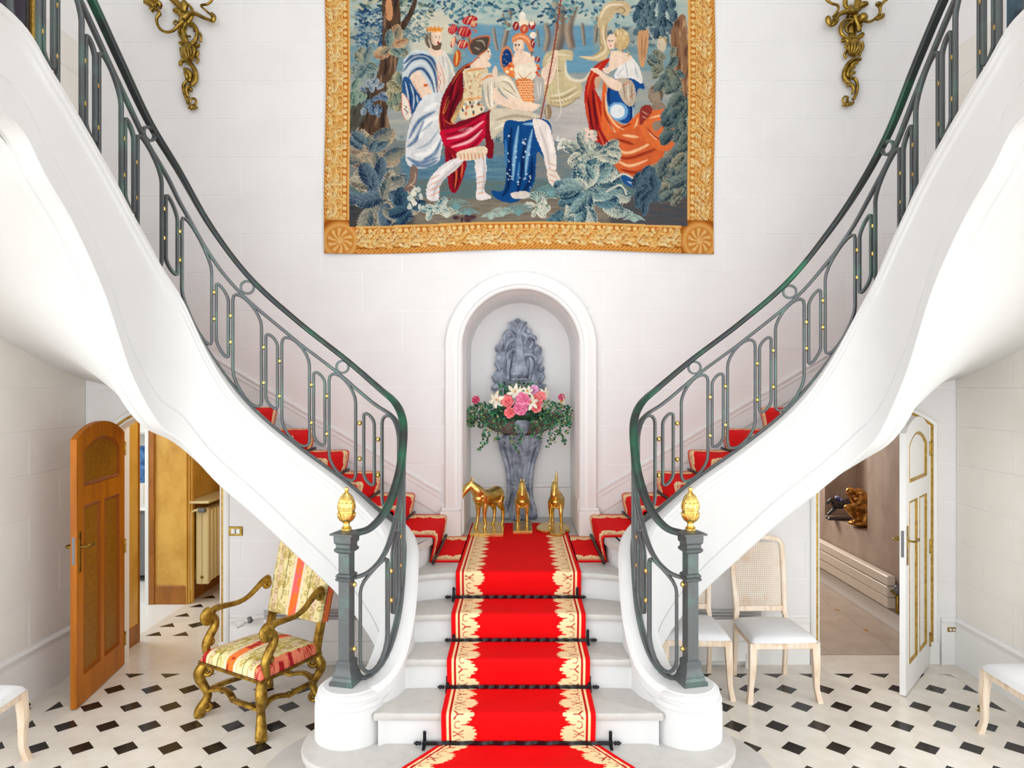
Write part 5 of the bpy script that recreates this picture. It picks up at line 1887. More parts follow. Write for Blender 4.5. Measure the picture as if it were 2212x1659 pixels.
# ------------------------------------------------------------------ cane-back chairs
M_LIME = mat('limed_wood', lin(240, 224, 204), 0.5, noise=(26, lin(220, 192, 162), .42, .66, (1, 1, .12)))
M_LINEN = mat('white_linen', (0.80, 0.80, 0.81), 0.75, noise=(4, (0.74, 0.74, 0.76), .4, .7), bump=(300, .1, .001))
M_CANE = mat('woven_cane', lin(238, 220, 196), 0.6, noise=(7, lin(224, 178, 134), .54, .74))
def cane_chair():
    root = thing('cane_chair', (0, 0, 0), 'limed wood cane-back dining chair with white seat', 'chair', 'cane-back chairs', rz=1e-9)
    ORG[root] = Vector((0, 0, 0))
    L = lambda b, nm, m, pa=None, sm=40: b.build(nm, m, pa or root, sm, world=False)
    for sx in (-1, 1):
        # cabriole front leg, fluted
        P = [(sx * .232, -.222, .44), (sx * .234, -.226, .36), (sx * .238, -.232, .27), (sx * .242, -.226, .17), (sx * .248, -.224, .09), (sx * .258, -.236, .03), (sx * .262, -.244, .0)]
        Ps = sp3(P, 4)
        R = np.interp(np.linspace(0, 6, len(Ps)), range(7), [.028, .029, .027, .022, .020, .022, .023])
        V, Q, n = [], [], 16
        for i, p in enumerate(Ps):
            for k in range(n):
                a = 2 * PI * k / n
                sq_ = 1 / max(abs(math.cos(a)), abs(math.sin(a))) ** .6
                r = R[i] * sq_ * (1.0 if k % 2 == 0 else .93)
                V.append(p + Vector((r * math.cos(a), r * math.sin(a), 0)))
        for i in range(len(Ps) - 1):
            for k in range(n):
                Q.append((i * n + k, i * n + (k + 1) % n, i * n + n + (k + 1) % n, i * n + n + k))
        Q.append(tuple(range(n)))
        L(MB().add(V, Q), 'leg', M_LIME)
        # rear leg, running up as back stile
        P = [Vector((sx * .205, .262, 0)), Vector((sx * .205, .242, .16)), Vector((sx * .205, .228, .36)), Vector((sx * .205, .226, .46))]
        L(MB().bar(P, Vector((0, 1, 0)), .034, .036, bev=.15), 'leg', M_LIME)
    # rails
    fr = MB().bx(-.236, .236, -.246, -.216, .395, .452, .005)
    fo = L(fr, 'front_rail', M_LIME)
    cv_ = MB()
    for k in range(5):
        t = (k - 2) * .022
        cv_.tube([Vector((-.06 + t, -.2475, .445)), Vector((-.02 + t, -.2475, .425)), Vector((.02 + t, -.2475, .418)), Vector((.06 + t, -.2475, .402))], .003, 6)
    L(cv_, 'carving', M_LIME, fo)
    for sx in (-1, 1):
        b = MB()
        b.add([Vector((sx * (.236 if q < 4 else .215) + (.03 * -sx if q % 2 else 0), (-.236 if q < 4 else .235), (.395 if (q // 2) % 2 == 0 else .452))) for q in range(8)],
              [(0, 2, 3, 1), (4, 5, 7, 6), (0, 1, 5, 4), (2, 6, 7, 3), (0, 4, 6, 2), (1, 3, 7, 5)])
        L(b, 'side_rail', M_LIME)
    L(MB().bx(-.20, .20, .215, .245, .395, .452, .004), 'rear_rail', M_LIME)
    # cushion
    n = 28
    V = []
    for j in range(n + 1):
        v = -1 + 2 * j / n
        for i in range(n + 1):
            u = -1 + 2 * i / n
            wv = .252 + (.226 - .252) * (v + 1) / 2
            sh = max(0, (1 - abs(u) ** 8) * (1 - abs(v) ** 8)) ** .45
            V.append(Vector((u * wv * (1 + .01 * sh), -.252 + (.235 + .252) * (v + 1) / 2 - .012 * (1 - u * u) * (v < 0), .447 + .042 * sh + .028 * (1 - u * u) * (1 - v * v))))
    L(MB().grid(V, n + 1, n + 1), 'seat_cushion', M_LINEN, None, 80)
    # back frame
    ln = lambda z: .226 + (z - .46) * .17
    def outline(w, z0, z1, cr, n=7):
        P = [(-w * .93, z0)]
        P += [(-w, z0 + (z1 - z0) * .5)]
        for k in range(n + 1):
            a = PI - PI / 2 * k / n
            P.append((-w + cr + cr * math.cos(a), z1 - cr + cr * math.sin(a) - .0))
        for k in range(1, 8):
            t = k / 8
            P.append((-w + cr + (2 * w - 2 * cr) * t, z1 + .018 * math.sin(PI * t)))
        for k in range(n + 1):
            a = PI / 2 - PI / 2 * k / n
            P.append((w - cr + cr * math.cos(a), z1 - cr + cr * math.sin(a)))
        P += [(w, z0 + (z1 - z0) * .5), (w * .93, z0)]
        return P
    o1 = outline(.225, .50, 1.085, .055)
    P = [Vector((x * .92, ln(z), z)) for x, z in o1]
    bfm = MB().bar(P, [Vector((0, 1, -.17)).normalized()] * len(P), .040, .034, bev=.2)
    bf = L(bfm, 'back_frame', M_LIME)
    L(MB().box((0, ln(.545), .545), (.375, .030, .042), Matrix.Rotation(-.17, 3, 'X'), .004), 'lower_rail', M_LIME, bf)
    for sx in (-1, 1):
        L(MB().bar([Vector((sx * .205, .226, .44)), Vector((sx * .196, ln(.53), .53))], Vector((0, 1, 0)), .034, .034), 'stile', M_LIME, bf)
    cn = MB()
    hwid_ = lambda z: .192 - .010 * (1 - min(1, (z - .5) / .3)) if z < .8 else .192
    x = -.186
    ztop = lambda x: 1.062 if abs(x) < .15 else 1.062 - (abs(x) - .15) * .7
    while x <= .1861:
        z0, z1 = .560, ztop(x)
        V = []
        for z in (z0, z1):
            V += [Vector((x - .0029, ln(z) + .001, z)), Vector((x + .0029, ln(z) + .001, z))]
        cn.add(V, [(0, 1, 3, 2)])
        x += .0155
    z = .565
    while z < 1.06:
        w_ = .186 if z < 1.01 else .186 - (z - 1.01) * .9
        V = [Vector((-w_, ln(z) - .001, z - .0029)), Vector((w_, ln(z) - .001, z - .0029)), Vector((w_, ln(z + .0058) - .001, z + .0029)), Vector((-w_, ln(z + .0058) - .001, z + .0029))]
        cn.add(V, [(0, 1, 2, 3)])
        z += .0155
    o = L(cn, 'cane_panel', M_CANE, bf)
    tag(o, kind='stuff')
    return root
cc_ = cane_chair()
spots = [((1.963, 5.362), 1.5, 'limed cane-back chair with white seat nearest the right passage doorway'),
         ((1.345, 5.415), -2, 'cane-back chair with white seat mostly hidden behind the right newel post'),
         ((3.365, 4.42), -90, 'white-seated cane chair cut off by the right edge, against the right wall'),
         ((-3.325, 4.085), 90, 'white-seated cane chair cut off by the left edge, against the left wall')]
for i, ((x, y), a, lb) in enumerate(spots):
    o = cc_ if i == 0 else copy_tree(cc_)
    o.location = (x, y, 0)
    o.rotation_euler = (0, 0, math.radians(a))
    o['label'] = lb
# ------------------------------------------------------------------ woven tapestry (painted per stitch on a dense cloth grid)
TX0p, TX1p, TYT, TYB = 702.0, 1542.5, -190.0, 543.0
du = 1.55
gx = np.arange(TX0p, TX1p + du, du); gy = np.arange(TYT, TYB + du, du)
GX, GY = np.meshgrid(gx, gy)
TH, TW = GX.shape
IMG = np.zeros((TH, TW, 3))
def L3(c): return np.array(lin(*c))
def bbox(x0, x1, y0, y1, pad=2):
    i0, i1 = np.searchsorted(gx, x0 - pad), np.searchsorted(gx, x1 + pad)
    j0, j1 = np.searchsorted(gy, y0 - pad), np.searchsorted(gy, y1 + pad)
    return slice(max(j0, 0), max(j1, 0)), slice(max(i0, 0), max(i1, 0))
def apply(sl, mask, col, fold=None, amt=.35):
    sub = IMG[sl]
    c = np.array(col) if np.ndim(col) == 1 and len(col) == 3 else col
    base = np.broadcast_to(c, sub.shape).copy()
    X, Y = GX[sl], GY[sl]
    n = fnoise(X / 9, Y / 14, 3)
    base = base * (.86 + .28 * n)[..., None]
    if fold:
        ang, wl = fold[:2]
        ac = X * math.cos(ang) + Y * math.sin(ang)
        al = -X * math.sin(ang) + Y * math.cos(ang)
        ac = ac + 7 * (fnoise(X / 45 + 7, Y / 45, 2) - .5) * 2
        s = .65 * fnoise(ac / (wl * .55) + wl, al / (wl * 3.2) + 3, 2) + .35 * fnoise(ac / (wl * .3), al / (wl * 2.4), 2)
        s = np.clip((s - .5) * 2.6 + .5, 0, 1)
        lo = L3(fold[2]) if len(fold) > 2 else c * .45
        hi = L3(fold[3]) if len(fold) > 3 else np.clip(c * 1.7 + .03, 0, 1)
        s = s[..., None]
        base = np.where(s < .35, base * (s / .35) + lo * (1 - s / .35), base)
        base = np.where(s > .72, base * (1 - (s - .72) / .28) + hi * ((s - .72) / .28), base)
    sub[mask] = base[mask]
def poly(pts, col, fold=None, smooth=True):
    if smooth:
        pts = [tuple(p) for p in spline(pts, 5, True)]
    P = np.array(pts)
    sl = bbox(P[:, 0].min(), P[:, 0].max(), P[:, 1].min(), P[:, 1].max())
    X, Y = GX[sl], GY[sl]
    if X.size == 0: return
    X = X + 1.6 * (vnoise(X / 3, Y / 3) - .5)
    ins = np.zeros(X.shape, bool)
    n = len(P)
    for i in range(n):
        x1, y1 = P[i]; x2, y2 = P[(i + 1) % n]
        if y1 == y2: continue
        c = ((y1 > Y) != (y2 > Y)) & (X < (x2 - x1) * (Y - y1) / (y2 - y1) + x1)
        ins ^= c
    apply(sl, ins, L3(col), fold)
def ell(cx_, cy_, rx, ry, col, rot=0.0, fold=None):
    m = max(rx, ry)
    sl = bbox(cx_ - m, cx_ + m, cy_ - m, cy_ + m)
    X, Y = GX[sl] - cx_, GY[sl] - cy_
    if X.size == 0: return
    c, s = math.cos(rot), math.sin(rot)
    a, b = X * c + Y * s, -X * s + Y * c
    apply(sl, (a / rx) ** 2 + (b / ry) ** 2 < 1, L3(col), fold)
def stroke(pts, w, col, sm=True):
    P = np.array(spline(pts, 6) if sm else pts)
    sl = bbox(P[:, 0].min() - w, P[:, 0].max() + w, P[:, 1].min() - w, P[:, 1].max() + w)
    X, Y = GX[sl], GY[sl]
    if X.size == 0: return
    d = np.full(X.shape, 1e9)
    for (x1, y1), (x2, y2) in zip(P[:-1], P[1:]):
        dx, dy = x2 - x1, y2 - y1
        t = np.clip(((X - x1) * dx + (Y - y1) * dy) / (dx * dx + dy * dy + 1e-9), 0, 1)
        d = np.minimum(d, np.hypot(X - x1 - t * dx, Y - y1 - t * dy))
    apply(sl, d < w / 2, L3(col))
def leaf(x, y, l, w, a, dark, light):
    m = l
    sl = bbox(x - m, x + m, y - m, y + m)
    X, Y = GX[sl] - x, GY[sl] - y
    if X.size == 0: return
    c, s = math.cos(a), math.sin(a)
    p, q = X * c + Y * s, -X * s + Y * c
    t = p / l
    wid = w * np.sqrt(np.clip(t * (1 - t) * 4, 0, 1)) * (1 + .12 * np.sin(p * 1.1))
    ins = (t > 0) & (t < 1) & (np.abs(q) < wid)
    vein = np.sin((p - np.abs(q) * 1.1) * .55)
    sh = np.clip(.45 + q / (w * 1.7) + .14 * vein + .5 * (fnoise(GX[sl] / 7, GY[sl] / 7, 2) - .5), 0, 1)[..., None]
    col = L3(dark) * (1 - sh) + L3(light) * sh
    col = np.where((np.abs(np.abs(q) - wid) < 1.1)[..., None], L3(light) * 1.15, col)
    col = np.where((np.abs(q) < .8)[..., None], L3(light) * .9, col)
    IMG[sl][ins] = col[ins]
rr = random.Random(11)
def cluster(cx_, cy_, rx, ry, n, l, cols, up=None):
    for k in range(n):
        t = rr.random() ** .5
        a = rr.random() * 2 * PI
        x, y = cx_ + rx * t * math.cos(a), cy_ + ry * t * math.sin(a)
        d, li = rr.choice(cols)
        ang = (up if up is not None else math.atan2(y - cy_, x - cx_)) + rr.uniform(-.6, .6)
        ll = l * rr.uniform(.7, 1.25)
        leaf(x - ll * .4 * math.cos(ang), y - ll * .4 * math.sin(ang), ll, ll * rr.uniform(.22, .34), ang, d, li)

# ground and distance
nz = fnoise(GX / 34, GY / 26, 5); nz2 = fnoise(GX / 11 + 50, GY / 9, 4)
top = L3((98, 128, 138))[None, None] * (1 - nz[..., None]) + L3((206, 204, 186))[None, None] * nz[..., None]
IMG[:] = np.where((nz2 > .53)[..., None], L3((88, 112, 124)), top)
def band(y0, y1, c1, c2, f=18.0, x0=0, x1=9999):
    w = np.clip((GY - y0 + 10 * (nz - .5)) / 8, 0, 1) * np.clip((y1 - GY + 10 * (nz - .5)) / 8, 0, 1) * np.clip((GX - x0) / 12, 0, 1) * np.clip((x1 - GX) / 12, 0, 1)
    n = fnoise(GX / (f * 3), GY / f * 2, 4)[..., None]
    c = L3(c1) * (1 - n) + L3(c2) * n
    IMG[:] = IMG * (1 - w[..., None]) + c * w[..., None]
band(-200, 60, (84, 112, 128), (182, 190, 178), 16)
band(-200, 40, (206, 204, 190), (150, 168, 170), 20, 860, 940)
band(95, 190, (104, 142, 156), (150, 172, 172), 12)
band(150, 300, (134, 150, 152), (188, 184, 172), 22)
band(190, 330, (206, 200, 192), (170, 164, 164), 26, 1170, 1330)
band(300, 440, (92, 124, 136), (150, 140, 126), 10)
band(330, 400, (62, 106, 134), (118, 150, 160), 9, 860, 1110)
band(385, 440, (74, 128, 140), (120, 112, 96), 8)
band(425, 560, (104, 92, 82), (150, 142, 126), 9)
band(420, 560, (44, 62, 76), (96, 84, 72), 10, 740, 900)
band(420, 560, (60, 84, 96), (110, 88, 78), 10, 1310, 1500)
# wood behind
def fs(pts, w, col, al=1.0, tap=.75):
    """soft brush stroke, tapering to both ends"""
    P = np.array(spline(pts, 6))
    sl = bbox(P[:, 0].min() - w, P[:, 0].max() + w, P[:, 1].min() - w, P[:, 1].max() + w)
    X, Y = GX[sl], GY[sl]
    if X.size == 0: return
    best = np.full(X.shape, 1e9)
    n = len(P) - 1
    for i in range(n):
        (x1, y1), (x2, y2) = P[i], P[i + 1]
        dx, dy = x2 - x1, y2 - y1
        t = np.clip(((X - x1) * dx + (Y - y1) * dy) / (dx * dx + dy * dy + 1e-9), 0, 1)
        d = np.hypot(X - x1 - t * dx, Y - y1 - t * dy)
        ww = w / 2 * (1 - tap * np.abs(2 * (i + t) / n - 1) ** 2)
        best = np.minimum(best, d / np.maximum(ww, .3))
    m = np.clip(1.25 - best, 0, 1) ** .8 * al
    m = m[..., None] * (.85 + .3 * fnoise(X / 4, Y / 8, 2))[..., None]
    m = np.clip(m, 0, 1)
    IMG[sl] = IMG[sl] * (1 - m) + L3(col) * m
def dabs(n, x0, x1, y0, y1, cols, l=7, dens=None):
    for k in range(n):
        x, y = rr.uniform(x0, x1), rr.uniform(y0, y1)
        if dens is not None and rr.random() > dens(x, y): continue
        ell(x, y, l * rr.uniform(.5, 1.1), l * rr.uniform(.28, .5), rr.choice(cols), rr.uniform(-.9, .9))
band(-200, 62, (150, 178, 180), (206, 208, 192), 18)
band(50, 160, (92, 146, 176), (128, 166, 182), 14, 1000, 1290)
band(20, 120, (222, 214, 192), (200, 200, 184), 20, 880, 985)
for pts, w, c in (([(1066, 62), (1069, 85), (1074, 107)], 9, (150, 140, 126)), ([(1102, 20), (1096, 60), (1086, 106)], 13, (140, 126, 110)), ([(1086, 30), (1094, 60)], 6, (140, 126, 110)), ([(1206, 10), (1212, 60), (1200, 112)], 32, (136, 118, 102)), ([(1240, 14), (1228, 60), (1234, 100)], 22, (150, 128, 108)),
                  ([(1190, 20), (1204, 60)], 9, (126, 108, 98)), ([(1180, 55), (1184, 80), (1178, 108)], 15, (146, 132, 116)), ([(1160, 66), (1164, 100)], 6, (128, 120, 112)), ([(1150, 72), (1152, 98)], 5, (140, 134, 124)), ([(1258, 52), (1262, 96)], 9, (140, 128, 114)), ([(1290, 40), (1286, 90)], 10, (126, 120, 112)), ([(1010, 66), (1012, 96)], 7, (134, 128, 116))):
    fs(pts, w, c, 1, .15); fs([(x - w * .22, y) for x, y in pts], w * .4, (186, 172, 152), .6, .2); fs([(x + w * .28, y) for x, y in pts], w * .35, (92, 84, 80), .6, .2)
can = [(52, 88, 112), (70, 110, 132), (96, 138, 150), (132, 168, 170), (84, 124, 140), (170, 194, 184)]
dabs(1500, 935, 1370, -190, 62, can, 7, lambda x, y: .95 if y < 20 else max(0, .9 - (y - 20) / 48 + .35 * math.sin(x / 17)))
dabs(420, 755, 935, -190, 40, [(70, 96, 104), (110, 130, 124), (160, 168, 146), (196, 192, 168), (54, 84, 104)], 8)
dabs(240, 768, 832, 18, 100, [(44, 76, 108), (70, 104, 134), (110, 142, 158), (150, 170, 170)], 6)
dabs(150, 872, 925, 20, 90, [(120, 146, 150), (170, 182, 170), (96, 126, 138)], 5)
# left trunk and boughs
poly([(818, -190), (850, -190), (862, -20), (866, 60), (862, 120), (848, 180), (836, 240), (842, 300), (770, 305), (786, 250), (806, 190), (822, 120), (826, 40)], (96, 74, 58), (0.1, 14, (58, 46, 42), (150, 120, 96)))
poly([(852, 60), (874, 40), (892, 0), (900, -60), (908, -60), (900, 10), (880, 55), (858, 84)], (92, 72, 60), (0.3, 9))
poly([(835, 40), (846, 42), (848, 20), (843, -10), (833, 5)], (206, 150, 108))
poly([(838, 190), (860, 168), (885, 150), (888, 158), (864, 180), (842, 212)], (92, 70, 56))
poly([(757, 230), (785, 190), (802, 200), (790, 250), (757, 290)], (86, 84, 76), (0.4, 12))
cluster(846, 98, 24, 30, 16, 36, [((84, 96, 92), (176, 158, 128)), ((64, 92, 102), (150, 164, 150)), ((150, 108, 80), (206, 176, 140))])
cluster(782, 140, 24, 28, 14, 32, [((62, 92, 104), (150, 164, 156)), ((80, 100, 100), (176, 174, 150))])
cluster(858, 195, 22, 30, 18, 34, [((58, 84, 88), (140, 152, 132)), ((104, 104, 84), (190, 180, 146))], 1.2)
cluster(800, 215, 28, 40, 22, 20, [((44, 68, 96), (120, 142, 164)), ((66, 92, 112), (170, 180, 186))])
cluster(770, 205, 14, 30, 8, 28, [((70, 100, 100), (150, 170, 150))], -1.4)
# big leaves bottom left
cluster(800, 330, 48, 40, 34, 44, [((64, 88, 102), (156, 150, 130)), ((40, 62, 84), (120, 140, 146)), ((110, 92, 80), (190, 172, 146))])
cluster(820, 425, 62, 52, 44, 52, [((58, 82, 94), (170, 164, 146)), ((34, 54, 80), (112, 132, 144)), ((104, 98, 88), (206, 196, 172))])
cluster(880, 450, 24, 22, 8, 40, [((22, 44, 74), (76, 108, 124))])
for k in range(14): ell(897 + rr.uniform(-14, 14), 425 + rr.uniform(-22, 28), rr.uniform(3, 7), rr.uniform(3, 7), rr.choice([(222, 220, 206), (196, 200, 190)]))
# low plants
def tuft(x, y, n, h, col):
    for k in range(n):
        a = -PI / 2 + (k / (n - 1) - .5) * 2.2
        stroke([(x, y), (x + h * .6 * math.cos(a), y + h * .7 * math.sin(a)), (x + h * 1.15 * math.cos(a), y + h * .75 * math.sin(a) + 2)], 2.2, col)
for x, y, h in ((930, 462, 26), (965, 470, 30), (985, 455, 34), (1010, 468, 24), (1085, 470, 28), (1120, 468, 34), (1165, 440, 36), (1190, 425, 34), (1345, 470, 26), (1370, 480, 22), (1060, 476, 20)):
    tuft(x, y, 9, h, rr.choice([(214, 216, 200), (170, 190, 180), (120, 160, 160)]))
cluster(938, 448, 22, 14, 9, 24, [((60, 118, 130), (206, 210, 196))]); cluster(1160, 455, 20, 16, 9, 24, [((104, 128, 120), (216, 214, 198))])
cluster(1000, 470, 22, 9, 9, 16, [((42, 30, 44), (92, 66, 70))]); cluster(1195, 468, 20, 18, 10, 24, [((34, 66, 84), (96, 130, 140))])
# figures: traced in enlarged crops of the cloth (3.66 per pixel)
def KQ(o):
    return lambda L: [(o[0] + x / 3.66, o[1] + y / 3.66) for x, y in L]
k2, k1, k3 = KQ((840, 40)), KQ((1000, 0)), KQ((1250, 40))
SK, SKD = (238, 212, 190), (206, 168, 140)
def strokes(k, L, col, w, al=1.0):
    for pts in L: fs(k(pts), w / 3.66, col, al)
def face(k, x, y, rx, ry, rot=0.0, d=1):
    cx_, cy_ = k([(x, y)])[0]
    ell(cx_, cy_, rx / 3.66, ry / 3.66, SK, rot)
    fs(k([(x - d * rx * .75, y - ry * .3), (x - d * rx * .8, y + ry * .2), (x - d * rx * .3, y + ry * .85)]), rx * .5 / 3.66, SKD, .6)
    for ex in (-.05, .55):
        q_ = k([(x + d * rx * ex, y - ry * .08)])[0]
        ell(q_[0], q_[1], 1.9, 1.2, (58, 46, 44)); 
        fs(k([(x + d * rx * (ex - .22), y - ry * .22), (x + d * rx * (ex + .2), y - ry * .22)]), 1.6, (120, 92, 76), .8)
    fs(k([(x + d * rx * .35, y - ry * .05), (x + d * rx * .48, y + ry * .28), (x + d * rx * .25, y + ry * .32)]), 1.7, (196, 146, 120), .9)
    q_ = k([(x + d * rx * .28, y + ry * .52)])[0]
    ell(q_[0], q_[1], 2.4, 1.1, (190, 64, 56))
# --- king
poly(k2([(430, 250), (480, 320), (520, 430), (510, 600), (430, 610), (380, 360), (350, 280)]), (224, 218, 206))
strokes(k2, [[(450, 300), (480, 420), (470, 580)], [(420, 290), (440, 400)], [(500, 420), (490, 580)]], (172, 174, 172), 16, .7)
poly(k2([(130, 310), (220, 250), (330, 270), (380, 360), (415, 590), (310, 620), (240, 640), (180, 560), (110, 500), (112, 400)]), (206, 214, 216))
strokes(k2, [[(115, 420), (190, 330), (290, 320), (360, 420), (385, 590)], [(140, 500), (190, 420), (270, 400), (340, 500), (360, 590)], [(250, 270), (340, 320), (385, 420)], [(120, 360), (200, 290), (300, 290)]], (44, 86, 130), 30)
strokes(k2, [[(130, 440), (200, 365), (290, 360), (340, 440), (365, 570)], [(180, 290), (260, 270), (320, 290)]], (216, 222, 222), 16)
poly(k2([(110, 480), (170, 480), (240, 600), (262, 660), (165, 770), (112, 700)]), (48, 92, 140))
strokes(k2, [[(130, 500), (150, 600), (160, 700)], [(170, 520), (200, 620), (190, 720)], [(220, 610), (230, 670)]], (196, 210, 218), 16)
strokes(k2, [[(140, 500), (170, 620), (170, 740)], [(200, 560), (215, 680)]], (18, 56, 104), 14)
poly(k2([(200, 430), (250, 425), (330, 560), (340, 600), (275, 645), (240, 600), (170, 480)]), SK)
strokes(k2, [[(180, 480), (240, 590), (270, 640)], [(300, 590), (335, 600)]], (190, 140, 110), 7); poly(k2([(275, 516), (312, 514), (312, 536), (276, 538)]), (208, 104, 52), None, False)
poly(k2([(105, 590), (150, 640), (178, 760), (140, 805), (110, 760), (100, 650)]), (232, 220, 208)); strokes(k2, [[(105, 590), (100, 680), (112, 770), (142, 805)], [(110, 595), (155, 650), (178, 750)]], (206, 96, 66), 8); strokes(k2, [[(125, 690), (140, 700), (125, 720), (150, 745), (130, 760)]], (86, 60, 60), 9)
strokes(k2, [[(380, 340), (408, 450), (400, 590)]], (234, 214, 200), 46); strokes(k2, [[(370, 360), (388, 460), (378, 580)], [(398, 340), (432, 450), (440, 590)]], (214, 130, 84), 7); strokes(k2, [[(392, 420), (408, 440), (392, 470), (410, 500), (396, 540), (408, 570)]], (180, 90, 60), 7)
poly([(922, 205), (958, 203), (966, 240), (960, 290), (952, 330), (948, 348), (915, 364), (882, 358), (876, 320), (884, 276), (900, 232)], (218, 218, 218))
for L in ([(884, 300), (905, 262), (940, 240)], [(880, 340), (905, 352), (945, 340)], [(880, 318), (900, 300), (915, 262)], [(890, 356), (920, 358), (945, 346)], [(952, 300), (940, 330), (915, 345)]): fs(L, 10, (74, 112, 150), .9)
for L in ([(905, 300), (925, 262), (955, 250)], [(895, 335), (925, 330), (950, 300)], [(915, 240), (945, 222)]): fs(L, 12, (242, 240, 236), .9)
for L in ([(900, 322), (925, 310), (948, 280)], [(910, 285), (935, 262)], [(925, 350), (948, 322)]): fs(L, 6, (150, 166, 180), .8)
fs(k2([(305, 120), (300, 180), (325, 235)]), 9, (104, 84, 66)); poly(k2([(325, 230), (400, 235), (420, 280), (370, 300), (315, 270)]), SK)
face(k2, 375, 150, 44, 62); poly(k2([(338, 195), (360, 210), (385, 205), (412, 185), (410, 235), (380, 252), (346, 238)]), (116, 92, 74)); ell(*k2([(388, 193)])[0], 3, 1.2, (170, 52, 44)); strokes(k2, [[(330, 100), (325, 150), (340, 215)]], (112, 88, 66), 18)
poly(k2([(300, 100), (300, 60), (318, 82), (330, 55), (345, 82), (362, 50), (378, 80), (395, 52), (408, 80), (425, 62), (424, 98), (365, 108)]), (226, 148, 66), None, False); strokes(k2, [[(305, 96), (365, 103), (422, 93)]], (250, 206, 130), 7)
poly([(888, 360), (902, 364), (900, 392), (888, 412), (872, 408), (884, 390)], (132, 110, 98)); fs([(880, 404), (895, 392), (898, 370)], 3, (196, 172, 150)); fs([(884, 396), (896, 404)], 2, (216, 196, 172))
# --- warrior
poly(k2([(640, 350), (560, 400), (500, 480), (430, 600), (405, 700), (400, 830), (420, 920), (500, 960), (720, 960), (820, 900), (825, 730), (760, 740), (700, 760), (600, 800), (560, 810), (500, 830), (540, 700), (590, 600), (590, 440), (660, 370)]), (124, 18, 36))
strokes(k2, [[(600, 400), (520, 520), (470, 640), (440, 780)], [(560, 430), (500, 560)], [(560, 560), (500, 700), (470, 820)]], (76, 8, 24), 30); strokes(k2, [[(580, 420), (530, 520), (510, 640)], [(450, 620), (430, 740), (440, 860)]], (178, 34, 48), 18)
strokes(k2, [[(640, 352), (560, 420), (500, 520)], [(475, 605), (430, 730), (440, 740), (480, 640)], [(405, 690), (398, 800), (415, 910), (470, 940)], [(440, 800), (480, 830), (530, 832)], [(820, 740), (800, 850), (825, 930)], [(770, 750), (790, 860)]], (224, 128, 70), 8)
poly(k2([(590, 440), (600, 600), (545, 700), (492, 800), (512, 822), (560, 730), (625, 610)]), (206, 172, 118)); strokes(k2, [[(596, 470), (590, 610), (520, 760)]], (150, 112, 72), 12)
poly([(952, 282), (985, 276), (1015, 266), (1052, 246), (1056, 268), (1045, 300), (1018, 325), (985, 334), (962, 318), (954, 300)], (198, 20, 60))
for L in ([(965, 300), (1005, 290), (1045, 262)], [(975, 318), (1015, 305), (1042, 280)], [(990, 284), (1020, 276)]): fs(L, 7, (250, 190, 196), .95)
for L in ([(960, 292), (1000, 282), (1040, 258)], [(968, 312), (1010, 300), (1045, 275)], [(985, 330), (1018, 318), (1040, 296)]): fs(L, 7, (128, 8, 32), .9)
poly([(962, 316), (990, 332), (1008, 350), (1000, 385), (985, 416), (972, 410), (966, 380)], (150, 18, 40)); poly([(1050, 250), (1064, 246), (1066, 330), (1060, 342), (1050, 330)], (130, 18, 36))
for L in ([(970, 330), (980, 370), (980, 410)], [(990, 340), (992, 380), (984, 410)]): fs(L, 7, (90, 8, 26), .9)
for L in ([(978, 335), (986, 375), (982, 408)], [(1000, 352), (996, 385)]): fs(L, 4, (226, 120, 70), .9)
poly(k2([(590, 410), (700, 385), (770, 388), (785, 440), (745, 480), (735, 600), (720, 650), (590, 660), (600, 520)]), (224, 206, 170))
for k_ in range(46):
    x, y = rr.uniform(600, 735), rr.uniform(415, 640)
    fs(k2([(x, y), (x + rr.uniform(-16, 16), y + 14), (x + rr.uniform(-22, 22), y + 26)]), 1.8, rr.choice([(206, 126, 66), (150, 120, 90), (248, 238, 214), (214, 140, 80)]), .9)
strokes(k2, [[(610, 420), (680, 405), (760, 395)], [(590, 640), (660, 632), (740, 628)], [(575, 705), (650, 695), (745, 685)]], (222, 136, 74), 18); strokes(k2, [[(590, 634), (740, 622)], [(578, 698), (745, 678)]], (252, 220, 160), 5)
poly(k2([(575, 715), (745, 692), (735, 745), (600, 800), (560, 770)]), (226, 210, 180))
for k_ in range(14):
    x, y = rr.uniform(580, 740), rr.uniform(650, 760); ell(*k2([(x, y)])[0], 2.4, 3.6, rr.choice([(70, 90, 110), (206, 110, 60), (244, 234, 214), (110, 90, 80)]))
poly(k2([(740, 440), (850, 450), (862, 560), (860, 680), (805, 722), (770, 680), (750, 560)]), (222, 210, 190)); strokes(k2, [[(780, 500), (785, 600), (800, 700)], [(830, 490), (840, 600), (830, 690)]], (140, 128, 116), 10); strokes(k2, [[(810, 500), (815, 620), (815, 700)]], (250, 244, 232), 12); strokes(k2, [[(735, 490), (790, 455), (852, 458)]], (222, 132, 70), 20); strokes(k2, [[(770, 690), (810, 722), (862, 680)]], (226, 170, 110), 7)
poly(k1([(250, 690), (300, 740), (330, 770), (450, 830), (552, 848), (560, 880), (440, 884), (290, 830), (230, 780)]), SK); strokes(k1, [[(280, 820), (430, 878), (540, 880)]], (200, 160, 132), 10)
poly(k1([(240, 540), (262, 520), (275, 560), (270, 620), (240, 610), (232, 570)]), SK)
poly([(975, 345), (1005, 340), (990, 362), (965, 382), (950, 402), (946, 432), (922, 428), (924, 396), (945, 365)], (228, 220, 218)); fs([(1000, 348), (965, 376), (942, 405), (936, 428)], 8, (186, 180, 184), .8); fs([(985, 346), (950, 375), (930, 405)], 6, (246, 242, 238), .9)
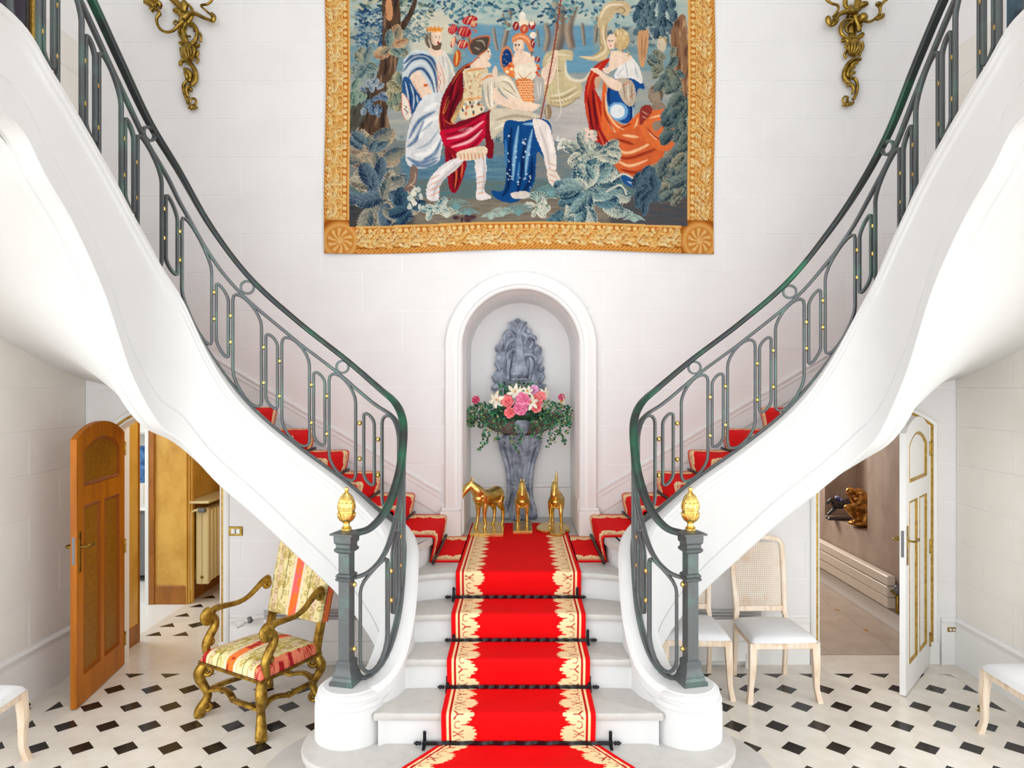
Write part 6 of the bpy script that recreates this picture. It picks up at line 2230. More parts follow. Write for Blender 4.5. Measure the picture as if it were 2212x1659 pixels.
poly([(1026, 338), (1048, 332), (1050, 380), (1046, 412), (1062, 428), (1030, 432), (1030, 400)], (228, 220, 216)); fs([(1045, 340), (1046, 385), (1040, 420)], 7, (184, 178, 182), .8)
poly([(990, 328), (1045, 316), (1050, 334), (1020, 346), (992, 344)], (230, 208, 182))
for x in range(994, 1048, 8): fs([(x, 330), (x + 2, 346)], 3, (206, 128, 80), .9)
for y in (380, 392, 404, 416): fs([(928, y + 8), (952, y - 4)], 2.4, (216, 146, 106)); fs([(1030, y + 4), (1049, y)], 2.4, (216, 146, 106))
poly(k2([(770, 225), (798, 245), (808, 290), (792, 325), (745, 345), (715, 300), (730, 240)]), SK); ell(*k2([(786, 262)])[0], 1.6, 1.2, (60, 50, 50)); ell(*k2([(800, 300)])[0], 2.0, 1.0, (190, 70, 60)); poly(k2([(700, 320), (780, 330), (800, 380), (700, 395), (640, 380)]), SK)
poly(k2([(640, 180), (700, 150), (780, 138), (797, 165), (785, 235), (730, 285), (665, 285), (632, 225)]), (92, 78, 70)); strokes(k2, [[(690, 180), (740, 180), (760, 220)], [(680, 230), (720, 250)]], (190, 178, 160), 14, .8)
strokes(k2, [[(640, 180), (700, 150), (785, 140), (796, 170), (780, 240)], [(650, 180), (632, 225), (665, 290)], [(780, 245), (720, 290), (660, 350), (600, 380)], [(655, 110), (640, 150), (660, 190)], [(650, 95), (690, 95), (680, 120)]], (206, 112, 62), 15)
for x, y, rx, ry, a in ((640, 15, 62, 34, -.2), (598, 105, 54, 42, .2), (583, 205, 42, 36, .1), (505, 85, 34, 42, .7), (670, 45, 28, 30, .3), (510, 185, 16, 44, .4)):
    c_ = k2([(x, y)])[0]
    ell(c_[0], c_[1], rx / 3.66, ry / 3.66, (176, 30, 50), a)
    for j in (-.5, 0, .5):
        fs([(c_[0] + (j - .35) * rx / 3.66, c_[1] + ry / 4.6), (c_[0] + j * rx / 3.66, c_[1] - ry / 9), (c_[0] + (j + .3) * rx / 3.66, c_[1] - ry / 4.6)], 3.4, rr.choice([(246, 190, 150), (230, 130, 110), (244, 216, 170)]), .9)
c_ = k2([(540, 315)])[0]; ell(c_[0], c_[1], 8, 19, (196, 96, 46), .15); strokes(k2, [[(535, 250), (540, 310), (530, 370)]], (248, 204, 120), 14)
# --- seated figure in scale armour
c_ = k1([(345, 462)])[0]; ell(c_[0], c_[1], 14.5, 27, (212, 142, 98)); ell(c_[0] + .8, c_[1] + 2, 11, 23.5, (24, 66, 122))
for k_ in range(10): ell(c_[0] + rr.uniform(-8, 8), c_[1] + rr.uniform(-18, 20), .9, .9, (226, 210, 180))
poly(k1([(630, 480), (680, 410), (750, 395), (862, 400), (866, 470), (812, 480), (822, 570), (872, 630), (930, 640), (930, 750), (800, 842), (680, 832), (655, 780), (640, 700)]), (204, 188, 150))
strokes(k1, [[(812, 480), (818, 580), (872, 630), (960, 630), (1010, 560)]], (228, 218, 194), 30); strokes(k1, [[(690, 760), (790, 740), (900, 680)], [(690, 800), (800, 790), (920, 720)], [(660, 500), (700, 450), (760, 430), (850, 440)]], (232, 222, 194), 16); strokes(k1, [[(690, 780), (800, 765), (910, 700)], [(680, 830), (800, 842), (930, 760)], [(700, 560), (780, 560)], [(640, 520), (650, 640), (680, 700)]], (150, 126, 92), 11)
for k_ in range(9): x = 690 + k_ * 27; fs(k1([(x, 800 - abs(k_ - 2) * 6), (x + 18, 835 - k_ * 7)]), 4, (176, 150, 112), .9)
poly(k1([(330, 540), (395, 480), (430, 500), (425, 600), (385, 610), (330, 570)]), (230, 134, 74)); poly(k1([(415, 505), (560, 490), (585, 560), (545, 640), (430, 640)]), (236, 224, 204)); poly(k1([(425, 630), (550, 640), (562, 800), (480, 806), (440, 720)]), (222, 124, 62))
for y in range(640, 805, 20):
    for x in range(440, 552, 20): fs(k1([(x + (y // 20 % 2) * 10 - 8, y), (x + (y // 20 % 2) * 10, y + 9), (x + (y // 20 % 2) * 10 + 8, y)]), 2.6, (252, 218, 168), .95)
for x, y in ((340, 540), (365, 520), (350, 565), (385, 545), (400, 580), (590, 520), (600, 545), (585, 575), (598, 600), (580, 620)): ell(*k1([(x, y)])[0], 4, 3.4, rr.choice([(246, 220, 180), (206, 80, 50), (236, 150, 90)]))
strokes(k1, [[(430, 560), (480, 620), (550, 560)], [(430, 620), (545, 640)]], (214, 150, 96), 9)
poly(k1([(620, 560), (690, 480), (712, 408), (748, 415), (735, 560), (690, 660), (640, 660)]), SK); strokes(k1, [[(650, 640), (710, 550), (735, 450)]], (206, 172, 150), 10); poly(k1([(565, 620), (640, 625), (625, 760), (565, 795)]), (186, 180, 172)); strokes(k1, [[(585, 640), (600, 780)], [(615, 640), (610, 760)]], (226, 222, 214), 9)
poly(k1([(285, 600), (350, 600), (400, 650), (450, 760), (470, 810), (380, 790), (310, 730), (270, 650)]), (228, 214, 190)); strokes(k1, [[(300, 640), (360, 660), (420, 740)], [(310, 690), (370, 730), (440, 780)]], (166, 150, 130), 11); strokes(k1, [[(310, 620), (370, 640), (420, 700)], [(330, 720), (400, 760), (450, 790)]], (250, 244, 230), 10)
poly(k1([(380, 770), (480, 800), (610, 828), (600, 850), (560, 872), (440, 850), (370, 810)]), SK)
poly([(1064, 236), (1110, 236), (1158, 246), (1168, 262), (1120, 268), (1082, 282), (1062, 300), (1058, 262)], (212, 200, 178)); fs([(1070, 260), (1110, 250), (1155, 256)], 8, (166, 146, 122), .8); fs([(1066, 280), (1100, 264), (1140, 262)], 6, (240, 232, 214), .9)
poly(k1([(425, 405), (515, 415), (570, 480), (420, 515), (395, 480)]), SK); face(k1, 440, 362, 44, 62, 0, -1); strokes(k1, [[(515, 330), (545, 400), (540, 450)]], (116, 92, 78), 22)
poly(k1([(388, 300), (430, 262), (500, 275), (545, 330), (560, 400), (525, 405), (500, 350), (450, 310), (398, 335)]), (222, 138, 88)); strokes(k1, [[(400, 310), (450, 285), (510, 310), (545, 380)]], (248, 204, 160), 10)
for x, y, rx, ry, c in ((470, 130, 26, 40, (238, 230, 216)), (480, 180, 40, 30, (240, 224, 200)), (420, 205, 26, 36, (160, 36, 40)), (545, 200, 28, 36, (170, 44, 44)), (485, 230, 34, 38, (196, 90, 60)), (555, 278, 26, 26, (240, 224, 204)), (552, 345, 16, 38, (150, 34, 44)), (590, 470, 20, 24, (150, 30, 44)), (545, 185, 20, 18, (244, 230, 210))):
    c_ = k1([(x, y)])[0]; ell(c_[0], c_[1], rx / 3.66, ry / 3.66, c); fs([(c_[0] - 2, c_[1] + 5), (c_[0], c_[1] - 2), (c_[0] + 3, c_[1] - 6)], 2.6, (250, 232, 206), .8)
poly([(1092, 262), (1128, 262), (1165, 256), (1190, 270), (1192, 328), (1180, 345), (1160, 330), (1155, 390), (1135, 425), (1105, 440), (1072, 430), (1062, 412), (1086, 412), (1094, 370), (1088, 310)], (18, 78, 136))
for L in ([(1105, 275), (1100, 330), (1098, 400), (1085, 425)], [(1135, 300), (1128, 360), (1118, 420)], [(1150, 340), (1145, 390), (1125, 425)], [(1188, 285), (1186, 320)]): fs(L, 12, (6, 40, 86), .95)
for L in ([(1120, 272), (1112, 330), (1108, 390)], [(1150, 280), (1140, 330), (1135, 380)], [(1130, 268), (1160, 270), (1185, 290)], [(1180, 295), (1180, 335)]): fs(L, 8, (150, 196, 222), .85)
for L in ([(1092, 300), (1094, 360)], [(1122, 350), (1118, 400)]): fs(L, 6, (70, 136, 184), .9)
for k_ in range(38): ell(rr.uniform(1096, 1150), rr.uniform(290, 410), rr.uniform(.8, 2.4), rr.uniform(.8, 2.4), (200, 216, 226))
poly([(1152, 258), (1182, 266), (1194, 300), (1202, 345), (1198, 372), (1182, 368), (1172, 330), (1158, 295)], (234, 222, 214)); fs([(1165, 275), (1180, 320), (1188, 365)], 8, (196, 184, 180), .8); fs([(1182, 278), (1194, 330)], 6, (250, 244, 238), .8)
poly([(1182, 366), (1200, 370), (1214, 392), (1220, 403), (1196, 404), (1184, 388)], (226, 212, 200)); poly([(1105, 418), (1135, 414), (1146, 424), (1130, 431), (1108, 429)], (214, 204, 194))
for y in (352, 364, 376, 388): fs([(1184, y), (1204, y + 8)], 2.2, (208, 150, 116))
stroke([(1219, -60), (1196, 110), (1168, 256)], 3.4, (150, 76, 58)); fs([(1203, 112), (1206, 190), (1212, 240), (1200, 262)], 2.2, (232, 224, 206)); ell(1184, 242, 8, 16, (150, 130, 104)); fs([(1180, 230), (1182, 255)], 4, (206, 190, 160))
# --- seated woman
poly(k3([(160, -20), (235, -20), (222, 120), (252, 240), (200, 330), (100, 332), (0, 296), (118, 290), (172, 220)]), (206, 184, 144)); strokes(k3, [[(195, 0), (195, 140), (215, 250), (130, 310), (20, 300)]], (236, 222, 190), 16); strokes(k3, [[(225, 10), (212, 140), (235, 250)], [(170, 60), (165, 180), (190, 240), (110, 300)]], (156, 128, 92), 10)
poly([(1290, 60), (1297, 24), (1318, 4), (1350, 2), (1364, 18), (1352, 34), (1330, 28), (1318, 46)], (206, 184, 146)); fs([(1296, 40), (1312, 14), (1346, 10)], 6, (238, 224, 194)); fs([(1330, 22), (1342, 16), (1350, 24), (1340, 30)], 3, (150, 124, 90))
poly(k3([(470, 110), (555, 100), (522, 362), (480, 345)]), (204, 158, 116)); strokes(k3, [[(500, 120), (500, 330)], [(535, 120), (515, 320)]], (150, 104, 72), 8)
poly(k3([(320, 340), (430, 340), (520, 540), (470, 560), (440, 700), (420, 810), (370, 830), (300, 800), (235, 700), (225, 570), (290, 440)]), (30, 84, 146)); strokes(k3, [[(300, 450), (240, 560), (245, 680)], [(400, 640), (420, 740), (400, 820)]], (10, 46, 96), 20); c_ = k3([(310, 735)])[0]; ell(c_[0], c_[1], 22, 20, (120, 168, 206)); ell(c_[0] - 1, c_[1], 16, 15, (226, 230, 230))
strokes(k3, [[(330, 360), (270, 470)], [(430, 690), (430, 780)]], (170, 200, 220), 12)
poly(k3([(345, 335), (420, 305), (485, 400), (505, 512), (440, 480), (385, 470), (280, 470)]), (232, 228, 222)); strokes(k3, [[(370, 350), (390, 460)], [(440, 360), (470, 470)], [(300, 460), (360, 380)]], (168, 178, 188), 9)
poly(k3([(240, 315), (120, 380), (62, 500), (45, 640), (70, 800), (110, 960), (215, 960), (195, 700), (130, 560), (150, 470), (225, 360)]), (186, 48, 34)); strokes(k3, [[(110, 560), (130, 750), (170, 950)], [(75, 620), (95, 800), (130, 950)]], (92, 18, 34), 26); strokes(k3, [[(180, 360), (100, 460), (70, 600)], [(60, 660), (80, 820)], [(130, 600), (165, 780), (200, 950)]], (226, 104, 62), 13)
poly(k3([(190, 510), (222, 560), (212, 680), (262, 780), (362, 842), (482, 740), (492, 830), (440, 960), (200, 960)]), (222, 110, 56)); strokes(k3, [[(215, 580), (220, 720), (290, 840), (360, 880)], [(470, 780), (440, 880), (380, 940)], [(230, 820), (300, 920)]], (248, 206, 160), 17); strokes(k3, [[(200, 620), (210, 760), (280, 900)], [(460, 850), (400, 930)], [(330, 870), (420, 830)]], (160, 54, 34), 16)
poly([(1308, 290), (1345, 285), (1380, 275), (1410, 285), (1432, 320), (1430, 352), (1396, 372), (1376, 388), (1342, 376), (1320, 345), (1306, 316)], (212, 106, 58))
for L in ([(1320, 310), (1350, 330), (1385, 320), (1420, 300)], [(1330, 345), (1360, 358), (1400, 345)], [(1345, 292), (1380, 296)]): fs(L, 7, (250, 204, 158), .9)
for L in ([(1315, 322), (1350, 342), (1395, 330), (1425, 318)], [(1340, 366), (1375, 372), (1405, 358)], [(1330, 300), (1370, 312)]): fs(L, 8, (150, 46, 32), .9)
poly([(1284, 265), (1310, 300), (1325, 340), (1318, 352), (1298, 318)], (150, 36, 34)); fs([(1290, 280), (1312, 330)], 5, (216, 96, 66))
poly([(1342, 374), (1378, 388), (1422, 362), (1436, 400), (1424, 418), (1388, 412), (1350, 398)], (38, 90, 148)); fs([(1355, 392), (1390, 404), (1425, 398)], 6, (214, 222, 226), .9); fs([(1365, 388), (1400, 396)], 5, (14, 44, 84))
poly(k3([(300, 480), (425, 495), (452, 640), (402, 695), (330, 620)]), (196, 180, 160)); strokes(k3, [[(340, 540), (410, 490)], [(380, 640), (445, 590)]], (208, 110, 62), 9); strokes(k3, [[(350, 500), (370, 640)], [(420, 520), (420, 650)]], (140, 118, 100), 10); strokes(k3, [[(385, 500), (398, 660)]], (234, 226, 212), 10)
poly(k3([(92, 400), (150, 395), (222, 450), (335, 510), (318, 575), (230, 540), (160, 450)]), SK); strokes(k3, [[(170, 460), (240, 545), (310, 572)]], (202, 160, 134), 8); poly(k3([(130, 470), (175, 470), (150, 560), (130, 545)]), SKD); poly(k3([(190, 400), (270, 385), (225, 440)]), SK)
poly(k3([(265, 255), (362, 268), (425, 310), (345, 362), (240, 420), (248, 300)]), SK); c_ = k3([(335, 165)])[0]; ell(c_[0], c_[1], 18, 23, (206, 180, 130))
face(k3, 262, 185, 40, 62, 0, -1)
for k_ in range(26):
    x, y = rr.uniform(270, 390), rr.uniform(85, 270); fs(k3([(x, y), (x + 12, y + 16), (x + 2, y + 30)]), 3, rr.choice([(240, 222, 180), (160, 126, 84), (222, 196, 146)]), .9)
# --- attendant
c_ = k3([(600, 598)])[0]; ell(c_[0], c_[1], 14, 20.5, (160, 142, 122)); fs(k3([(570, 560), (620, 530), (655, 590), (650, 650)]), 9, (104, 84, 68)); ell(c_[0] - 5, c_[1] - 4, 1.6, 1.2, (60, 50, 44)); fs(k3([(560, 600), (555, 625), (575, 632)]), 1.8, (110, 90, 74)); fs(k3([(565, 650), (590, 655)]), 1.8, (130, 80, 66))
poly(k3([(600, 660), (650, 660), (690, 720), (560, 740)]), (150, 132, 114)); poly(k3([(520, 750), (690, 720), (745, 800), (770, 950), (700, 1050), (560, 1000), (490, 860)]), (222, 118, 64)); strokes(k3, [[(560, 790), (640, 770), (720, 800)], [(560, 900), (620, 960)], [(720, 850), (740, 940)]], (250, 206, 162), 15); strokes(k3, [[(540, 860), (600, 930), (680, 980)], [(650, 830), (700, 920)]], (150, 52, 36), 14)
poly(k3([(490, 710), (560, 680), (580, 740), (530, 800), (485, 840)]), (150, 60, 52)); strokes(k3, [[(500, 730), (550, 760)], [(500, 770), (540, 790)]], (226, 190, 170), 6); poly(k3([(590, 820), (650, 810), (660, 850), (610, 890), (585, 870)]), (150, 132, 116))
ell(*k3([(655, 210)])[0], 9.5, 16, (214, 200, 176)); fs(k3([(630, 160), (670, 150), (695, 200)]), 6, (190, 160, 110)); ell(*k3([(640, 205)])[0], 1.4, 1, (80, 70, 60))

# vines and shrubs on the right and in front
poly([(1450, 60), (1482, 40), (1484, 210), (1462, 200), (1452, 130)], (150, 112, 84), (0.1, 10, (104, 74, 58), (196, 164, 130)))
cluster(1415, 20, 42, 50, 60, 24, [((26, 46, 62), (84, 110, 124)), ((34, 60, 76), (112, 136, 142))], 1.4)
cluster(1440, -110, 46, 80, 70, 26, [((26, 46, 62), (84, 110, 124)), ((58, 84, 92), (150, 156, 140))], 1.4)
cluster(1440, 150, 36, 40, 34, 26, [((44, 66, 74), (120, 136, 130)), ((60, 76, 76), (150, 150, 130))])
cluster(1462, 260, 24, 80, 52, 32, [((44, 64, 72), (124, 136, 126)), ((34, 52, 62), (96, 116, 118))], 2.2)
cluster(1450, 380, 36, 50, 44, 36, [((40, 60, 72), (124, 138, 132)), ((56, 72, 70), (160, 156, 136))], 2.4)
cluster(1395, 410, 24, 44, 20, 36, [((32, 54, 74), (92, 116, 130))], -1.3)
cluster(1280, 330, 46, 36, 34, 40, [((50, 84, 100), (196, 200, 182)), ((74, 104, 112), (214, 210, 190))])
cluster(1275, 420, 58, 50, 54, 48, [((28, 66, 90), (150, 176, 172)), ((46, 92, 110), (206, 208, 190)), ((20, 48, 74), (110, 146, 154))])
for k in range(16): ell(1276 + rr.uniform(-12, 12), 290 + rr.uniform(-14, 14), rr.uniform(2, 5), rr.uniform(2, 5), (230, 206, 190))
for k in range(14): ell(1215 + rr.uniform(-14, 10), 305 + rr.uniform(-12, 20), 3, 3, (222, 218, 210))
stroke([(1320, 392), (1345, 376), (1366, 384)], 4, (214, 212, 196)); stroke([(1310, 415), (1340, 400), (1354, 420)], 4, (206, 206, 190))

# woven gold border
def acanthus():
    """leafy scroll drawn along the middle band of the border"""
    DKl, LTl = [(176, 100, 34), (204, 128, 52), (190, 112, 40)], [(250, 220, 156), (246, 204, 128), (240, 190, 110)]
    def run(to_xy, n, sg):
        for k in range(n):
            t0 = k * 38.0
            flip = 1 if k % 2 else -1
            for j, (dt, c, l, w, a) in enumerate(((0, .78, 30, 6.5, -.75), (6, .80, 26, 6, -.35), (10, .62, 30, 5.5, -.15), (2, .52, 24, 5, -1.15), (16, .74, 20, 5, .35), (22, .56, 20, 4.6, .1), (26, .46, 15, 4, -.7), (30, .72, 14, 4.5, .8), (12, .44, 14, 3.6, -1.6))):
                x, y, ang = to_xy(t0 + dt, c, a * 1.0)
                leaf(x, y, l, w, ang, rr.choice(DKl), rr.choice(LTl))
            x, y, ang = to_xy(t0 + 20, .80, 0)
            ell(x, y, 3.2, 3.2, (252, 226, 168))
    run(lambda t, c, a: (770 + t, IYB - 4 + c * 56, a), 19, 1)
    run(lambda t, c, a: (IX0 - c * 56, 476 - t, -PI / 2 - a), 18, 1)
    run(lambda t, c, a: (IX1 + c * 56, 476 - t, -PI / 2 + a), 18, 1)
IX0, IX1, IYB = 756.0, 1486.0, 485.0
bot = 486 - 5 * np.sin((GX - 757) / 730 * PI) * .9
dl, dr_, db = IX0 - GX, GX - IX1, GY - bot
dist = np.maximum(np.maximum(dl, dr_), db)          # distance outside the picture field
brd = dist > 0
t_al = np.where(db >= np.maximum(dl, dr_), GX, GY)
c_ac = np.clip(dist / 56.0, 0, 1)
OG, DK, LT = L3((226, 152, 66)), L3((168, 92, 26)), L3((250, 214, 146))
ph = np.mod(t_al, 76) / 76
sw = c_ac - .52 + .20 * np.sin(2 * PI * ph)
ridge = np.sin(9 * sw + 3 * fnoise(GX / 16, GY / 16, 3)) * .5 - .45
val = np.clip(.45 + .38 * ridge + .30 * (.5 - np.abs(sw)) + .35 * (fnoise(GX / 6, GY / 6, 3) - .5), 0, 1)[..., None]
colb = np.where(val < .5, DK * (1 - val * 2) + OG * val * 2, OG * (1 - (val - .5) * 2) + LT * (val - .5) * 2)
inn_ = (c_ac < .34)
colb = np.where(inn_[..., None], OG * 1.05, colb)
colb = np.where((c_ac < .07)[..., None], L3((238, 184, 104)), colb)
bead = (np.abs(c_ac - .19) < .075) & (np.hypot(np.mod(t_al, 13) - 6.5, (c_ac - .19) * 56) < 4.4)
colb = np.where((np.abs(c_ac - .19) < .10)[..., None], L3((196, 118, 40)), colb)
colb = np.where(bead[..., None], L3((250, 210, 140)), colb)
colb = np.where((np.abs(c_ac - .32) < .025)[..., None], L3((242, 190, 110)), colb)
rope = c_ac > .84
colb = np.where(rope[..., None], np.where((np.mod(t_al + dist * 1.2, 9) < 2.2)[..., None], L3((150, 84, 26)), L3((236, 164, 78))), colb)
colb = np.where((np.abs(c_ac - .83) < .018)[..., None], L3((150, 84, 26)), colb)
IMG2 = IMG
IMG = np.where(brd[..., None], colb, IMG)
acanthus()
colb = IMG
IMG = IMG2
corner = brd & (np.minimum(np.maximum(dl, dr_), db) > -14)
fcx = np.where(GX < 1100, 736, 1512); fcy = 516
rad, ang = np.hypot(GX - fcx, GY - fcy), np.arctan2(GY - fcy, GX - fcx)
fan = .5 + .5 * np.sin(ang * 10 + .05 * rad * np.sin(rad / 5))
rv = np.clip(.30 + .55 * fan * (rad < 26) + .5 * np.sin(rad / 4.2) * (rad >= 26) * .7 + .2 * (rad < 6), 0, 1)[..., None]
colc = np.where(rv < .5, DK * (1 - rv * 2) + OG * rv * 2, OG * (1 - (rv - .5) * 2) + LT * (rv - .5) * 2)
colb = np.where(corner[..., None], colc, colb)
IMG = np.where(brd[..., None], colb, IMG)
IMG = IMG * (.93 + .14 * _rng.random((TH, TW, 1)))
weave = 1 + .05 * np.sin(GX * 2.0)[..., None]
IMG = np.clip(IMG * weave, 0, 1)
IMG = np.where(brd[..., None], IMG * .74, np.clip(IMG, 0, 1) ** 1.10 * .84)
M_TAP = mat('woven_tapestry', (0.5, 0.4, 0.3), 0.9, attr='paint', spec=.1, bump=(420, .25, .0015))
Yt = YB - .022
wav = 3.0 * np.sin((GX - TX0p) / 840 * PI * 2.2 + .6) + 2.5 * np.cos((GX - TX0p) / 840 * 2 * PI)
low = np.clip((GY - 380) / (TYB - 380), 0, 1)
PY = GY + wav * low
PXx = GX + 2.2 * np.sin(GY / 95) * np.clip(np.abs(GX - 1122) / 420, 0, 1) ** 6
wx = (PXx - CX) / F_PX * Yt; wz = CAM_H - (PY - CY) / F_PX * Yt
wy = Yt + .006 * np.sin(GX / 60) * low - .004 * np.sin(GX / 23 + 1)
tp = thing('tapestry', (0, Yt, 3.47), 'large tapestry of classical figures in a wood, gold leaf border, on the back wall', 'tapestry')
to = grid_object('woven_cloth', np.stack([wx.ravel(), wy.ravel(), wz.ravel()], 1), TW, TH, M_TAP, tp, IMG.reshape(-1, 3))
bi, bj = np.unique(np.append(np.arange(0, TW, 12), TW - 1)), np.unique(np.append(np.arange(0, TH, 12), TH - 1))
sel = np.ix_(bj, bi)
grid_object('lining', np.stack([wx[sel].ravel(), wy[sel].ravel() + .007, wz[sel].ravel()], 1), len(bi), len(bj), mat('linen_lining', lin(150, 120, 80), .9), tp)
zt0 = CAM_H - (TYT - CY) / F_PX * Yt
MB().tube([Vector((-1.72, Yt - .0, zt0 + .01)), Vector((1.72, Yt - .0, zt0 + .01))], .02, 10).build('hanging_rod', M_BRASS, tp, 60)
# ------------------------------------------------------------------ gilt bronze wall sconces
def sconce(right):
    # pixel tracings of the left sconce crop (6.63 px per photo px), depth off the wall in metres
    ox, oy, k = (300, 0, 6.633) if not right else (1770, 0, 6.9125)
    def q(x, y, d=.05):
        p = at(ox + x / k, oy + y / k, YB - d)
        return (p.x, YB - d, p.z)
    c0 = q(700, 600, 0)
    root = thing('wall_sconce', (c0[0] if not right else at(1840, 90, YB).x, YB, c0[2]),
                 'gilt bronze rococo wall sconce %s of the tapestry' % ('right' if right else 'left'), 'sconce', 'rococo wall sconces')
    B = lambda b, n, pa=None: b.build(n, M_BRASS, pa or root, 60)
    def t(pts, r0, r1, name, n=8, fl_=.8, d=.05, taper=None, pa=None):
        P = sp3([q(*p) if len(p) > 2 else q(p[0], p[1], d) for p in pts], 7)
        R0 = taper or (lambda s_: r0 + (r1 - r0) * s_)
        R = lambda s_: R0(s_) * 1.32
        return B(MB().tube(P, R, n, flat=fl_), name, pa)
    lf = lambda m: (lambda s_: .004 + m * math.sin(PI * min(1, s_ * .9 + .08)) ** .8)
    if not right:
        stem = t([(700, 640), (640, 500), (600, 380), (620, 260), (640, 160), (560, 60), (470, -30)], .016, .022, 'main_stem')
        t([(620, 600), (720, 640), (820, 560), (830, 430), (770, 340), (680, 330), (640, 420), (680, 510), (740, 520)], .018, .008, 'c_scroll')
        t([(690, 350), (780, 380), (800, 450)], .010, .010, 'pearl_row')
        t([(640, 300), (560, 370), (490, 440), (400, 460), (310, 420), (260, 330), (260, 250), (300, 200), (270, 150)], .010, .013, 'candle_arm', d=.09)
        t([(270, 150), (220, 120), (170, 150)], .014, .02, 'arm_leaf', d=.1); t([(210, 130), (190, 60), (110, 30), (90, 60)], 0, 0, 'drip_leaf', d=.1, taper=lf(.020)); t([(220, 110), (260, 50), (300, 60), (300, 130)], 0, 0, 'drip_leaf', d=.1, taper=lf(.018))
        b = MB().lathe([(.006, -.02), (.022, -.012), (.036, .004), (.040, .012), (.020, .016), (.016, .05), (.020, .056)], 16, q(215, 30, .10)); B(b, 'candle_cup')
        t([(640, 260), (720, 200), (820, 200), (920, 250), (1050, 300)], .020, .012, 'leaf_arm', d=.08); t([(1050, 320), (1070, 250), (1030, 180)], 0, 0, 'drip_leaf', d=.08, taper=lf(.014))
        t([(1060, 240), (960, 150), (890, 80), (980, 60), (1040, 10), (1050, -40)], .008, .010, 'candle_arm', d=.1)
        t([(700, 330), (760, 240), (760, 130), (700, 60), (660, 80)], .014, .008, 'tendril', d=.06)
        t([(610, 250), (580, 180), (520, 150), (520, 180)], 0, 0, 'curled_leaf', taper=lf(.016)); t([(640, 180), (650, 80), (640, 0)], 0, 0, 'curled_leaf', d=.07, taper=lf(.022))
        t([(850, 450), (890, 510), (880, 600)], .008, .010, 'tendril', d=.05); t([(560, 340), (530, 300), (500, 330), (540, 370)], .009, .007, 'tendril', d=.07); t([(590, 400), (570, 460), (600, 490)], .008, .006, 'tendril')
        t([(580, 610), (640, 650), (740, 650), (820, 590)], .012, .010, 'collar', d=.06)
        b = MB().ball(q(720, 740, .05), .088, 14, 10, (.75, .5, .95)); B(b, 'vase_body')
        for dx in (-60, -20, 20, 60): t([(720 + dx, 670, .08), (725 + dx * 1.1, 740, .098), (725 + dx * .6, 820, .08)], .010, .007, 'gadroon')
        t([(800, 680), (850, 650), (870, 660)], 0, 0, 'curled_leaf', taper=lf(.013)); t([(820, 720), (850, 760), (830, 800), (850, 860), (820, 910)], .012, .008, 'side_scroll'); t([(600, 680), (610, 780), (640, 850)], .010, .007, 'side_scroll')
        t([(600, 940), (600, 890), (680, 870), (760, 940), (810, 1040), (810, 1150), (750, 1220)], .012, .018, 'lower_scroll')
        t([(640, 990), (700, 1020), (740, 1090), (700, 1160)], 0, 0, 'acanthus', taper=lf(.020)); t([(650, 1030), (690, 1090), (680, 1150)], 0, 0, 'acanthus', taper=lf(.014)); t([(740, 1110), (720, 1150), (690, 1160)], 0, 0, 'acanthus', taper=lf(.012))
        t([(690, 1160), (640, 1220), (650, 1330), (690, 1430), (710, 1490)], .012, .014, 'tail_scroll'); t([(750, 1220), (690, 1260), (690, 1340), (720, 1400)], 0, 0, 'acanthus', taper=lf(.014)); t([(700, 1280), (750, 1280), (740, 1320)], 0, 0, 'acanthus', taper=lf(.009))
        t([(730, 1480), (740, 1430), (780, 1410), (820, 1440), (810, 1490), (770, 1510)], .008, .008, 'end_ring')
        for a in ((710, 1560), (750, 1580), (800, 1575), (845, 1550)): t([(775, 1505), ((775 + a[0]) / 2, 1530), a], 0, 0, 'end_leaf', taper=lf(.010))
    else:
        t([(590, 470), (580, 360), (540, 260), (540, 150), (570, 60), (580, -30)], .018, .024, 'main_stem')
        t([(650, 510), (560, 560), (400, 560), (320, 480), (330, 360), (420, 290), (510, 300), (440, 350), (390, 420), (430, 490), (510, 500)], .018, .007, 'c_scroll')
        t([(360, 400), (430, 340), (500, 340)], .009, .009, 'pearl_row')
        t([(560, 170), (430, 170), (320, 200), (230, 280), (160, 380)], .022, .014, 'leaf_arm', d=.08); t([(160, 380), (130, 290), (150, 240)], 0, 0, 'drip_leaf', d=.09, taper=lf(.016)); t([(170, 390), (240, 330), (280, 250)], 0, 0, 'drip_leaf', d=.08, taper=lf(.016))
        t([(200, 250), (280, 150), (270, 80), (180, 50), (110, 0), (100, -40)], .009, .011, 'candle_arm', d=.10)
        t([(590, 280), (660, 310), (750, 325), (830, 280), (900, 200), (900, 110), (860, 70)], .010, .012, 'candle_arm', d=.09); t([(840, 290), (930, 250), (950, 200)], 0, 0, 'arm_leaf', d=.09, taper=lf(.016)); t([(900, 110), (950, 40), (1010, -10)], .012, .012, 'candle_arm', d=.10); t([(850, 80), (880, 60), (930, 110)], 0, 0, 'drip_leaf', d=.1, taper=lf(.014))
        b = MB().ball(q(650, 265, .08), .040, 12, 8); B(b, 'boss')
        t([(390, -30), (390, 80), (440, 120), (480, 80)], .018, .010, 'tendril', d=.06); t([(580, 160), (610, 90), (690, 60), (710, 90)], 0, 0, 'curled_leaf', taper=lf(.018))
        t([(420, 260), (440, 200), (460, 160)], .010, .012, 'tendril', d=.05); t([(610, 340), (630, 390), (600, 420)], .007, .006, 'tendril')
        t([(340, 570), (480, 590), (620, 560), (650, 520)], .012, .010, 'collar', d=.06)
        b = MB().ball(q(510, 700, .05), .088, 14, 10, (.72, .5, .95)); B(b, 'vase_body')
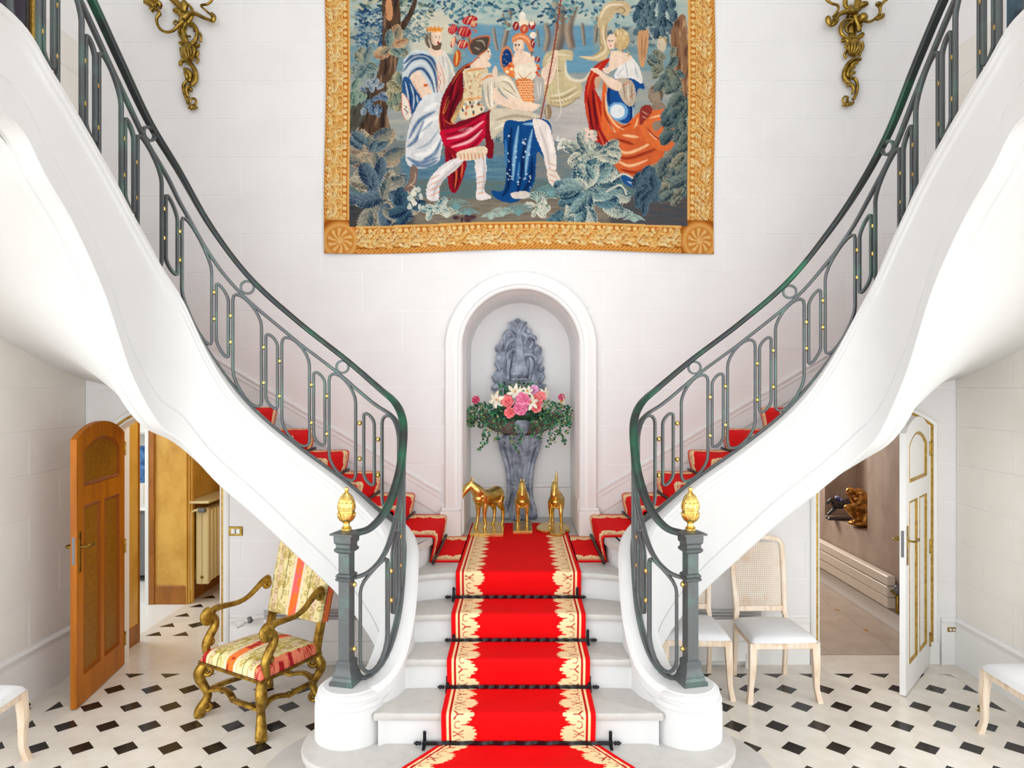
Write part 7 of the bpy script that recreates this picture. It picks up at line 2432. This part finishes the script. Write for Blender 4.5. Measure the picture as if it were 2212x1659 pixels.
        for dx in (-60, -20, 20, 60): t([(500 + dx, 630, .08), (510 + dx * 1.1, 700, .098), (490 + dx * .6, 790, .08)], .010, .007, 'gadroon')
        t([(330, 620), (400, 600), (420, 660), (380, 700)], 0, 0, 'curled_leaf', taper=lf(.014)); t([(390, 690), (420, 740), (370, 820), (410, 870)], .012, .009, 'side_scroll'); t([(630, 620), (650, 700), (610, 790), (600, 840)], .011, .008, 'side_scroll')
        t([(620, 890), (540, 880), (450, 930), (380, 1040), (370, 1160), (440, 1240)], .012, .019, 'lower_scroll')
        t([(580, 930), (500, 960), (440, 1040)], 0, 0, 'acanthus', taper=lf(.018)); t([(530, 1010), (450, 1030), (420, 1120), (480, 1180)], 0, 0, 'acanthus', taper=lf(.018)); t([(540, 1090), (480, 1090), (440, 1140)], 0, 0, 'acanthus', taper=lf(.012))
        t([(450, 1160), (530, 1180), (565, 1280), (550, 1400), (500, 1490)], .012, .013, 'tail_scroll'); t([(410, 1290), (460, 1260), (510, 1320), (490, 1410)], 0, 0, 'acanthus', taper=lf(.012))
        t([(430, 1500), (380, 1540), (345, 1490), (380, 1440), (430, 1460), (400, 1490)], .008, .008, 'end_ring')
        for a in ((340, 1580), (400, 1600), (460, 1580), (500, 1550), (520, 1520)): t([(430, 1530), ((430 + a[0]) / 2, 1555), a], 0, 0, 'end_leaf', taper=lf(.010))
    # wall plate hidden behind
    p = at(395 if not right else 1840, 60, YB)
    B(MB().ball((p.x, YB - .012, p.z), .05, 14, 8, (.8, .22, 2.2)), 'wall_plate')
sconce(False); sconce(True)

# ------------------------------------------------------------------ framed pictures beside the upper flights
M_DKFR = mat('dark_picture_frame', (0.03, 0.018, 0.02), .3)
M_SEA = mat('sea_painting', lin(70, 110, 128), .5, noise=(2.4, lin(24, 40, 58), .40, .62, (1, 1, 2.2)))
M_PURP = mat('dark_painting', lin(40, 26, 50), .5, noise=(3, lin(70, 80, 84), .5, .7))
def picture(name, X, sgn, y0, y1, z0, z1, label, painting, frame, mount):
    root = thing(name, (X, (y0 + y1) / 2, z0), label, 'picture')
    xx = lambda d: (X - sgn * d)
    def fr(a, b, c, d, t0, t1, nm, m):
        for (ya, yb, za, zb) in ((a, b, c, c + .0, ), ):
            pass
    def ring(y0, y1, z0, z1, w, d, nm, m):
        for (a, b, c, e) in ((y0, y1, z0, z0 + w), (y0, y1, z1 - w, z1), (y0, y0 + w, z0 + w, z1 - w), (y1 - w, y1, z0 + w, z1 - w)):
            MB().bx(xx(0.004), xx(d), a, b, c, e, .003).build(nm, m, root)
    ring(y0, y1, z0, z1, .06, .04, 'frame_bar', frame)
    ring(y0 + .06, y1 - .06, z0 + .06, z1 - .06, .035, .022, 'mount_bar', mount)
    MB().bx(xx(.004), xx(.014), y0 + .09, y1 - .09, z0 + .09, z1 - .09).build('canvas', painting, root)
picture('framed_picture', XR, 1, 3.55, 5.32, 4.50, 5.6, 'dark framed sea picture on the right wall above the flight', M_SEA, M_DKFR, M_WHITEP)
picture('framed_picture', XL, -1, 3.55, 5.22, 4.50, 5.6, 'dark picture with gilt edge on the left wall above the flight', M_PURP, M_GILT, M_DKFR)

# ------------------------------------------------------------------ convectors on the back wall under the stairs
M_GRILL = mat('grey_grille', (0.40, 0.40, 0.40), .4, .4)
def convector(x0, x1, label):
    root = thing('wall_convector', ((x0 + x1) / 2, YB - .08, 0), label, 'radiator', 'convectors under the stairs')
    MB().bx(x0, x1, YB - .10, YB - .036, .05, .40, .006).build('front_panel', M_WHITEP, root)
    MB().bx(x0, x1, YB - .103, YB - .036, .22, .222).build('panel_groove', M_GRILL, root)
    for k in range(3):
        z = .415 + k * .026
        MB().tube([(x0, YB - .085, z), (x1, YB - .085, z)], .0095, 8).build('grille_tube', M_GRILL, root, 60)
    return root
c1 = convector(-2.12, -.98, 'low white convector with tube grille behind the gilded armchair')
MB().tube([(-2.12, YB - .08, .42), (-2.20, YB - .12, .42), (-2.26, YB - .16, .40)], .016, 10).build('inlet_pipe', M_WHITEP, c1, 60)
MB().ball((-2.22, YB - .13, .41), .028, 10, 8).build('valve', M_GREYM, c1, 60)
MB().tube([(-2.26, YB - .16, .40), (-2.31, YB - .19, .385)], lambda t: .026 + .004 * t, 12).build('valve_knob', M_WHITEP, c1, 60)
c2 = convector(.98, 2.02, 'low white convector with tube grille behind the cane chairs')
MB().tube([(1.905, YB - .09, .0), (1.905, YB - .09, .12)], .022, 12).build('floor_pipe', M_WHITEP, c2, 60)

# ------------------------------------------------------------------ switch plate, outlets, door stops
def at_wall(px, py): return at(px, py, YB)
p = at_wall(510, 1147)
sw = thing('switch_plate', (p.x, YB, p.z), 'brass double switch plate on the wall beside the left doorway', 'switch')
MB().box((p.x, YB - .007, p.z), (.118, .012, .078), None, .004).build('plate', M_BRASS, sw)
for dx in (-.02, .022):
    MB().box((p.x + dx, YB - .015, p.z), (.032, .008, .040), None, .002).build('rocker', M_WHITEP, sw)
MB().box((p.x + .001, YB - .0145, p.z), (.006, .004, .042), None).build('divider', M_GREYM, sw)
p = at_wall(2051, 1357)
so_ = thing('brass_outlet', (p.x, YB - .03, p.z), 'small brass outlet plate on the right baseboard', 'outlet')
MB().box((p.x, YB - .034, p.z), (.075, .008, .036), None, .003).build('plate', M_BRASS, so_)
for dx in (-.015, .012):
    MB().tube([(p.x + dx, YB - .038, p.z), (p.x + dx, YB - .043, p.z)], .010, 12).build('socket', M_WHITEP, so_, 40)
for (x, y, nm) in ((3.33, F_PX * CAM_H / (1536 - CY), 'right'), (-3.56, F_PX * CAM_H / (1532 - CY), 'left')):
    ds = thing('door_stop', (x, y, 0), 'small brass door stop on the floor by the %s wall' % nm, 'door stop', 'brass door stops')
    MB().lathe([(.020, 0), (.020, .006), (.012, .010), (.012, .022), (.017, .026), (.017, .038), (.010, .044), (0, .045)], 16, (x, y, 0)).build('brass_knob', M_BRASS, ds, 40)
    MB().lathe([(.0175, .026), (.0185, .029), (.0185, .035), (.0175, .038)], 16, (x, y, 0)).build('rubber_ring', M_BLACKI, ds, 40)

# ------------------------------------------------------------------ sculptures in the passage recess
shelf = .81
# bronze seated thinker
M_BRONZE = mat('gilt_bronze_figure', lin(196, 142, 70), .35, .85, noise=(20, lin(112, 70, 26), .4, .66), bump=(60, .3))
th_loc = Vector((3.83, 7.50, shelf))
tk = thing('seated_bronze_figure', th_loc, 'bronze seated male nude resting chin on hand in the passage recess', 'statuette')
def zq(px, py, Y): 
    p = at(1770 + px / 5.53, 1000 + py / 5.53, Y)
    return p - th_loc
b = MB()
Y0 = 7.50
def zt(pts, rad, n=12):
    P = [zq(x, y, Y0 + d) for x, y, d in pts]
    tb(b, [tuple(p) for p in P], rad, n)
pm = 7.5 / F_PX / 5.53
zt([(500, 560, .0), (512, 480, .0), (500, 420, 0), (470, 370, 0), (430, 345, -.01)], [.075, .07, .078, .07, .04])     # torso, bent
zt([(425, 345, -.01), (385, 335, -.02), (355, 340, -.02)], [.03, .036, .036])                                          # neck to head
b.ball(zq(360, 345, Y0 - .02), .044, 12, 10, (.95, .9, 1.1)); b.ball(zq(335, 365, Y0 - .03), .018, 8, 6)
zt([(500, 385, -.06), (490, 440, -.09), (460, 490, -.09), (400, 510, -.08), (350, 525, -.06)], [.036, .03, .026, .022, .018], 10)  # near arm across knee
zt([(440, 370, .05), (430, 420, .04), (420, 470, .0), (390, 440, -.02), (368, 400, -.03), (362, 375, -.03)], [.034, .03, .026, .022, .02, .018], 10)  # arm to chin
zt([(505, 550, -.04), (430, 530, -.06), (330, 535, -.07)], [.055, .048, .036], 12)                                     # thighs
zt([(330, 535, -.07), (380, 600, -.06), (430, 660, -.05), (420, 705, -.06)], [.034, .030, .020, .018], 10)
zt([(500, 560, .04), (420, 550, .03), (370, 560, .02)], [.055, .046, .034], 12)
zt([(370, 560, .02), (430, 610, .02), (480, 650, .0), (490, 680, -.02)], [.032, .028, .02, .018], 10)
b.ball(zq(410, 712, Y0 - .07), .022, 8, 6, (1.3, 1, .6)); b.ball(zq(500, 690, Y0 - .03), .022, 8, 6, (1.3, 1, .6))
remeshed(b, 'figure', M_BRONZE, tk, .0042, 2)
b = MB()
b.ball(zq(540, 660, Y0 + .01), .1, 14, 10, (.75, .9, 1.15)); b.ball(zq(480, 715, Y0 + .0), .085, 14, 10, (1.5, 1.1, .45))
remeshed(b, 'rock_seat', M_BRONZE, tk, .008, 2)
# black racehorse with jockey
hl = Vector((3.72, 7.92, shelf))
jk = thing('racehorse_figure', hl, 'glossy black galloping horse with blue jockey in the passage recess', 'statuette')
M_GBLK = mat('glossy_black', (0.008, 0.008, 0.014), .08, coat=.6)
def zh(px, py, d=0.0): return at(1770 + px / 5.53, 1000 + py / 5.53, 7.92 + d) - hl
b = MB()
def hz_(pts, rad, n=10): tb(b, [tuple(zh(*p)) for p in pts], rad, n)
hz_([(190, 490), (240, 500), (300, 490), (350, 475)], [.05, .05, .045, .05], 14)
hz_([(190, 480), (175, 450), (150, 435)], [.04, .03, .024]); hz_([(150, 432), (120, 455), (95, 485)], [.022, .022, .014]); hz_([(150, 430), (140, 415)], [.008, .004], 6); hz_([(160, 432), (165, 415)], [.008, .004], 6)
hz_([(190, 510), (170, 545), (130, 585), (100, 615)], [.026, .018, .012, .012]); hz_([(200, 520), (175, 560), (140, 590), (105, 620)], [.024, .016, .012, .012])
hz_([(350, 480), (385, 520), (420, 560), (400, 620)], [.035, .022, .012, .012]); hz_([(360, 470), (400, 470), (430, 500)], [.014, .014, .006])
remeshed(b, 'horse_body', M_GBLK, jk, .005, 3)
b = MB()
tb(b, [tuple(zh(260, 455)), tuple(zh(235, 430)), tuple(zh(210, 425))], [.026, .026, .018]); b.ball(zh(208, 412), .022, 10, 8)
jb = remeshed(b, 'jockey', mat('blue_glaze', lin(40, 50, 150), .15, noise=(40, lin(200, 205, 230), .5, .58)), jk, .005, 2)
p0, p1 = zh(85, 640), zh(400, 640)
MB().bx(p0.x, p1.x + .0, -.06, .05, .0, .032, .012).build('plinth', M_GBLK, jk, 40, world=False)
# small dark picture inside the recess
pc = thing('small_black_frame', (4.0, 7.55, 1.55), 'small black framed picture at the back of the passage recess', 'picture')
MB().bx(3.985, 3.999, 7.45, 7.62, 1.52, 1.75, .003).build('frame', M_BLACKI, pc)
MB().bx(3.982, 3.986, 7.47, 7.60, 1.545, 1.73).build('print', M_GREYM, pc)
